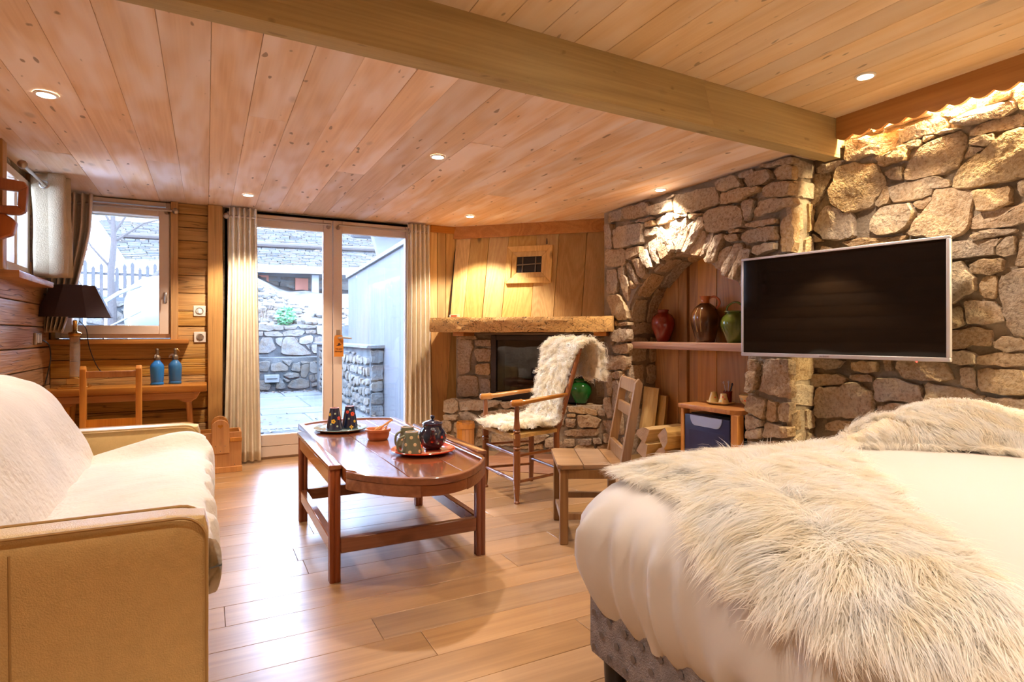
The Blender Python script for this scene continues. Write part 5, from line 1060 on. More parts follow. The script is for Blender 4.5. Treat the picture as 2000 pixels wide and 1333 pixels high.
# ---------------------------------------------------------------- things on the coffee table
ZT = .505
def plate(name, label, x, y_, z, r, mat, rimmat=None, group=None):
    t = thing(name, label, 'plate', (x, y_, z), 0, group)
    ob('dish', MB().lathe([(r*.62,0),(r*.66,.002),(r*.97,.014),(r,.019),(r*.985,.022),(r*.95,.021),(r*.72,.013),(r*.66,.010),(.001,.009)], n=40), mat, t, smooth=True, sharp=60)
    if rimmat: ob('underside', MB().lathe([(r*.6,-.0),(r*.64,.001),(r*.96,.0125),(r*.985,.017)], n=40, cap=False), rimmat, t, smooth=True)
    return t
plate('plate', 'grey-green glazed plate carrying two upturned dark cups', .743, 3.75, ZT, .168, M['bluegreen'], M['terracotta'])
plate('plate', 'glossy red earthenware plate under the teapot', .977, 2.851, ZT, .163, M['redplate'])
def decal(t, x, y_, z, nx, ny, nz, r, mat, petals=0, name='painted_flower'):
    """small painted spot or flower lying on a turned surface"""
    n = Vector((nx, ny, nz)).normalized(); q = n.to_track_quat('Z', 'Y').to_matrix().to_4x4()
    mb = MB()
    if petals:
        for k in range(petals):
            a = 2*PI*k/petals; c = (math.cos(a)*r*.6, math.sin(a)*r*.6)
            mb.add([(c[0]+math.cos(b*PI/4)*r*.42, c[1]+math.sin(b*PI/4)*r*.42, .0006) for b in range(8)], [tuple(range(8))], Matrix.Translation((x,y_,z)) @ q)
    else:
        mb.lathe([(r,0),(r*.8,.0008),(.0002,.001)], n=14, M=Matrix.Translation((x,y_,z)) @ q, cap=False)
    return ob(name, mb, mat, t)
def cup_inv(label, x, y_, z, h, r0, r1, mat, group, spots, handle=None, rimmat=None):
    t = thing('cup', label, 'cup', (x, y_, z), 0, group)
    ob('body', MB().lathe([(r0*.93,.004),(r0*.97,0),(r0,.003),(r0*.99,.012),(lerp(r0,r1,.5),h*.5),(r1*1.02,h-.012),(r1,h-.004),(r1*.9,h),(r1*.8,h-.002),(.001,h-.003)], n=30), mat, t, smooth=True, sharp=50)
    ob('foot_ring', MB().lathe([(r1*.96,h-.006),(r1*.94,h+.0005),(r1*.72,h+.001),(r1*.70,h-.002)], n=30, cap=False), rimmat or M['terracotta'], t, smooth=True)
    for a, zf, rr_, m_, pt in spots:
        rad = lerp(r0, r1, zf)+.0006; aa = math.radians(a)
        sl = (r0-r1)/h
        decal(t, rad*math.cos(aa), rad*math.sin(aa), zf*h, math.cos(aa), math.sin(aa), sl, rr_, m_, pt, 'painted_flower' if pt else 'dot')
    if handle is not None:
        aa = math.radians(handle); rm = lerp(r0, r1, .5)
        pts = [(rm*.95+d*.034 if True else 0, zz) for d, zz in ((0,h*.20),(.55,h*.14),(1.0,h*.28),(1.05,h*.5),(.8,h*.72),(0,h*.82))]
        pts = smoothpts([(a_*math.cos(aa), a_*math.sin(aa), zz) for a_, zz in pts], 4)
        ob('handle', MB().tube(pts, .0062, 8), mat, t, smooth=True)
    return t
FL = [(-110,.42,.014,M['flowery'],5),(-150,.72,.010,M['flowery'],5),(-80,.2,.006,M['flowerg'],0),(-130,.3,.006,M['flowerg'],0),(-60,.55,.012,M['flowerr'],5),(-95,.75,.006,M['flowerg'],0)]
FL2 = [(-75,.66,.014,M['flowerr'],5),(-125,.75,.011,M['flowerr'],5),(-100,.85,.006,M['flowerg'],0),(-110,.45,.006,M['flowerg'],0),(-60,.32,.009,M['flowery'],5),(-90,.08,.012,M['flowery'],4)]
cup_inv('upturned navy cup with yellow painted flowers on the grey-green plate', .700, 3.715, ZT+.010, .137, .050, .028, M['navyglaze'], 'painted cups on the coffee table', FL)
cup_inv('upturned navy cup with red painted flowers on the grey-green plate', .803, 3.765, ZT+.010, .137, .050, .028, M['navyglaze'], 'painted cups on the coffee table', FL2)
DT = [(a, zf, .0085, M['dot'], 0) for zf, o_ in ((.14,0),(.46,32),(.78,8)) for a in range(-180+o_, 180, 62)]
cup_inv('upturned grey-green mug with cream polka dots at the front of the red plate', .897, 2.795, ZT+.011, .108, .050, .034, M['greymug'], 'dotted mugs on the red plate', DT, 190, M['logend'])
cup_inv('upturned grey-green dotted mug half hidden behind the front mug', .925, 2.955, ZT+.011, .108, .048, .034, M['greymug'], 'dotted mugs on the red plate', DT, 200, M['logend'])
# teapot
tp = thing('teapot', 'round dark navy teapot with red flowers standing on the red plate', 'teapot', (1.032, 2.868, ZT+.012))
ob('body', MB().lathe([(.038,0),(.040,.004),(.046,.006),(.062,.025),(.071,.055),(.070,.078),(.060,.100),(.050,.110),(.050,.124),(.054,.130),(.050,.133),(.046,.128),(.001,.126)], n=36), M['navyglaze'], tp, smooth=True, sharp=60)
lid = ob('lid', MB().lathe([(.050,.131),(.047,.137),(.026,.144),(.008,.147),(.006,.152),(.011,.157),(.012,.163),(.008,.169),(.001,.171)], n=30), M['navyglaze'], tp, smooth=True, sharp=60)
d = Vector((-.33,-.94,0)).normalized()
ob('spout', MB().tube(smoothpts([tuple(d*.055+Vector((0,0,.058))), tuple(d*.085+Vector((0,0,.075))), tuple(d*.098+Vector((0,0,.100))), tuple(d*.108+Vector((0,0,.116)))], 4), [.017]*4+[.013]*4+[.010]*5, 12, cap=True), M['navyglaze'], tp, smooth=True)
ob('spout_mouth', MB().tube([tuple(d*.1065+Vector((0,0,.1155))), tuple(d*.1085+Vector((0,0,.118)))], [.0066,.0060], 12), M['dark'], tp)
e = -d
ob('handle', MB().tube(smoothpts([tuple(e*.064+Vector((0,0,.03))), tuple(e*.10+Vector((0,0,.045))), tuple(e*.108+Vector((0,0,.08))), tuple(e*.085+Vector((0,0,.108))), tuple(e*.055+Vector((0,0,.10)))], 5), .007, 8), M['navyglaze'], tp, smooth=True)
for a, zz, rr_, m_, pt in [(-70,.066,.008,M['flowerr'],5),(-112,.045,.007,M['flowerr'],5),(-85,.035,.005,M['flowerg'],0),(-55,.04,.006,M['flowerg'],0),(-95,.085,.004,M['flowerg'],0),(-45,.07,.007,M['flowerr'],5)]:
    aa = math.radians(a); R0 = .0718 if .045 < zz < .08 else .069
    decal(tp, R0*math.cos(aa), R0*math.sin(aa), zz, math.cos(aa), math.sin(aa), 0, rr_, m_, pt)
# bowl with spoons
bw = thing('bowl', 'small terracotta bowl in the middle of the coffee table', 'bowl', (.868, 3.325, ZT))
ob('dish', MB().lathe([(.052,0),(.056,.003),(.062,.02),(.066,.045),(.071,.048),(.072,.060),(.068,.062),(.062,.058),(.056,.02),(.050,.010),(.001,.008)], n=36), M['terracotta'], bw, smooth=True, sharp=50)
def spoon(label, p0, p1, sc):
    t = thing('spoon', label, 'spoon', p0, 0, 'spoons in the terracotta bowl')
    d = Vector(p1)-Vector(p0)
    pts = [tuple(d*q) for q in (0,.12,.28,.4,.6,.8,.95,1)]
    ob('blade', MB().tube(pts, [.004*sc,.012*sc,.013*sc,.006*sc,.0055*sc,.006*sc,.006*sc,.002*sc], 8), M['spoonw'], t, smooth=True)
spoon('wooden spoon lying uppermost across the terracotta bowl', (.845,3.325,ZT+.045), (.955,3.335,ZT+.105), 1.0)
spoon('shorter wooden spoon tucked low in the terracotta bowl', (.885,3.30,ZT+.035), (.938,3.36,ZT+.085), .8)

# ---------------------------------------------------------------- rush-seated armchair with fleece
ac = thing('armchair', 'turned wooden armchair with rush seat facing the coffee table', 'chair', (1.99, 3.63, 0))
FLg = [(1.795,3.38),(1.795,3.862)]; RLg = [(2.172,3.50),(2.172,3.862)]
def turned(p, z0, z1, r, beads=(), taper=None):
    prof = [(r*.75,0),(r*.85,.008),(r*.55,.018),(r*.72,.05),(r,.16)]
    zz = .16
    for b in beads: prof += [(r,b-.016),(r*.7,b-.012),(r*1.05,b-.004),(r*1.05,b+.004),(r*.7,b+.012),(r,b+.016)]
    prof += [(r*.72,z1-.10),(r*.66,z1-.03),(r*.6,z1)]
    return prof
for x_, y_ in FLg:
    obw('front_leg', MB().lathe(turned(0,0,.645,.0235,(.36,.47)), (x_,y_,0), 18), M['chairz'], ac, smooth=True)
def backx(z): return 2.172+ (max(0, z-.42)*.28)
for x_, y_ in RLg:
    y2 = y_ + (-.05 if y_ < 3.6 else .05)
    pts = [(x_,y_,0),(x_+.004,y_,.2),(x_,y_,.42),(backx(.7),lerp(y_,y2,.5),.7),(backx(.98),y2,.98)]
    obw('rear_leg', MB().tube(pts, [.017,.021,.022,.020,.016], 14), M['chairz'], ac, smooth=True)
    obw('finial', MB().lathe([(.010,0),(.018,.010),(.022,.025),(.018,.042),(.005,.05)], (backx(.98),y2,.975), 14), M['chairz'], ac, smooth=True)
for (xf, yf), (xr, yr) in zip(FLg, RLg):
    yr2 = yr+(-.03 if yr < 3.6 else .03)
    obw('arm', MB().tube([(xf-.045,yf,.655),(xf-.035,yf,.655),(xf+.02,yf,.655),(xf+.035,yf,.657),(xf+.06,yf,.658),(2.0,lerp(yf,yr2,.5),.668),(backx(.68),yr2,.685)], [.012,.022,.024,.024,.0175,.0165,.013], 14), M['armw'], ac, smooth=True)
    obw('arm_bead', MB().tube([(xf+.028,yf,.656),(xf+.036,yf,.657)], [.0255,.0255], 14), M['armw'], ac, smooth=True)
    for zz in (.13, .30): obw('side_stretcher', MB().tube([(xf,yf,zz+.01),(xr,yr,zz)], [.0095,.0095], 10), M['chairz'], ac, smooth=True)
for zz in (.145, .315): obw('front_stretcher', MB().tube([(1.795,lerp(3.38,3.862,q),zz) for q in (0,.15,.42,.45,.48,.52,.55,.58,.85,1)], [.010,.012,.012,.016,.012,.012,.016,.012,.012,.010], 10), M['chairz'], ac, smooth=True)
for zz in (.17,): obw('rear_stretcher', MB().tube([(2.172,3.50,zz),(2.172,3.862,zz)], .010, 10), M['chairz'], ac, smooth=True)
for zz in (.60,.78,.93):
    obw('back_slat', MB().prism([(3.47+.0*zz,0),(3.89,0),(3.88,.06),(3.68,.075),(3.48,.06)], -.006, .006, lambda a,b,t,zz=zz: (backx(zz+b)+t, a, zz+b)), M['chairz'], ac, bevel=.003)
# rush seat: four woven triangles with rounded edges
seat = MB()
n_ = 22
P = []
for i in range(n_+1):
    for j in range(n_+1):
        u, v = i/n_, j/n_
        x_ = lerp(1.772, 2.185, u); y0_, y1_ = lerp(3.365, 3.485, u), lerp(3.877, 3.877, u)
        y_ = lerp(y0_, y1_, v)
        e_ = min(u, 1-u, v, 1-v)
        z_ = .448+.012*min(1, e_*6)-.018*(max(0, .5-abs(u-.5))*max(0, .5-abs(v-.5))*4)
        rib = .0022*math.sin((min(abs(v-.5), .5)*40 if abs(u-.5) < abs(v-.5) else min(abs(u-.5), .5)*40)*2.2)
        P.append((x_, y_, z_+rib))
seat.grid(P, n_+1, n_+1)
P2 = [(p[0], p[1], .425) for p in P]
o_ = len(seat.v); seat.v += P2
seat.f += [tuple(reversed([k+o_ for k in f])) for f in list(seat.f)]
bd = [i*(n_+1) for i in range(n_+1)] + [n_*(n_+1)+j for j in range(1,n_+1)] + [i*(n_+1)+n_ for i in range(n_-1,-1,-1)] + [j for j in range(n_-1,0,-1)]
for a, b in zip(bd, bd[1:]+bd[:1]): seat.f.append((a, b, b+o_, a+o_))
obw('rush_seat', seat, M['rush'], ac, smooth=True)

sk = thing('fleece', 'shaggy curly cream fleece draped over the armchair back and seat', 'sheepskin', (2.1, 3.63, .47))
path = smoothpts([(1.755,0,.468),(1.85,0,.480),(2.0,0,.484),(2.13,0,.488),(2.185,0,.545),(2.22,0,.66),(2.265,0,.82),(2.305,0,.95),(2.33,0,1.02),(2.37,0,1.045),(2.41,0,1.01),(2.43,0,.93),(2.44,0,.80)], 6)
wid = [(0,.19,3.655),(.2,.225,3.65),(.33,.19,3.66),(.42,.165,3.665),(.55,.185,3.675),(.66,.215,3.665),(.74,.25,3.64),(.85,.255,3.60),(1.0,.22,3.57)]
def wint(t):
    for a, b in zip(wid, wid[1:]):
        if t <= b[0]:
            u = (t-a[0])/(b[0]-a[0]); return lerp(a[1],b[1],u), lerp(a[2],b[2],u)
    return wid[-1][1:]
npth = len(path); NW = 15
G3 = np.zeros((npth, NW, 3))
for i, p in enumerate(path):
    w, yc = wint(i/(npth-1))
    for j in range(NW):
        s = lerp(-1, 1, j/(NW-1))
        lob = 1+.10*noise.noise(Vector((i*.4, j*.0+3*(s > 0), 2)))
        sag = -.05*max(0, abs(s)-.75)*(1 if i > npth*.62 else .3)
        G3[i, j] = (p.x, yc+s*w*lob, p.z+sag+.01*noise.noise(Vector((i*.3, j*.5, 0))))
tu = np.gradient(G3, axis=0); tv_ = np.gradient(G3, axis=1)
Nn = np.cross(tv_, tu); Nn = -Nn/np.linalg.norm(Nn, axis=2, keepdims=True)
if Nn[5, 7, 2] < 0: Nn = -Nn
sheet = MB().grid([tuple(q) for q in (G3+Nn*.006).reshape(-1, 3)], npth, NW)
pel = obw('pelt', sheet, M['pelt'], sk, smooth=True, sharp=80)
g = np.random.default_rng(3)
nC = 4200
ui = g.uniform(0, npth-1.001, nC); vj = g.uniform(0, NW-1.001, nC)
i0, j0 = ui.astype(int), vj.astype(int); fu, fv = (ui-i0)[:, None], (vj-j0)[:, None]
bil = lambda A: A[i0, j0]*(1-fu)*(1-fv)+A[i0+1, j0]*fu*(1-fv)+A[i0, j0+1]*(1-fu)*fv+A[i0+1, j0+1]*fu*fv
R3 = bil(G3)+bil(Nn)*.006; N3 = bil(Nn); N3 /= np.linalg.norm(N3, axis=1, keepdims=True)
fl = -bil(tu)/np.linalg.norm(bil(tu), axis=1, keepdims=True)*.3 + bil(tv_)/np.linalg.norm(bil(tv_), axis=1, keepdims=True)*(((vj-7)/7)[:, None])*1.0
fl += .35*g.normal(size=fl.shape); fl -= N3*np.sum(fl*N3, 1, keepdims=True); fl /= np.linalg.norm(fl, axis=1, keepdims=True)
fur('wool', R3, N3, fl, M['fur2'], sk, per=18, length=.072, spread=.010, width=.0015, lift=1.1, droop=.15, conv=.45, curl=1.5, seg=6, seed=8)

# ---------------------------------------------------------------- plain wooden chairs
def farm_chair(label, x, y_, rz, W0=.225, W1=.195, D=.18, zs=.42, hb=.87, lean=.055, m1='oldchair', m2='oldseat', group=None, rails=((.79,.86),(.66,.72)), post=.021):
    """old chair, local -x is the front"""
    t = thing('wooden_chair', label, 'chair', (x, y_, 0), rz, group)
    for k, (a, b) in enumerate(((-1.0,-.32),(-.30,.42),(.44,1.0))):
        f = lambda u: lerp(W0, W1, (u+1)/2)
        ch = .02 if k == 0 else 0
        P = [(a*D*1.1+ch, -f(a)-.012),(b*D*1.1,-f(b)-.012),(b*D*1.1,f(b)+.012),(a*D*1.1+ch,f(a)+.012)]
        if k == 0: P += [(a*D*1.1, f(a)-.012),(a*D*1.1,-f(a)+.012)]
        ob('seat_board', MB().prism([(p[0]+.001, p[1]) for p in P], zs-.024, zs), M[m2], t, bevel=.004, seg=2)
    for s in (-1, 1):
        ob('front_leg', MB().box(-D-.004, -D+.040, s*W0-.022*(s > 0)-.022*(s > 0)+(0 if s > 0 else 0), s*W0+(.0 if s > 0 else .044), 0, zs-.024), M[m1], t, bevel=.004)
        y0_ = s*W1
        P = [(-post+D-.02,0),(post+D-.02,0),(post+D-.015,zs),(post+D+lean,hb-.03),(D+lean,hb),(-post+D+lean,hb-.025),(-post+D-.022,zs)]
        ob('back_post', MB().prism(P, y0_-.018, y0_+.018, lambda a,b,t_: (a,t_,b)), M[m1], t, bevel=.005, seg=2)
        ob('side_stretcher', MB().box(-D+.02, D-.03, s*(W0+W1)/2-.014, s*(W0+W1)/2+.014, .13, .165), M[m1], t, bevel=.003)
        ob('side_apron', MB().box(-D+.03, D-.03, s*(W0+W1)/2-.012, s*(W0+W1)/2+.012, zs-.075, zs-.025), M[m1], t, bevel=.003)
    ob('front_apron', MB().box(-D+.006, -D+.026, -W0+.03, W0-.03, zs-.085, zs-.025), M[m1], t, bevel=.003)
    ob('front_stretcher', MB().box(-D+.005, -D+.03, -W0+.03, W0-.03, .10, .13), M[m1], t, bevel=.003)
    for z0, z1 in rails:
        xz = lambda z: D-.018+lean*(z-zs)/(hb-zs)+.012
        ob('back_rail', MB().prism([(-W1+.015,z0),(W1-.015,z0),(W1-.015,z1),(-W1+.015,z1)], -.010, .010, lambda a,b,t_: (xz(b)+t_, a, b)), M[m1], t, bevel=.003)
    ob('back_rail', MB().box(D-.03, D-.004, -W1+.015, W1-.015, zs, zs+.075), M[m1], t, bevel=.003)
    return t
farm_chair('low worn wooden chair with a plank seat beside the bed', 1.907, 2.725, -math.radians(27))
farm_chair('plain orange-brown chair standing behind the sofa at the console bench', -.60, 4.86, PI/2+.0, W0=.19, W1=.165, D=.18, zs=.43, hb=.885, lean=-.02, m1='pine', m2='pinex', rails=((.80,.845),), post=.028)

# ---------------------------------------------------------------- console bench and its things
cb = thing('console_bench', 'old narrow wooden bench table under the window beside the sofa', 'table', (-.5, 5.4, 0))
obw('top', MB().box(-1.03, .002, 5.22, 5.575, .655, .707), M['pinex'], cb, bevel=.008, seg=2)
obw('front_apron', MB().box(-1.0, -.09, 5.235, 5.258, .600, .655), M['pinex'], cb, bevel=.005)
for x_ in (-.90, -.13):
    obw('leg_block', MB().prism([(x_-.10,.656),(x_+.09,.656),(x_+.06,.60),(x_+.02,.575),(x_-.03,.575),(x_-.07,.60)], 5.26, 5.31, lambda a,b,t: (a,t,b)), M['pinex'], cb, bevel=.005)
    for yy in (5.285, 5.50):
        s = 1 if x_ > -.5 else -1
        obw('leg', MB().tube([(x_-.0,yy,.60),(x_+.05*s,yy,0)], [.021,.017], 10), M['pine'], cb, smooth=True)
lp = thing('table_lamp', 'brass and crystal table lamp with dark aubergine shade', 'lamp', (-.868, 5.37, .707))
ob('base', MB().box(-.09,.09,-.09,.09,0,.016).box(-.075,.075,-.075,.075,.016,.028).box(-.045,.045,-.045,.045,.028,.072), M['brass'], lp, bevel=.003)
ob('column', MB().lathe([(.030,.078),(.032,.085),(.032,.375),(.030,.382)], n=24), M['crystal'], lp, smooth=True)
ob('collar', MB().lathe([(.030,.070),(.034,.074),(.034,.082),(.028,.086)], n=24), M['brass'], lp, smooth=True)
ob('collar', MB().lathe([(.030,.378),(.040,.384),(.036,.395),(.044,.402),(.040,.412),(.020,.418),(.015,.425),(.015,.50),(.008,.505)], n=24), M['brass'], lp, smooth=True)
shp = [(.243,.525),(.130,.762)]
mb = MB()
nsh = 8
ring = lambda r_, z_: [(r_*math.cos(PI/8+2*PI*k/nsh)*1.0, r_*math.sin(PI/8+2*PI*k/nsh)*.72, z_) for k in range(nsh)]
vs_ = ring(.250,.525)+ring(.138,.762)+ring(.132,.760)+ring(.244,.527)
fs_ = []
for q in range(3):
    for k in range(nsh): fs_.append((q*nsh+k, q*nsh+(k+1)%nsh, (q+1)*nsh+(k+1)%nsh, (q+1)*nsh+k))
for k in range(nsh): fs_.append((3*nsh+k, 3*nsh+(k+1)%nsh, (k+1)%nsh, k))
ob('lamp_shade', mb.add(vs_, fs_), M['shade'], lp)
ob('cord', MB().tube(smoothpts([(.02,.03,.50),(.055,.09,.44),(.07,.12,.30),(.12,.15,.14),(.19,.16,.06)], 5), .0035, 6), M['black'], lp, smooth=True)
def siphon(label, x, y_, lever, mat, group='siphon bottles'):
    t = thing('siphon_bottle', label, 'bottle', (x, y_, .707), 0, group)
    ob('body', MB().lathe([(.044,0),(.047,.004),(.047,.018),(.043,.022),(.045,.03),(.049,.12),(.049,.145),(.044,.162),(.028,.182),(.020,.192),(.019,.198),(.001,.198)], n=28), mat, t, smooth=True, sharp=50)
    ob('collar', MB().lathe([(.021,.195),(.023,.2),(.023,.222),(.019,.228),(.012,.235),(.010,.27),(.013,.275),(.009,.287),(.001,.289)], n=20), M['iron'], t, smooth=True)
    c, s = math.cos(lever), math.sin(lever)
    ob('spout', MB().tube([(0,0,.236),(.022*c,.022*s,.238),(.038*c,.038*s,.228),(.043*c,.043*s,.212)], [.007,.007,.006,.005], 8), M['rod'], t, smooth=True)
    ob('lever', MB().tube([(0,0,.276),(-.015*c,-.015*s,.282),(-.032*c,-.032*s,.262),(-.036*c,-.036*s,.25)], [.004,.004,.0035,.003], 6), M['brass'], t, smooth=True)
siphon('bright blue glass soda siphon, the left of the pair on the bench', -.346, 5.40, -PI/2-.35, M['bluebottle'])
siphon('blue-green glass soda siphon with curved spout, nearest the curtain', -.225, 5.46, PI+.15, M['bluebottle2'])
# wooden box by the curtain
bx = thing('wooden_box', 'pine box with tall rounded heart-marked ends beside the patio curtain', 'box', (.12, 5.28, 0))
for x_ in (-.06, .244):
    obw('side_panel', MB().box(x_-.008,x_+.008,5.23,5.46,.01,.32), M['pine'], bx, bevel=.002)
for y_ in (5.225, 5.452):
    obw('panel', MB().box(-.068,.252,y_,y_+.016,.01,.32), M['pine'], bx, bevel=.002)
    yo = y_-.014 if y_ < 5.3 else y_+.016
    P = [(.033,.155),(.163,.155),(.163,.36)] + [(.098+.065*math.cos(a*PI/10), .36+.065*math.sin(a*PI/10)) for a in range(0,11)]
    e_ = obw('end_board', MB().prism(P, yo, yo+.014, lambda a,b,t: (a,t,b)), M['pine'], bx, bevel=.003)
    if y_ < 5.3:
        hp = []
        for k in range(20):
            a = 2*PI*k/20; hp.append((.098+.0012*16*math.sin(a)**3, .372+.0012*(13*math.cos(a)-5*math.cos(2*a)-2*math.cos(3*a)-math.cos(4*a))))
        obw('heart', MB().prism(hp, yo-.0015, yo+.002, lambda a,b,t: (a,t,b)), M['trimx'], bx)
        for a, b in ((.062,.215),(.132,.215),(.098,.175),(.06,.06),(.2,.06),(.185,.265),(.225,.265)):
            obw('nail', MB().lathe([(.004,0),(.003,.0015),(.0003,.002)], n=8, M=Matrix.Translation((a, yo if b < .24 and a < .17 and b > .15 else y_, b)) @ Matrix.Rotation(PI/2,4,'X')), M['iron'], bx)
obw('band', MB().box(.165,.254,5.216,5.226,.245,.275), M['pine'], bx, bevel=.002)
obw('bottom_batten', MB().box(-.07,.256,5.214,5.226,.0,.045), M['pine'], bx, bevel=.002)
obw('floor_panel', MB().box(-.055,.24,5.24,5.455,.012,.024), M['pine'], bx)

# bucket by the hearth
bk = thing('stave_bucket', 'small staved wooden bucket on the floor before the hearth', 'bucket', (2.165, 5.11, 0))
nst = 16
for k in range(nst):
    a0, a1 = 2*PI*k/nst+.01, 2*PI*(k+1)/nst-.01
    P = [(.084*math.cos(a0),.084*math.sin(a0)),(.084*math.cos(a1),.084*math.sin(a1)),(.072*math.cos(a1),.072*math.sin(a1)),(.072*math.cos(a0),.072*math.sin(a0))]
    ob('stave', MB().prism(P, 0, .285), M['pine'], bk, bevel=.0015)
ob('hoop', MB().lathe([(.0835,.225),(.0885,.225),(.0885,.268),(.0835,.268)], n=32, cap=False), M['pine'], bk, smooth=True)
ob('bottom', MB().lathe([(.073,.02),(.073,.03),(.001,.03)], n=20), M['pine'], bk)

# ---------------------------------------------------------------- fireplace insert, hood window
fi = thing('fireplace_insert', 'dark metal fireplace insert with glass door in the stone breast', 'fireplace', dmap(-1.455, 7.66, .46))
fL = Vector(fi.location)
def fp(poly, s0, s1, name, mat, **k):
    mb = MB().prism(poly, s0, s1, lambda a,b,t: Vector(dmap(a, t, b))-fL)
    return ob(name, mb, mat, fi, **k)
A0, A1, Z0, Z1 = -1.925, -.985, .465, 1.10
fw_ = .055
fp([(A0,Z0),(A0+fw_,Z0),(A0+fw_,Z1),(A0,Z1)], 7.655, 7.72, 'frame', M['firemetal'], bevel=.004)
fp([(A1-fw_,Z0),(A1,Z0),(A1,Z1),(A1-fw_,Z1)], 7.655, 7.72, 'frame', M['firemetal'], bevel=.004)
fp([(A0+fw_,Z1-.05),(A1-fw_,Z1-.05),(A1-fw_,Z1),(A0+fw_,Z1)], 7.655, 7.72, 'frame', M['firemetal'], bevel=.004)
fp([(A0+fw_,Z0),(A1-fw_,Z0),(A1-fw_,Z0+.09),(A0+fw_,Z0+.09)], 7.655, 7.72, 'frame', M['firemetal'], bevel=.004)
fp([(A0-.12,Z1+.004),(A1+.12,Z1+.004),(A1+.12,Z1+.022),(A0-.12,Z1+.022)], 7.5, 7.72, 'lintel_bar', M['iron'], bevel=.003)
fp([(A0+fw_,Z0+.09),(A1-fw_,Z0+.09),(A1-fw_,Z1-.05),(A0+fw_,Z1-.05)], 7.69, 7.695, 'door_glass', M['fireglass'])
fp([(A0+.02,Z0+.02),(A1-.02,Z0+.02),(A1-.02,Z1-.02),(A0+.02,Z1-.02)], 8.15, 8.2, 'firebox_back', M['ash'])
fp([(A0+.01,Z0+.02),(A0+.03,Z0+.02),(A0+.03,Z1-.02),(A0+.01,Z1-.02)], 7.72, 8.18, 'firebox_side', M['ash'])
fp([(A1-.03,Z0+.02),(A1-.01,Z0+.02),(A1-.01,Z1-.02),(A1-.03,Z1-.02)], 7.72, 8.18, 'firebox_side', M['ash'])
fp([(A0+.02,Z0+.01),(A1-.02,Z0+.01),(A1-.02,Z0+.04),(A0+.02,Z0+.04)], 7.72, 8.18, 'firebox_floor', M['ash'])
fp([(A0+.02,Z1-.03),(A1-.02,Z1-.03),(A1-.02,Z1-.01),(A0+.02,Z1-.01)], 7.72, 8.18, 'firebox_top', M['firemetal'])
for k, (a, s_, zz, rr_) in enumerate([(-1.55,7.80,.56,.055),(-1.35,7.88,.56,.06),(-1.48,7.86,.66,.05)]):
    lg = thing('firewood_log', ['short pale log lying at the front of the firebox','thick log lying deeper in the firebox','log resting on top of the two others in the firebox'][k], 'log', dmap(a, s_, zz-rr_+.0), 0, 'logs in the firebox')
    d0 = Vector((.7071,-.7071,0)); P = [tuple(d0*q+Vector((0,0,rr_))) for q in (-.2,-.07,.07,.2)]
    ob('bark_side', MB().tube(P, [rr_*.9,rr_,rr_*.95,rr_*.85], 9), M['logend'], lg)
hwn = thing('hatch_window', 'small barred hatch in a mitred wooden frame on the chimney hood', 'window', hmap(-1.55, 1.60, 0))
hl = Vector(hwn.location)
def hp_(poly, t0, t1, name, mat, **k):
    return ob(name, MB().prism(poly, t0, t1, lambda a,b,t: Vector(hmap(a,b,t))-hl), mat, hwn, **k)
a0, a1, z0, z1 = -1.780, -1.320, 1.60, 1.968
for lv, (i0_, i1_, t0, t1) in enumerate([(0,.055,.004,.034),(.055,.105,.004,.022)]):
    o4 = [(a0+i0_,z0+i0_),(a1-i0_,z0+i0_),(a1-i0_,z1-i0_),(a0+i0_,z1-i0_)]; q4 = [(a0+i1_,z0+i1_),(a1-i1_,z0+i1_),(a1-i1_,z1-i1_),(a0+i1_,z1-i1_)]
    for k in range(4): hp_([o4[k], o4[(k+1)%4], q4[(k+1)%4], q4[k]], t0, t1, 'frame_piece', M['hood'], bevel=.002)
hp_([(a0+.1,z0+.1),(a1-.1,z0+.1),(a1-.1,z1-.1),(a0+.1,z1-.1)], .001, .006, 'dark_opening', M['dark'])
for a in (a0+.165, a1-.165): hp_([(a-.006,z0+.1),(a+.006,z0+.1),(a+.006,z1-.1),(a-.006,z1-.1)], .010, .020, 'bar', M['iron'], bevel=.002)
hp_([(a0+.1,1.775),(a1-.1,1.785),(a1-.1,1.797),(a0+.1,1.787)], .014, .023, 'bar', M['iron'], bevel=.002)
bs = thing('box', 'tiny pale box lying on the left end of the mantel beam', 'box', dmap(-2.20, 7.3, 1.268))
ob('carton', MB().box(-.045,.045,-.02,.02,0,.026), M['plate'], bs, bevel=.002)
ob('striking_side', MB().box(-.030,.030,-.0215,-.0195,.004,.022), M['terracotta'], bs)
bs.rotation_euler = (0,0,-PI/4)
# green vase on the hearth
def vase(name, label, loc, prof, mat, cat='vase', n=36):
    t = thing(name, label, cat, loc)
    ob('body', MB().lathe(prof, n=n), mat, t, smooth=True, sharp=60)
    return t
vase('vase', 'emerald green glazed vase on the hearth behind the armchair', (3.05,4.49,.478), [(.048,0),(.052,.004),(.075,.04),(.100,.09),(.105,.125),(.098,.155),(.078,.182),(.060,.192),(.060,.204),(.070,.214),(.064,.218),(.052,.206),(.052,.19),(.001,.15)], M['greenvase'])

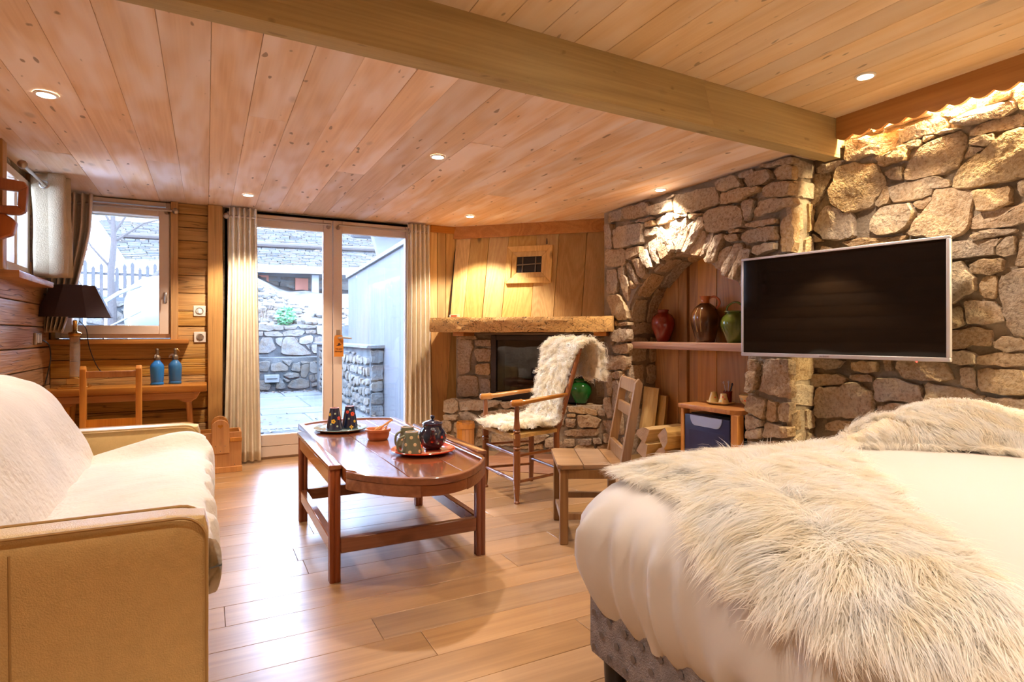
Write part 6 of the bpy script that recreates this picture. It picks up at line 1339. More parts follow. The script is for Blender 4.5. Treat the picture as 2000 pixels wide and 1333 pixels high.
# ---------------------------------------------------------------- recess: shelf, pots, fridge, logs
shf = thing('shelf', 'thick worn wooden shelf across the arched stone recess', 'shelf', (3.35, 3.34, .988))
obw('board', MB().box(3.20, 3.50, 2.715, 3.965, .988, 1.044), M['shelf'], shf, bevel=.006, seg=2)
vase('vase', 'glossy red bulbous jar at the left end of the shelf', (3.36,3.74,1.045), [(.048,0),(.052,.003),(.060,.03),(.086,.09),(.098,.145),(.094,.185),(.074,.22),(.050,.236),(.044,.242),(.044,.252),(.050,.262),(.046,.266),(.038,.262),(.036,.24),(.001,.2)], M['redglaze'])
jg = thing('jug', 'tall brown glazed jug with looped handle in the middle of the shelf', 'jug', (3.36,3.275,1.045))
ob('body', MB().lathe([(.066,0),(.070,.004),(.072,.02),(.086,.07),(.104,.13),(.110,.18),(.104,.225),(.078,.265),(.045,.290),(.034,.298)], n=36), M['brownglaze'], jg, smooth=True, sharp=60)
ob('neck', MB().lathe([(.036,.292),(.030,.305),(.031,.325),(.036,.335),(.043,.346),(.041,.350),(.034,.344),(.028,.33),(.001,.31)], n=28), M['orangeneck'], jg, smooth=True)
ob('handle', MB().tube(smoothpts([(.02,-.026,.338),(.03,-.06,.345),(.036,-.098,.32),(.034,-.105,.285),(.026,-.086,.255)], 6), .009, 8), M['orangeneck'], jg, smooth=True)
for k, (a, s) in enumerate([(-155,1),(-175,-1)]):
    aa = math.radians(a)
    pts = []
    for q in range(16):
        zz = .26-.012*q; R0 = np.interp(zz, [.07,.13,.18,.225,.265], [.087,.105,.1105,.105,.080])
        w = .025*math.sin(q*1.6)*.25
        pts.append((R0*math.cos(aa+w), R0*math.sin(aa+w), zz))
    ob('slip_trail', MB().tube(pts, .0022, 5), M['slip'], jg, smooth=True)
gp = vase('pot', 'olive green glazed pot with arched handle partly behind the television', (3.33,2.965,1.045), [(.050,0),(.054,.003),(.060,.02),(.086,.08),(.100,.125),(.098,.155),(.082,.19),(.066,.205),(.064,.212),(.076,.218),(.076,.226),(.062,.228),(.058,.21),(.001,.15)], M['greenglaze'], 'pot')
ob('handle', MB().tube(smoothpts([(0,.084,.195),(0,.080,.225),(0,.062,.265),(0,0,.290),(0,-.062,.265),(0,-.080,.225),(0,-.084,.195)], 5), .0075, 8), M['greenglaze'], gp, smooth=True)

fc = thing('fridge_cabinet', 'open wooden stand with chamfered top around the small fridge', 'cabinet', (3.3,3.0,0))
obw('top', MB().prism([(3.085,3.275),(3.085,2.79),(3.13,2.735),(3.47,2.735),(3.47,3.275)], .568, .600), M['pinex'], fc, bevel=.005, seg=2)
for x_, y_ in ((3.125,2.765),(3.44,2.765),(3.125,3.245),(3.44,3.245)):
    w_ = .03 if y_ < 3 else .014
    obw('leg', MB().prism([(x_-.03,y_-w_),(x_+.03,y_-w_),(x_+.03,y_+w_),(x_-.03,y_+w_)], .004, .568), M['pine'], fc, bevel=.004)
fr = thing('mini_fridge', 'dark blue mini fridge with pale handle lip under the wooden stand', 'fridge', (3.29,3.03,.006))
obw('body', MB().box(3.165,3.46,2.815,3.228,.006,.535), M['black'], fr, bevel=.006)
dd = obw('door', MB().box(3.105,3.163,2.812,3.228,.02,.528), M['fridge'], fr, bevel=.008, seg=2)
L0 = fr.location
def sub(mb): mb.v = [(p[0]-L0[0],p[1]-L0[1],p[2]-L0[2]) for p in mb.v]; return mb
ob('inset_panel', sub(MB().box(3.1035,3.11,2.856,3.184,.06,.425)), M['fridge'], dd, bevel=.002)
P = [(3.168,.527)] + [(3.168-.05*(1-math.cos(q*PI/12)), .527-.072*math.sin(q*PI/12)) for q in range(1,7)] + [(2.872+.05*(1-math.cos(q*PI/12)), .527-.072*math.sin(q*PI/12)) for q in range(6,0,-1)] + [(2.872,.527)]
ob('handle_lip', sub(MB().prism(P, 3.097, 3.106, lambda a,b,t: (t,a,b))), M['fridge_lip'], dd, bevel=.002)

plate('saucer_tray', 'small yellow dish under two upturned cups on the fridge stand', 3.30, 3.07, .6005, .098, M['cupyellow'])
SPd = [(-120,.5,.006,M['flowerr'],0),(-170,.3,.006,M['flowerg'],0),(-150,.7,.006,M['flowerr'],0),(160,.55,.006,M['terracotta'],0)]
cup_inv('upturned yellow cup on the left of the small dish', 3.28, 3.115, .611, .075, .037, .024, M['cupyellow'], 'yellow cups on the fridge stand', SPd[:1], None, M['cupyellow'])
cup_inv('upturned spotted yellow cup on the right of the small dish', 3.265, 3.01, .611, .072, .036, .022, M['cupyellow'], 'yellow cups on the fridge stand', SPd, None, M['cupyellow'])
cp = vase('cup', 'red-brown pot holding teaspoons behind the yellow cups', (3.345,3.045,.611), [(.026,0),(.028,.002),(.030,.07),(.033,.082),(.031,.084),(.026,.07),(.001,.012)], M['redglaze'], 'cup')
for k, (dx, dy, h_) in enumerate([(-.01,.028,.135),(.0,-.008,.14),(.012,-.03,.125)]):
    t = thing('teaspoon', ['metal teaspoon leaning left in the red-brown pot','metal teaspoon standing upright in the red-brown pot','dark-handled teaspoon leaning right in the red-brown pot'][k], 'spoon', (3.345,3.045,.62), 0, 'teaspoons in the pot')
    ob('stem', MB().tube([(0,0,.004),(dx*.6,dy*.6,h_*.6),(dx,dy,h_)], .0025 if k < 2 else .005, 6), M['steel'] if k < 2 else M['black'], t, smooth=True)
    ob('end', MB().lathe([(.001,-.012),(.006,-.006),(.0075,0),(.005,.008),(.001,.011)], (dx,dy,h_), 10), M['steel'] if k < 2 else M['black'], t, smooth=True)
bo = vase('bowl', 'flower-painted yellow bowl at the right end of the fridge stand', (3.33,2.835,.6005), [(.032,0),(.034,.006),(.030,.010),(.058,.035),(.072,.07),(.074,.086),(.071,.086),(.068,.07),(.052,.036),(.001,.016)], M['cupyellow'], 'bowl')
for a, zz, R0, m_ in [(-170,.05,.0645,'flowerr'),(170,.06,.069,'flowerg'),(150,.05,.0645,'flowery'),(-150,.06,.069,'flowerr'),(-190,.045,.0625,'terracotta')]:
    aa = math.radians(a); decal(bo, R0*math.cos(aa), R0*math.sin(aa), zz, math.cos(aa), math.sin(aa), -.5, .008, M[m_], 5)

def split_log(label, loc, L_, r_, rz, tilt=0, roll=0, group='split logs stacked in the recess'):
    t = thing('split_log', label, 'log', loc, rz, group)
    if tilt: t.rotation_euler = (0, tilt, rz)
    sec = [(0,0)]+[(r_*math.cos(a), r_*math.sin(a)) for a in (0,.3,.6,.9,1.2,1.45)]
    c, s = math.cos(roll), math.sin(roll)
    sec = [(a*c-b*s, a*s+b*c) for a, b in sec]
    mz = min(b for a, b in sec)
    sec = [(a, b-mz) for a, b in sec]
    rr = random.Random(int(loc[0]*1000+loc[1]*777))
    P = []
    n_ = len(sec)
    for q in range(5):
        for a, b in sec: P.append((lerp(-L_/2,L_/2,q/4), a+rr.uniform(-.005,.005)+.006*math.sin(q), b+rr.uniform(0,.005)))
    fs = []
    for q in range(4):
        for k in range(n_): fs.append((q*n_+k, q*n_+(k+1)%n_, (q+1)*n_+(k+1)%n_, (q+1)*n_+k))
    ob('bark_side', MB().add(P, fs), M['logside'], t)
    for q in (0, 4): ob('cut_end', MB().add([P[q*n_+k] for k in range(n_)], [tuple(range(n_))]), M['logend'], t)
names = ['at the left end of the bottom row','second from the left in the bottom row','third from the left in the bottom row','rightmost of the bottom row by the fridge',
         'at the left of the middle row','in the middle of the middle row','at the right of the middle row against the fridge','on top of the pile to the left','on top of the pile to the right']
spots = [(3.74,.006,.0,.02),(3.60,.006,.02,-.05),(3.46,.006,.05,.04),(3.33,.006,.0,-.03),(3.70,.128,2.2,.06),(3.55,.130,.4,-.08),(3.39,.126,.1,.05),(3.60,.250,.55,.10),(3.42,.246,2.5,-.10)]
for k, (yl, zl, ro, rz) in enumerate(spots):
    split_log('split firewood log '+names[k]+' in the recess', (3.24+.02*math.sin(k*2.3), yl, zl), .40, .125, rz, 0, ro)
split_log('flat split log standing upright against the stone jamb', (3.40,3.86,.43), .44, .13, PI/2+1.2, PI/2-.12, .4)
split_log('narrow split log standing upright beside the niche boards', (3.44,3.78,.40), .38, .09, PI/2+1.0, PI/2-.1, .4)

# ---------------------------------------------------------------- television
tvr = thing('television', 'large flat television with silver frame on a swivel bracket', 'television', (3.125, 2.10, .97))
pa, pb = Vector((3.04, 2.654, 0)), Vector((3.21, 1.545, 0))
ax = (pb-pa).normalized(); nx_ = Vector((-ax.y*-1, ax.x*-1, 0)); nx_ = Vector((ax.y, -ax.x, 0))
TW = (pb-pa).length; TH = .618
tc = (pa+pb)/2; tvr.location = (tc.x, tc.y, .968)
def tvm(a, b, t): return ax*a + nx_*t + Vector((0,0,b))
if nx_.x > 0: nx_ = -nx_
hw_ = TW/2
ob('back_shell', MB().prism([(-hw_+.02,.02),(hw_-.02,.02),(hw_-.02,TH-.02),(-hw_+.02,TH-.02)], -.055, -.012, tvm), M['black'], tvr, bevel=.012, seg=2)
for P in ([(-hw_,0),(hw_,0),(hw_,.022),(-hw_,.022)],[(-hw_,TH-.014),(hw_,TH-.014),(hw_,TH),(-hw_,TH)],[(-hw_,.022),(-hw_+.014,.022),(-hw_+.014,TH-.014),(-hw_,TH-.014)],[(hw_-.018,.022),(hw_,.022),(hw_,TH-.014),(hw_-.018,TH-.014)]):
    ob('bezel', MB().prism(P, -.018, .008, tvm), M['bezel'], tvr, bevel=.003)
ob('screen', MB().prism([(-hw_+.013,.021),(hw_-.017,.021),(hw_-.017,TH-.013),(-hw_+.013,TH-.013)], -.012, .002, tvm), M['screen'], tvr)
ob('standby_light', MB().lathe([(.004,0),(.003,-.006),(.001,-.007)], tuple(tvm(hw_*.74,.0,-.002)), 10), M['redled'], tvr)
ob('bracket', MB().tube([tuple(tvm(.05,.3,-.05)), (3.40-tvr.location.x, .06, .3)], .03, 8), M['black'], tvr)
def lettering(txt, parent, Mx, size, mat, name='lettering'):
    cu = bpy.data.curves.new(name, 'FONT'); cu.body = txt; cu.size = size; cu.align_x = 'CENTER'; cu.align_y = 'CENTER'; cu.extrude = .0003
    cu.materials.append(mat)
    tmp = bpy.data.objects.new(name, cu); COL.objects.link(tmp)
    dgr = bpy.context.evaluated_depsgraph_get()
    me = bpy.data.meshes.new_from_object(tmp.evaluated_get(dgr)); bpy.data.objects.remove(tmp); bpy.data.curves.remove(cu)
    if not me.materials: me.materials.append(mat)
    o = bpy.data.objects.new(name, me); COL.objects.link(o); o.parent = parent; o.matrix_local = Mx
    return o
R3m = Matrix(((ax.x, 0, nx_.x), (ax.y, 0, nx_.y), (0, 1, 0))).to_4x4()
lettering('SAMSUNG', tvr, Matrix.Translation(tvm(-.04,.011,.0086)) @ R3m, .012, M['ink'])

# ---------------------------------------------------------------- curtains and rods
def curtain(name, label, A, B, A2, B2, zt, zb, nf, amp, amp2, nrm, mat, group, bend=None, grommets=(), pw=.8):
    t = thing(name, label, 'curtain', ((A2[0]+B2[0])/2, (A2[1]+B2[1])/2, zb), 0, group)
    nu, nv = nf*14+1, 26
    P = []
    for i in range(nu):
        s = i/(nu-1)
        for j in range(nv):
            q = j/(nv-1)
            x = lerp(lerp(A[0],B[0],s), lerp(A2[0],B2[0],s), q**1.2); y_ = lerp(lerp(A[1],B[1],s), lerp(A2[1],B2[1],s), q**1.2)
            a = lerp(amp, amp2, q)
            sh = math.sin(2*PI*nf*s)
            sh = math.copysign(abs(sh)**pw, sh)*(1+.25*noise.noise(Vector((s*9, q*1.5, 3))))
            x += nrm[0]*a*sh; y_ += nrm[1]*a*sh
            z = lerp(zt, zb, q)
            if bend: x, y_, z = bend(x, y_, z, s, q)
            P.append((x, y_, z))
    o = obw('cloth', MB().grid(P, nu, nv), mat, t, smooth=True, sharp=80)
    md = o.modifiers.new('thickness', 'SOLIDIFY'); md.thickness = .004
    for gx, gy, gz, ax_ in grommets:
        c = Vector((gx, gy, gz))
        e1, e2 = (Vector((0,1,0)), Vector((0,0,1))) if ax_ == 'x' else (Vector((1,0,0)), Vector((0,0,1)))
        obw('eyelet', MB().tube([c+e1*.024*math.cos(k*PI/8)+e2*.024*math.sin(k*PI/8) for k in range(16)], .0055, 6, closed=True), M['rod'], t, smooth=True)
    return t
curtain('curtain', 'ecru linen curtain hanging on the hinge side of the patio door', (.175,5.51),(.385,5.51),(.13,5.50),(.42,5.50), 2.185, .02, 5, .021, .028, (0,1), M['curtain'], 'linen curtains', grommets=[(.372,5.515,2.11,'x')])
curtain('curtain', 'ecru linen curtain between the patio door and the chimney hood', (1.735,5.51),(1.95,5.51),(1.71,5.50),(1.97,5.50), 2.18, .02, 5, .021, .026, (0,1), M['curtain'], 'linen curtains', grommets=[(1.742,5.515,2.11,'x')])
def tuck(x, y_, z, s, q):
    pull = math.sin(PI*min(1, q*1.05))
    return (x-.10*q*q*(1-s)*.3-.23*s*max(0,q-.25)**1.3, y_-.05*pull*s-.02*q, z)
curtain('curtain', 'taupe linen curtain gathered to the left of the log-wall window', (-1.03,5.50),(-.775,5.50),(-1.035,5.46),(-.80,5.50), 2.185, 1.12, 5, .032, .045, (0,1), M['curtain2'], 'linen curtains', bend=tuck, grommets=[(-.79,5.505,2.11,'x')])
def flare(x, y_, z, s, q): return (x, y_-.0*q, z)
curtain('curtain', 'short ecru curtain hanging from the rod on the left log wall', (-.94,4.90),(-.94,5.10),(-.935,4.92),(-.93,5.14), 2.185, 1.50, 2, .095, .105, (1,0), M['curtain3'], 'linen curtains', grommets=[(-.955,4.885,2.10,'y')], pw=.35)
def rod(label, p0, p1, balls, brackets):
    t = thing('curtain_rod', label, 'curtain rod', p0, 0, 'metal curtain rods')
    obw('pole', MB().tube([p0, p1], .0095, 10), M['rod'], t, smooth=True)
    for b in balls: obw('finial', MB().lathe([(.001,-.026),(.016,-.020),(.025,-.006),(.025,.006),(.016,.020),(.001,.026)], tuple(b), 16), M['rod'], t, smooth=True)
    for b, d in brackets: obw('bracket', MB().tube([b, (b[0]+d[0],b[1]+d[1],b[2]+d[2])], [.011,.020], 10), M['rod'], t, smooth=True)
rod('metal curtain rod across the log-wall window', (-1.04,5.505,2.11), (-.245,5.505,2.11), [(-.225,5.505,2.11)], [((-.29,5.505,2.11),(0,.085,-.0))])
rod('metal curtain rod over the hinge half of the patio door', (.16,5.515,2.11), (1.01,5.515,2.11), [(.150,5.515,2.11)], [((1.0,5.515,2.11),(0,.085,-.01))])
rod('metal curtain rod over the handle half of the patio door', (1.075,5.515,2.11), (1.94,5.515,2.11), [], [((1.085,5.515,2.11),(0,.085,-.01))])
rod('short metal curtain rod with ball end on the left log wall', (-.955,4.38,2.10), (-.955,5.16,2.10), [(-.955,4.365,2.10)], [((-.955,5.12,2.10),(-.09,0,0))])

# ---------------------------------------------------------------- left window, ornaments, switches
win2 = root('window_2')
for (y0_, y1_, z0_, z1_) in ((4.40,4.45,1.48,2.14),(5.0,5.05,1.48,2.14),(4.45,5.0,2.09,2.14),(4.45,5.0,1.48,1.55),(4.70,4.75,1.55,2.09)):
    place_box('sash', XL-.06, XL-.005, y0_, y1_, z0_, z1_, M['paint'], win2, bevel=.003)
for y0_, y1_ in ((4.45,4.70),(4.75,5.0)): place_box('pane', XL-.045, XL-.04, y0_, y1_, 1.55, 2.09, M['glass'], win2, bevel=0)
s2 = ob('window_sill', MB().prism([(4.28,-.022),(5.13,-.022),(5.13,.016),(4.28,.022)], 0, .13, lambda a,b,t: (XL+t-.02,a,b)), M['pinex'], loc=(0,0,1.452), bevel=.007, seg=2)
tag(s2, kind='structure')
t2 = root('trim_2')
place_box('post', XL-.02, XL+.05, 4.22, 4.30, 1.47, ZL, M['postz'], t2, bevel=.004)
orn = thing('wall_ornament', 'carved reddish wooden ornament hanging on the left log wall', 'ornament', (-.99, 4.12, 1.62))
outer = [(-.09,.14),(.045,.14),(.075,.16),(.085,.30),(.07,.325),(-.02,.335),(-.06,.36),(-.09,.36)]
hole = [(-.045,.185),(.04,.19),(.045,.27),(-.045,.275)]
ob('frame', MB().prism([(-.09,.14),(.045,.14),(.075,.16),(.04,.19),(-.045,.185)], -.02,.02, lambda a,b,t: (a+.03,t,b)).prism([(.075,.16),(.085,.30),(.045,.27),(.04,.19)], -.02,.02, lambda a,b,t: (a+.03,t,b)).prism([(.085,.30),(.07,.325),(-.02,.335),(-.06,.36),(-.09,.36),(-.045,.275),(.045,.27)], -.02,.02, lambda a,b,t: (a+.03,t,b)).prism([(-.09,.14),(-.045,.185),(-.045,.275),(-.09,.36)], -.02,.02, lambda a,b,t: (a+.03,t,b)), M['redwood'], orn, bevel=.004)
ob('lower_block', MB().prism([(-.09,0),(-.02,.005),(.03,.03),(.045,.10),(.02,.125),(.0,.14),(-.06,.14),(-.09,.13)], -.03,.03, lambda a,b,t: (a+.02,t,b)), M['redwood'], orn, bevel=.006)
def switch(label, x, z, rocker, rot=False):
    t = thing('wall_switch', label, 'switch', (x, YB-.002, z), 0, 'wall switches')
    ob('cover_plate', MB().box(-.046,.046,-.010,.006,-.044,.044), M['plate'], t, bevel=.003)
    ob('ring', MB().lathe([(.029,0),(.029,.003),(.025,.003),(.025,0)], n=24, M=Matrix.Translation((0,-.010,0)) @ Matrix.Rotation(PI/2,4,'X'), cap=False), M['steel'], t, smooth=True)
    if rocker: ob('rocker', MB().box(-.012,.012,-.016,-.008,-.020,.020), M['white'], t, bevel=.002)
    else: ob('dial', MB().lathe([(.022,0),(.021,.008),(.001,.009)], n=24, M=Matrix.Translation((0,-.010,0)) @ Matrix.Rotation(PI/2,4,'X')).box(-.0015,.0015,-.021,-.010,-.018,.018), M['steel'], t, smooth=True)
switch('square wall plate with white rocker switch beside the window', -.052, 1.303, True)
switch('square wall plate with round dimmer dial below the rocker switch', -.048, 1.083, False)
so = thing('wall_socket', 'chrome double socket on the left log wall beside the lamp', 'socket', (XL+.002, 5.22, 1.075))
ob('cover_plate', MB().box(-.006,.010,-.075,.075,-.042,.042), M['steel'], so, bevel=.003)
for q in (-.04, 0, .04): ob('insert', MB().box(.009,.014,q-.012,q+.012,-.03,.03), M['white'] if q else M['steel'], so, bevel=.002)
ob('cord', MB().tube(smoothpts([(.02,.04,-.01),(.05,.08,-.05),(.055,.09,-.16),(.03,.06,-.33)], 5), .004, 6), M['black'], so, smooth=True)
hg = thing('door_hanger', 'orange do-not-disturb tag hanging on the patio door handle', 'door tag', (1.088, YB-.03, .90))
P = [(-.042,0),(.042,0),(.042,.165)] + [(.042-.018*(1-math.cos(q*PI/8)), .165+.035*math.sin(q*PI/8)) for q in range(1,5)] + [(-.024,.2)] + [(-.024-.018*math.sin(q*PI/8), .165+.035*math.cos(q*PI/8)) for q in range(1,5)]
ob('card', MB().prism(P, -.002, .002, lambda a,b,t: (a,t,b)), M['hanger'], hg)
ob('hat_print', MB().prism([(-.026,.100),(-.010,.108),(-.006,.124),(.008,.128),(.014,.113),(.028,.112),(.012,.103),(-.010,.100)], -.0026, -.0018, lambda a,b,t: (a,t,b)), M['ink'], hg)
RXZ = Matrix(((1,0,0),(0,0,-1),(0,1,0))).to_4x4()
lettering('Ne pas', hg, Matrix.Translation((0,-.0028,.073)) @ RXZ, .021, M['ink'])
lettering('déranger', hg, Matrix.Translation((0,-.0028,.050)) @ RXZ, .021, M['ink'])
hook = thing('hook', 'small dark iron hook above the hatch on the chimney hood', 'hook', hmap(-1.385, 1.985, .01))
ob('shank', MB().tube([(0,0,.05),(0,0,.02),(-.004,-.006,.0),(-.010,-.014,-.004)], [.005,.008,.009,.005], 8), M['iron'], hook, smooth=True)

# ---------------------------------------------------------------- outside: terrace, garden walls, neighbour's house
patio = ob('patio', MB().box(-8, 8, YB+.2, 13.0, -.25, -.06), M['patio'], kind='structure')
r = random.Random(31)
y_ = YB+.22
kpv = 0
while y_ < 12.6:
    dpt = r.uniform(.7, 1.1); x_ = -.6
    while x_ < 2.2:
        w_ = r.uniform(.7, 1.3); x1_ = min(x_+w_, 2.25)
        J = lambda: r.uniform(-.05, .05)
        P = [(x_+.012,y_+.012),((x_+x1_)/2,y_+.015+J()*.2),(x1_-.012,y_+.012+J()*.3),(x1_-.015,y_+dpt-.015),((x_+x1_)/2+J(),y_+dpt-.012+J()*.3),(x_+.015,y_+dpt-.015)]
        ob('paving_slab', MB().prism(P, -.1, -.05+r.uniform(0,.008)), M['patio'], patio, bevel=.008); x_ = x1_
    y_ += dpt
place_box('threshold', .14, 1.95, YB+.12, YB+.30, -.1, -.01, M['outpale'], patio, bevel=.004)
dg = thing('drain_grate', 'slotted drain grating set across the terrace outside the door', 'drain', (1.0, 7.55, -.05))
for k in range(26):
    obw('slot_bar', MB().box(.05+k*.085, .085+k*.085, 7.46, 7.62, -.05, -.036), M['black'], dg)
obw('frame', MB().box(0, 2.27, 7.44, 7.455, -.05, -.035).box(0, 2.27, 7.625, 7.64, -.05, -.035), M['outpale'], dg)
lv = MB()
for k in range(260):
    x_, y2_ = r.uniform(0, 2.1), r.choice([r.uniform(6.2, 9.0), r.uniform(12.2, 12.75)]); a = r.uniform(0, 6.28); s = r.uniform(.015, .045)
    Mx = Matrix.Translation((x_, y2_, -.035)) @ Matrix.Rotation(a, 4, 'Z') @ Matrix.Rotation(r.uniform(-.5,.5), 4, 'X')
    lv.add([(-s,0,0),(0,-s*.5,.006),(s,0,0),(0,s*.5,.008)], [(0,1,2,3)], Mx)
tag(ob('fallen_leaves', lv, M['leafdry']), 'dry brown leaves scattered over the terrace paving', 'leaves', kind='stuff')

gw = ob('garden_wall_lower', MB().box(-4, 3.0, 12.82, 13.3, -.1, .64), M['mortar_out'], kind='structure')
for i, P in enumerate(parse(SO_GLO)): stone(P, lambda a,b,t: (a, 12.82-t, b), M['stone_out'], gw, depth=.05, seed=2000+i, step=.08)
gu = ob('garden_wall_upper', MB().box(.3, 3.0, 13.32, 13.7, .5, 1.30).box(-5, .3, 13.32, 13.7, .3, 1.82), M['mortar_out'], kind='structure')
for i, P in enumerate(parse(SO_GUP)): stone(P, lambda a,b,t: (a, 13.32-t, b), M['stone_out'], gu, depth=.05, seed=2100+i, step=.08)
for i, P in enumerate(parse(SO_GLF)): stone(P, lambda a,b,t: (a, 13.32-t, b), M['stone_out'], gu, depth=.05, seed=2200+i, step=.08)
vp = thing('vent_plate', 'white rectangular vent plate in the lower garden wall', 'vent', (1.17, 12.74, .22))
ob('plate', MB().box(-.14,.14,-.02,.05,-.08,.08), M['outwhite'], vp, bevel=.008)
ob('slot', MB().box(-.10,.10,-.025,-.015,-.012,.012), M['fencew'], vp)

# scrubby bank with loose stones above the walls
bank = MB(); P = []
for i in range(41):
    for j in range(25):
        x_ = lerp(-5, 5, i/40); y2_ = lerp(13.6, 21.0, j/24)
        z_ = (1.28 if x_ > .3 else 1.8)+(y2_-13.6)*(.20 if x_ > .3 else .06)
        if x_ > .3: z_ += .55*math.exp(-((x_-1.0)/.8)**2)*min(1, (y2_-13.6)/2)
        P.append((x_, y2_, z_+.14*noise.noise(Vector((x_*1.3, y2_*1.3, 0)))+.07*noise.noise(Vector((x_*4, y2_*4, 3)))))
bank.grid(P, 41, 25)
ob('bank', bank, M['bank'], kind='structure', smooth=True)
rs = MB()
for k in range(420):
    x_ = r.uniform(.5, 3.4); y2_ = r.uniform(13.75, 16.5); s = r.uniform(.05, .16)
    z_ = 1.28+(y2_-13.6)*.20+.55*math.exp(-((x_-1.0)/.8)**2)*min(1,(y2_-13.6)/2)+.14*noise.noise(Vector((x_*1.3, y2_*1.3, 0)))
    vs = [(s*math.cos(a)*q*r.uniform(.7,1.2), s*math.sin(a)*q*r.uniform(.7,1.2), zz*s) for zz, q in ((-.3,.8),(.2,1.0),(.6,.5)) for a in (0,1.26,2.5,3.77,5.03)]
    fs = [(j*5+q, j*5+(q+1)%5, (j+1)*5+(q+1)%5, (j+1)*5+q) for j in range(2) for q in range(5)]+[(10,11,12,13,14)]
    rs.add(vs, fs, Matrix.Translation((x_,y2_,z_)) @ Matrix.Rotation(r.uniform(0,6.28),4,'Z'))
tag(ob('rubble_stones', rs, M['stone_out']), 'loose pale stones heaped on the bank above the garden walls', 'rubble', kind='stuff')
def leafcloud(name, c, rad, n, size, mat, parent=None, seed=0):
    g = np.random.default_rng(seed); mb = MB()
    for k in range(n):
        v = g.normal(size=3); v /= np.linalg.norm(v); v *= g.uniform(.3, 1)**.5
        p = (c[0]+v[0]*rad[0], c[1]+v[1]*rad[1], c[2]+v[2]*rad[2]); s = size*g.uniform(.6, 1.3)
        Mx = Matrix.Translation(p) @ Matrix.Rotation(g.uniform(0,6.28),4,'Z') @ Matrix.Rotation(g.uniform(-1.2,1.2),4,'X')
        mb.add([(-s,0,0),(0,-s*.5,s*.1),(s,0,0),(0,s*.5,s*.1)], [(0,1,2,3)], Mx)
    return ob(name, mb, mat, parent)
sh = thing('garden_shrub', 'small bright green shrub growing on top of the garden wall', 'shrub', (1.55, 13.75, 1.3))
leafcloud('foliage', (0,0,.22), (.22,.2,.24), 420, .045, M['leafgreen'], sh, 2)
ob('stem', MB().tube([(0,0,0),(.02,0,.2)], .012, 6), M['bark'], sh)
hd = thing('dry_bush', 'brown leafless bush spreading on the bank behind the patio door', 'bush', (.75, 14.1, 1.3))
twig = MB(); g = np.random.default_rng(6)
for k in range(520):
    a = g.uniform(0, 6.28); p0 = Vector((g.uniform(-.5,.5), g.uniform(-.2,.8), 0)); d = Vector((math.cos(a)*.5, math.sin(a)*.4, g.uniform(.5,1.1))).normalized()
    L_ = g.uniform(.4, 1.0); p1 = p0+d*L_; w_ = Vector((-d.y, d.x, .2)).normalized()*.006
    twig.add([p0-w_, p0+w_, p1], [(0,1,2)])
ob('branch_tangle', twig, M['leafdry'], hd)
# neighbour's stone house under a slate roof
hs_ = thing('house', 'low stone house under a big slate roof behind the garden', 'house', (2.0, 19.5, 1.5))
hL = hs_.location
def hobj(name, mb, mat, parent=hs_, **k):
    mb.v = [(p[0]-hL[0],p[1]-hL[1],p[2]-hL[2]) for p in mb.v]; return ob(name, mb, mat, parent, **k)
hobj('wall', MB().box(-1.2, 7, 20.2, 20.6, 1.4, 3.6), M['outpale'])
E0, E1 = Vector((-1.96,19.0,3.12)), Vector((7,19.0,3.26)); K0, K1 = Vector((-3.13,23.0,4.82)), Vector((7,23.0,5.05))
rf = hobj('roof', MB().add([E0,E1,K1,K0,E0-Vector((0,0,.06)),E1-Vector((0,0,.06)),K1-Vector((0,0,.06)),K0-Vector((0,0,.06))], [(0,1,2,3),(7,6,5,4),(0,4,5,1),(3,2,6,7),(0,3,7,4),(1,5,6,2)]), M['fencew'])
sl = MB(); ncr = 26
nrm = (E1-E0).cross(K0-E0).normalized()
for j in range(ncr):
    v0, v1 = j/ncr, (j+1.35)/ncr
    A, B = E0.lerp(K0, v0), E1.lerp(K1, v0); A1_, B1_ = E0.lerp(K0, min(1,v1)), E1.lerp(K1, min(1,v1))
    u = -r.uniform(0,.02)
    while u < 1:
        du = r.uniform(.022, .045)
        a, b = max(0,u)+.0008, min(1,u+du)-.0008
        if b > a:
            l1, l0 = r.uniform(.05,.075), r.uniform(.02,.03); dv = r.uniform(-.004,.004)
            p = [A.lerp(B,a), A.lerp(B,b), A1_.lerp(B1_,b), A1_.lerp(B1_,a)]
            q = [p[0]+nrm*l1-(K0-E0)*dv, p[1]+nrm*l1-(K0-E0)*dv, p[2]+nrm*l0*.3, p[3]+nrm*l0*.3]
            sl.add([*q, p[0], p[1]], [(0,1,2,3),(4,5,1,0)])
        u += du
sh_ = hobj('shingles', sl, M['slate'], rf); sh_['kind'] = 'stuff'
hobj('snow_guard', MB().tube([tuple(E0.lerp(K0,.42)+nrm*.16+Vector((2.2,0,.02))), tuple(E1.lerp(K1,.42)+nrm*.16)], .085, 8).tube([tuple(E0.lerp(K0,.50)+nrm*.14+Vector((.3,0,.0))), tuple(E0.lerp(K0,.50)+nrm*.14+Vector((2.1,0,.02)))], .085, 8), M['bark'], rf, smooth=True)
hobj('fascia', MB().add([E0+Vector((0,-.06,-.2)),E1+Vector((0,-.06,-.2)),E1+Vector((0,-.06,.03)),E0+Vector((0,-.06,.03)),E0+Vector((0,0,-.2)),E1+Vector((0,0,-.2)),E1+Vector((0,0,.03)),E0+Vector((0,0,.03))], [(0,1,2,3),(7,6,5,4),(0,4,5,1),(3,2,6,7),(0,3,7,4),(1,5,6,2)]), M['outwhite'])
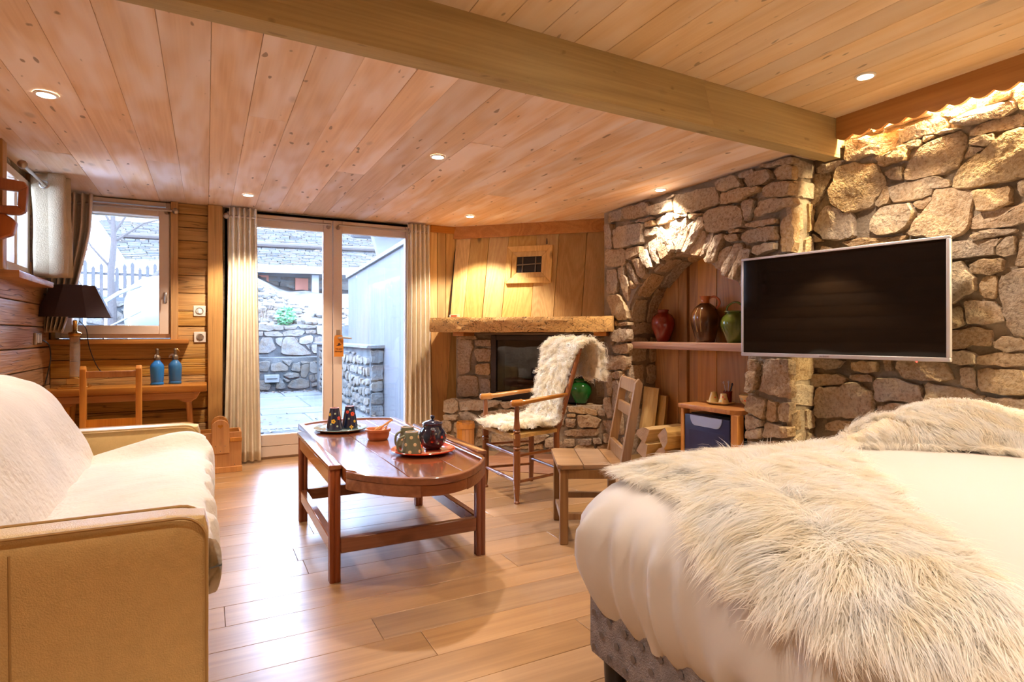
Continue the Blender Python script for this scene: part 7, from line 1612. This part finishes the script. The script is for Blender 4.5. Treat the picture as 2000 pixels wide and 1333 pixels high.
hobj('verge_board', MB().add([E0+Vector((0,-.05,-.3)),E0+Vector((0,-.05,.05)),K0+Vector((0,0,.05)),K0+Vector((0,0,-.25)),E0+Vector((-.06,-.05,-.3)),E0+Vector((-.06,-.05,.05)),K0+Vector((-.06,0,.05)),K0+Vector((-.06,0,-.25))], [(0,1,2,3),(7,6,5,4),(0,4,5,1),(3,2,6,7),(0,3,7,4),(1,5,6,2)]), M['outpale'])
for x_ in (3.05,):
    hobj('post', MB().box(x_-.11, x_+.11, 19.3, 19.52, 1.5, 3.0), M['outwhite'], bevel=.01)
    hobj('drainpipe', MB().tube([(x_+.3,19.2,3.0),(x_+.3,19.2,1.6)], .06, 8), M['outpale'], smooth=True)
hobj('window_frame', MB().box(1.15, 1.75, 20.1, 20.2, 2.35, 3.0), M['brickred'])
hobj('window_pane', MB().box(1.22, 1.68, 20.08, 20.11, 2.4, 2.93), M['slate'])
hobj('brick_panel', MB().box(2.55, 2.95, 20.1, 20.22, 2.55, 2.95), M['brickred'])
hobj('brick_panel', MB().box(-.35, -.05, 20.1, 20.22, 2.6, 2.85), M['brickred'])
hobj('barrel', MB().lathe([(.22,0),(.27,.3),(.22,.65)], (3.6,19.4,1.9), 14), M['slate'], smooth=True)
for i, P in enumerate(rubble(-.9, 4.6, 1.6, 3.0, 66, .2, .36, .3, .7, .02)):
    s_ = stone(P, lambda a,b,t: (a-hL[0], 20.2-t-hL[1], b-hL[2]), M['stone_out'], hs_, depth=.05, seed=2400+i, step=.16)

# boundary wall, low stone wall and eaves on the right of the terrace
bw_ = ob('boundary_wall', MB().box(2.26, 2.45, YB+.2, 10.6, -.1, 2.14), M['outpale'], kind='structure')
yy = YB+.2
while yy < 10.55:
    w_ = r.choice([.75,.9,1.05]); y1_ = min(yy+w_, 10.6)
    mb = MB().prism([(yy+.003,-.08),(y1_-.003,-.08),(y1_-.003,lerp(2.30,2.12,(y1_-6)/4.6)),(yy+.003,lerp(2.30,2.12,(yy-6)/4.6))], 2.235, 2.262, lambda a,b,t: (t,a,b))
    ob('panel', mb, M['outboard'], bw_, bevel=.003); yy = y1_
ob('coping', MB().prism([(YB+.2,2.30),(10.6,2.105),(10.6,2.165),(YB+.2,2.36)], 2.19, 2.47, lambda a,b,t: (t,a,b)), M['outpale'], bw_, bevel=.006)
lw = ob('low_stone_wall', MB().box(2.05, 2.24, 8.25, 12.8, -.1, .93), M['mortar_out'], kind='structure')
for i, P in enumerate(parse(SO_LOW)): stone(P, lambda a,b,t: (2.05-t, a, b), M['stone_out'], lw, depth=.035, seed=2600+i, step=.07)
for i, P in enumerate(rubble(2.04, 2.24, -.06, .90, 65, .12, .24, .12, .2, .008)): stone(P, lambda a,b,t: (a, 8.25-t, b), M['slate'], lw, depth=.03, seed=2700+i, step=.06)  # darker stone colours on this end face stand in for its shade
ob('coping', MB().box(1.98, 2.25, 8.18, 12.8, .91, .96), M['slate'], lw, bevel=.008)
ev = thing('wooden_eaves', 'projecting timber eaves of a building above the boundary wall', 'eaves', (2.6, 9.2, 2.5))
ob('soffit', MB().box(-.42,1.4,-.9,1.2,.42,.50), M['outboard'], ev)
for k in range(4): ob('rafter', MB().prism([(-.46,.30),(-.40,.24),(1.3,.30),(1.3,.42),(-.46,.42)], -.07, .07, lambda a,b,t,k=k: (a, t-.7+k*.5, b)), M['outboard'], ev, bevel=.01)
ob('bracket', MB().prism([(-.15,-.35),(.25,-.40),(.25,.30),(-.35,.28),(-.28,.10)], -.08, .08, lambda a,b,t: (a,t,b)), M['outpale'], ev, bevel=.03, seg=2)

# seen through the log-wall window: fence, tree, tank and handrail
fn = thing('picket_fence', 'weathered picket fence on the terrace wall below the slate roof', 'fence', (-1.6, 13.5, 1.8))
for k in range(18):
    x_ = -1.3+k*.125; hh = .62+.06*math.sin(k*2.1)
    ob('picket', MB().prism([(x_-.03,0),(x_+.03,0),(x_+.03,hh),(x_,hh+.05),(x_-.03,hh)], -.012, .012, lambda a,b,t: (a,t,b)), M['fencew'], fn)
for zz in (.15, .45): ob('rail', MB().box(-1.4, 1.0, .012, .04, zz, zz+.05), M['fencew'], fn)
tr = thing('tree', 'slim bare tree with a few red leaves beside the picket fence', 'tree', (-1.55, 12.95, 1.0))
ob('trunk', MB().tube([(0,0,0),(.02,0,.5),(-.01,0,1.2),(.04,0,1.8),(.02,0,2.3)], [.08,.07,.06,.05,.04], 9), M['bark'], tr, smooth=True)
for k, (p1, p2) in enumerate([((.25,0,2.35),(.6,.1,2.8)),((-.2,0,2.5),(-.5,0,3.0)),((.1,.1,2.8),(.15,.2,3.4)),((.5,0,2.2),(1.2,.1,2.45)),((-.3,0,1.7),(-.6,0,2.3)),((-.25,.0,.6),(-.55,0,1.2))]):
    ob('branch', MB().tube([(.02,0,p1[2]-.4),p1,p2], [.03,.02,.008], 6), M['bark'], tr, smooth=True)
leafcloud('leaf_cluster', (.25,0,2.75), (1.1,.5,.35), 130, .05, M['leafred'], tr, 4)
leafcloud('leaf_cluster', (-.35,0,1.9), (.3,.3,.4), 40, .05, M['leafred'], tr, 5)
sp = thing('tree_stump', 'dark leaning stump in front of the picket fence', 'stump', (-1.02, 12.95, 1.0))
ob('wood', MB().tube([(0,0,0),(.02,0,.85),(.10,0,1.05),(.28,0,1.32)], [.16,.13,.11,.07], 9), M['bark'], sp, smooth=True)
tk = thing('gas_tank', 'large white rounded gas tank seen through the log-wall window', 'tank', (-.35, 11.4, .85))
prf = [(.001,-.85),(.25,-.82),(.45,-.73),(.58,-.57),(.62,-.36),(.62,.5),(.5,.72),(.001,.85)]
ob('shell', MB().lathe(prf, n=32, M=Matrix.Translation((.0,0,.62)) @ Matrix.Rotation(PI/2,4,'Y')), M['tank'], tk, smooth=True, sharp=60)
for x_ in (-.4, .4): ob('foot', MB().box(x_-.06,x_+.06,-.35,.35,-.05,.2), M['outpale'], tk)
ob('plinth', MB().box(-.9,.85,-.6,.6,-1.0,-.04), M['terrace'], tk)
hr = thing('handrail', 'pale tubular handrail rising along the garden steps', 'handrail', (-1.1, 9.5, -.05))
def hrw(mb): return mb
ob('top_rail', MB().tube([(-.35,0,1.42),(-.13,0,1.58),(.05,0,1.72),(.30,0,1.84)], .028, 8), M['outwhite'], hr, smooth=True)
for x_, z_ in ((-.10,1.60),(.165,1.76),(-.33,1.44)): ob('post', MB().tube([(x_,0,0),(x_,0,z_)], .017, 8), M['steel'], hr, smooth=True)
ob('mid_rail', MB().tube([(-.3,0,1.12),(.30,0,1.48)], .012, 8), M['outwhite'], hr, smooth=True)
st = ob('side_terrace', MB().box(-4,-.05,7.5,13.3,-.1,.98), M['terrace'], kind='structure')
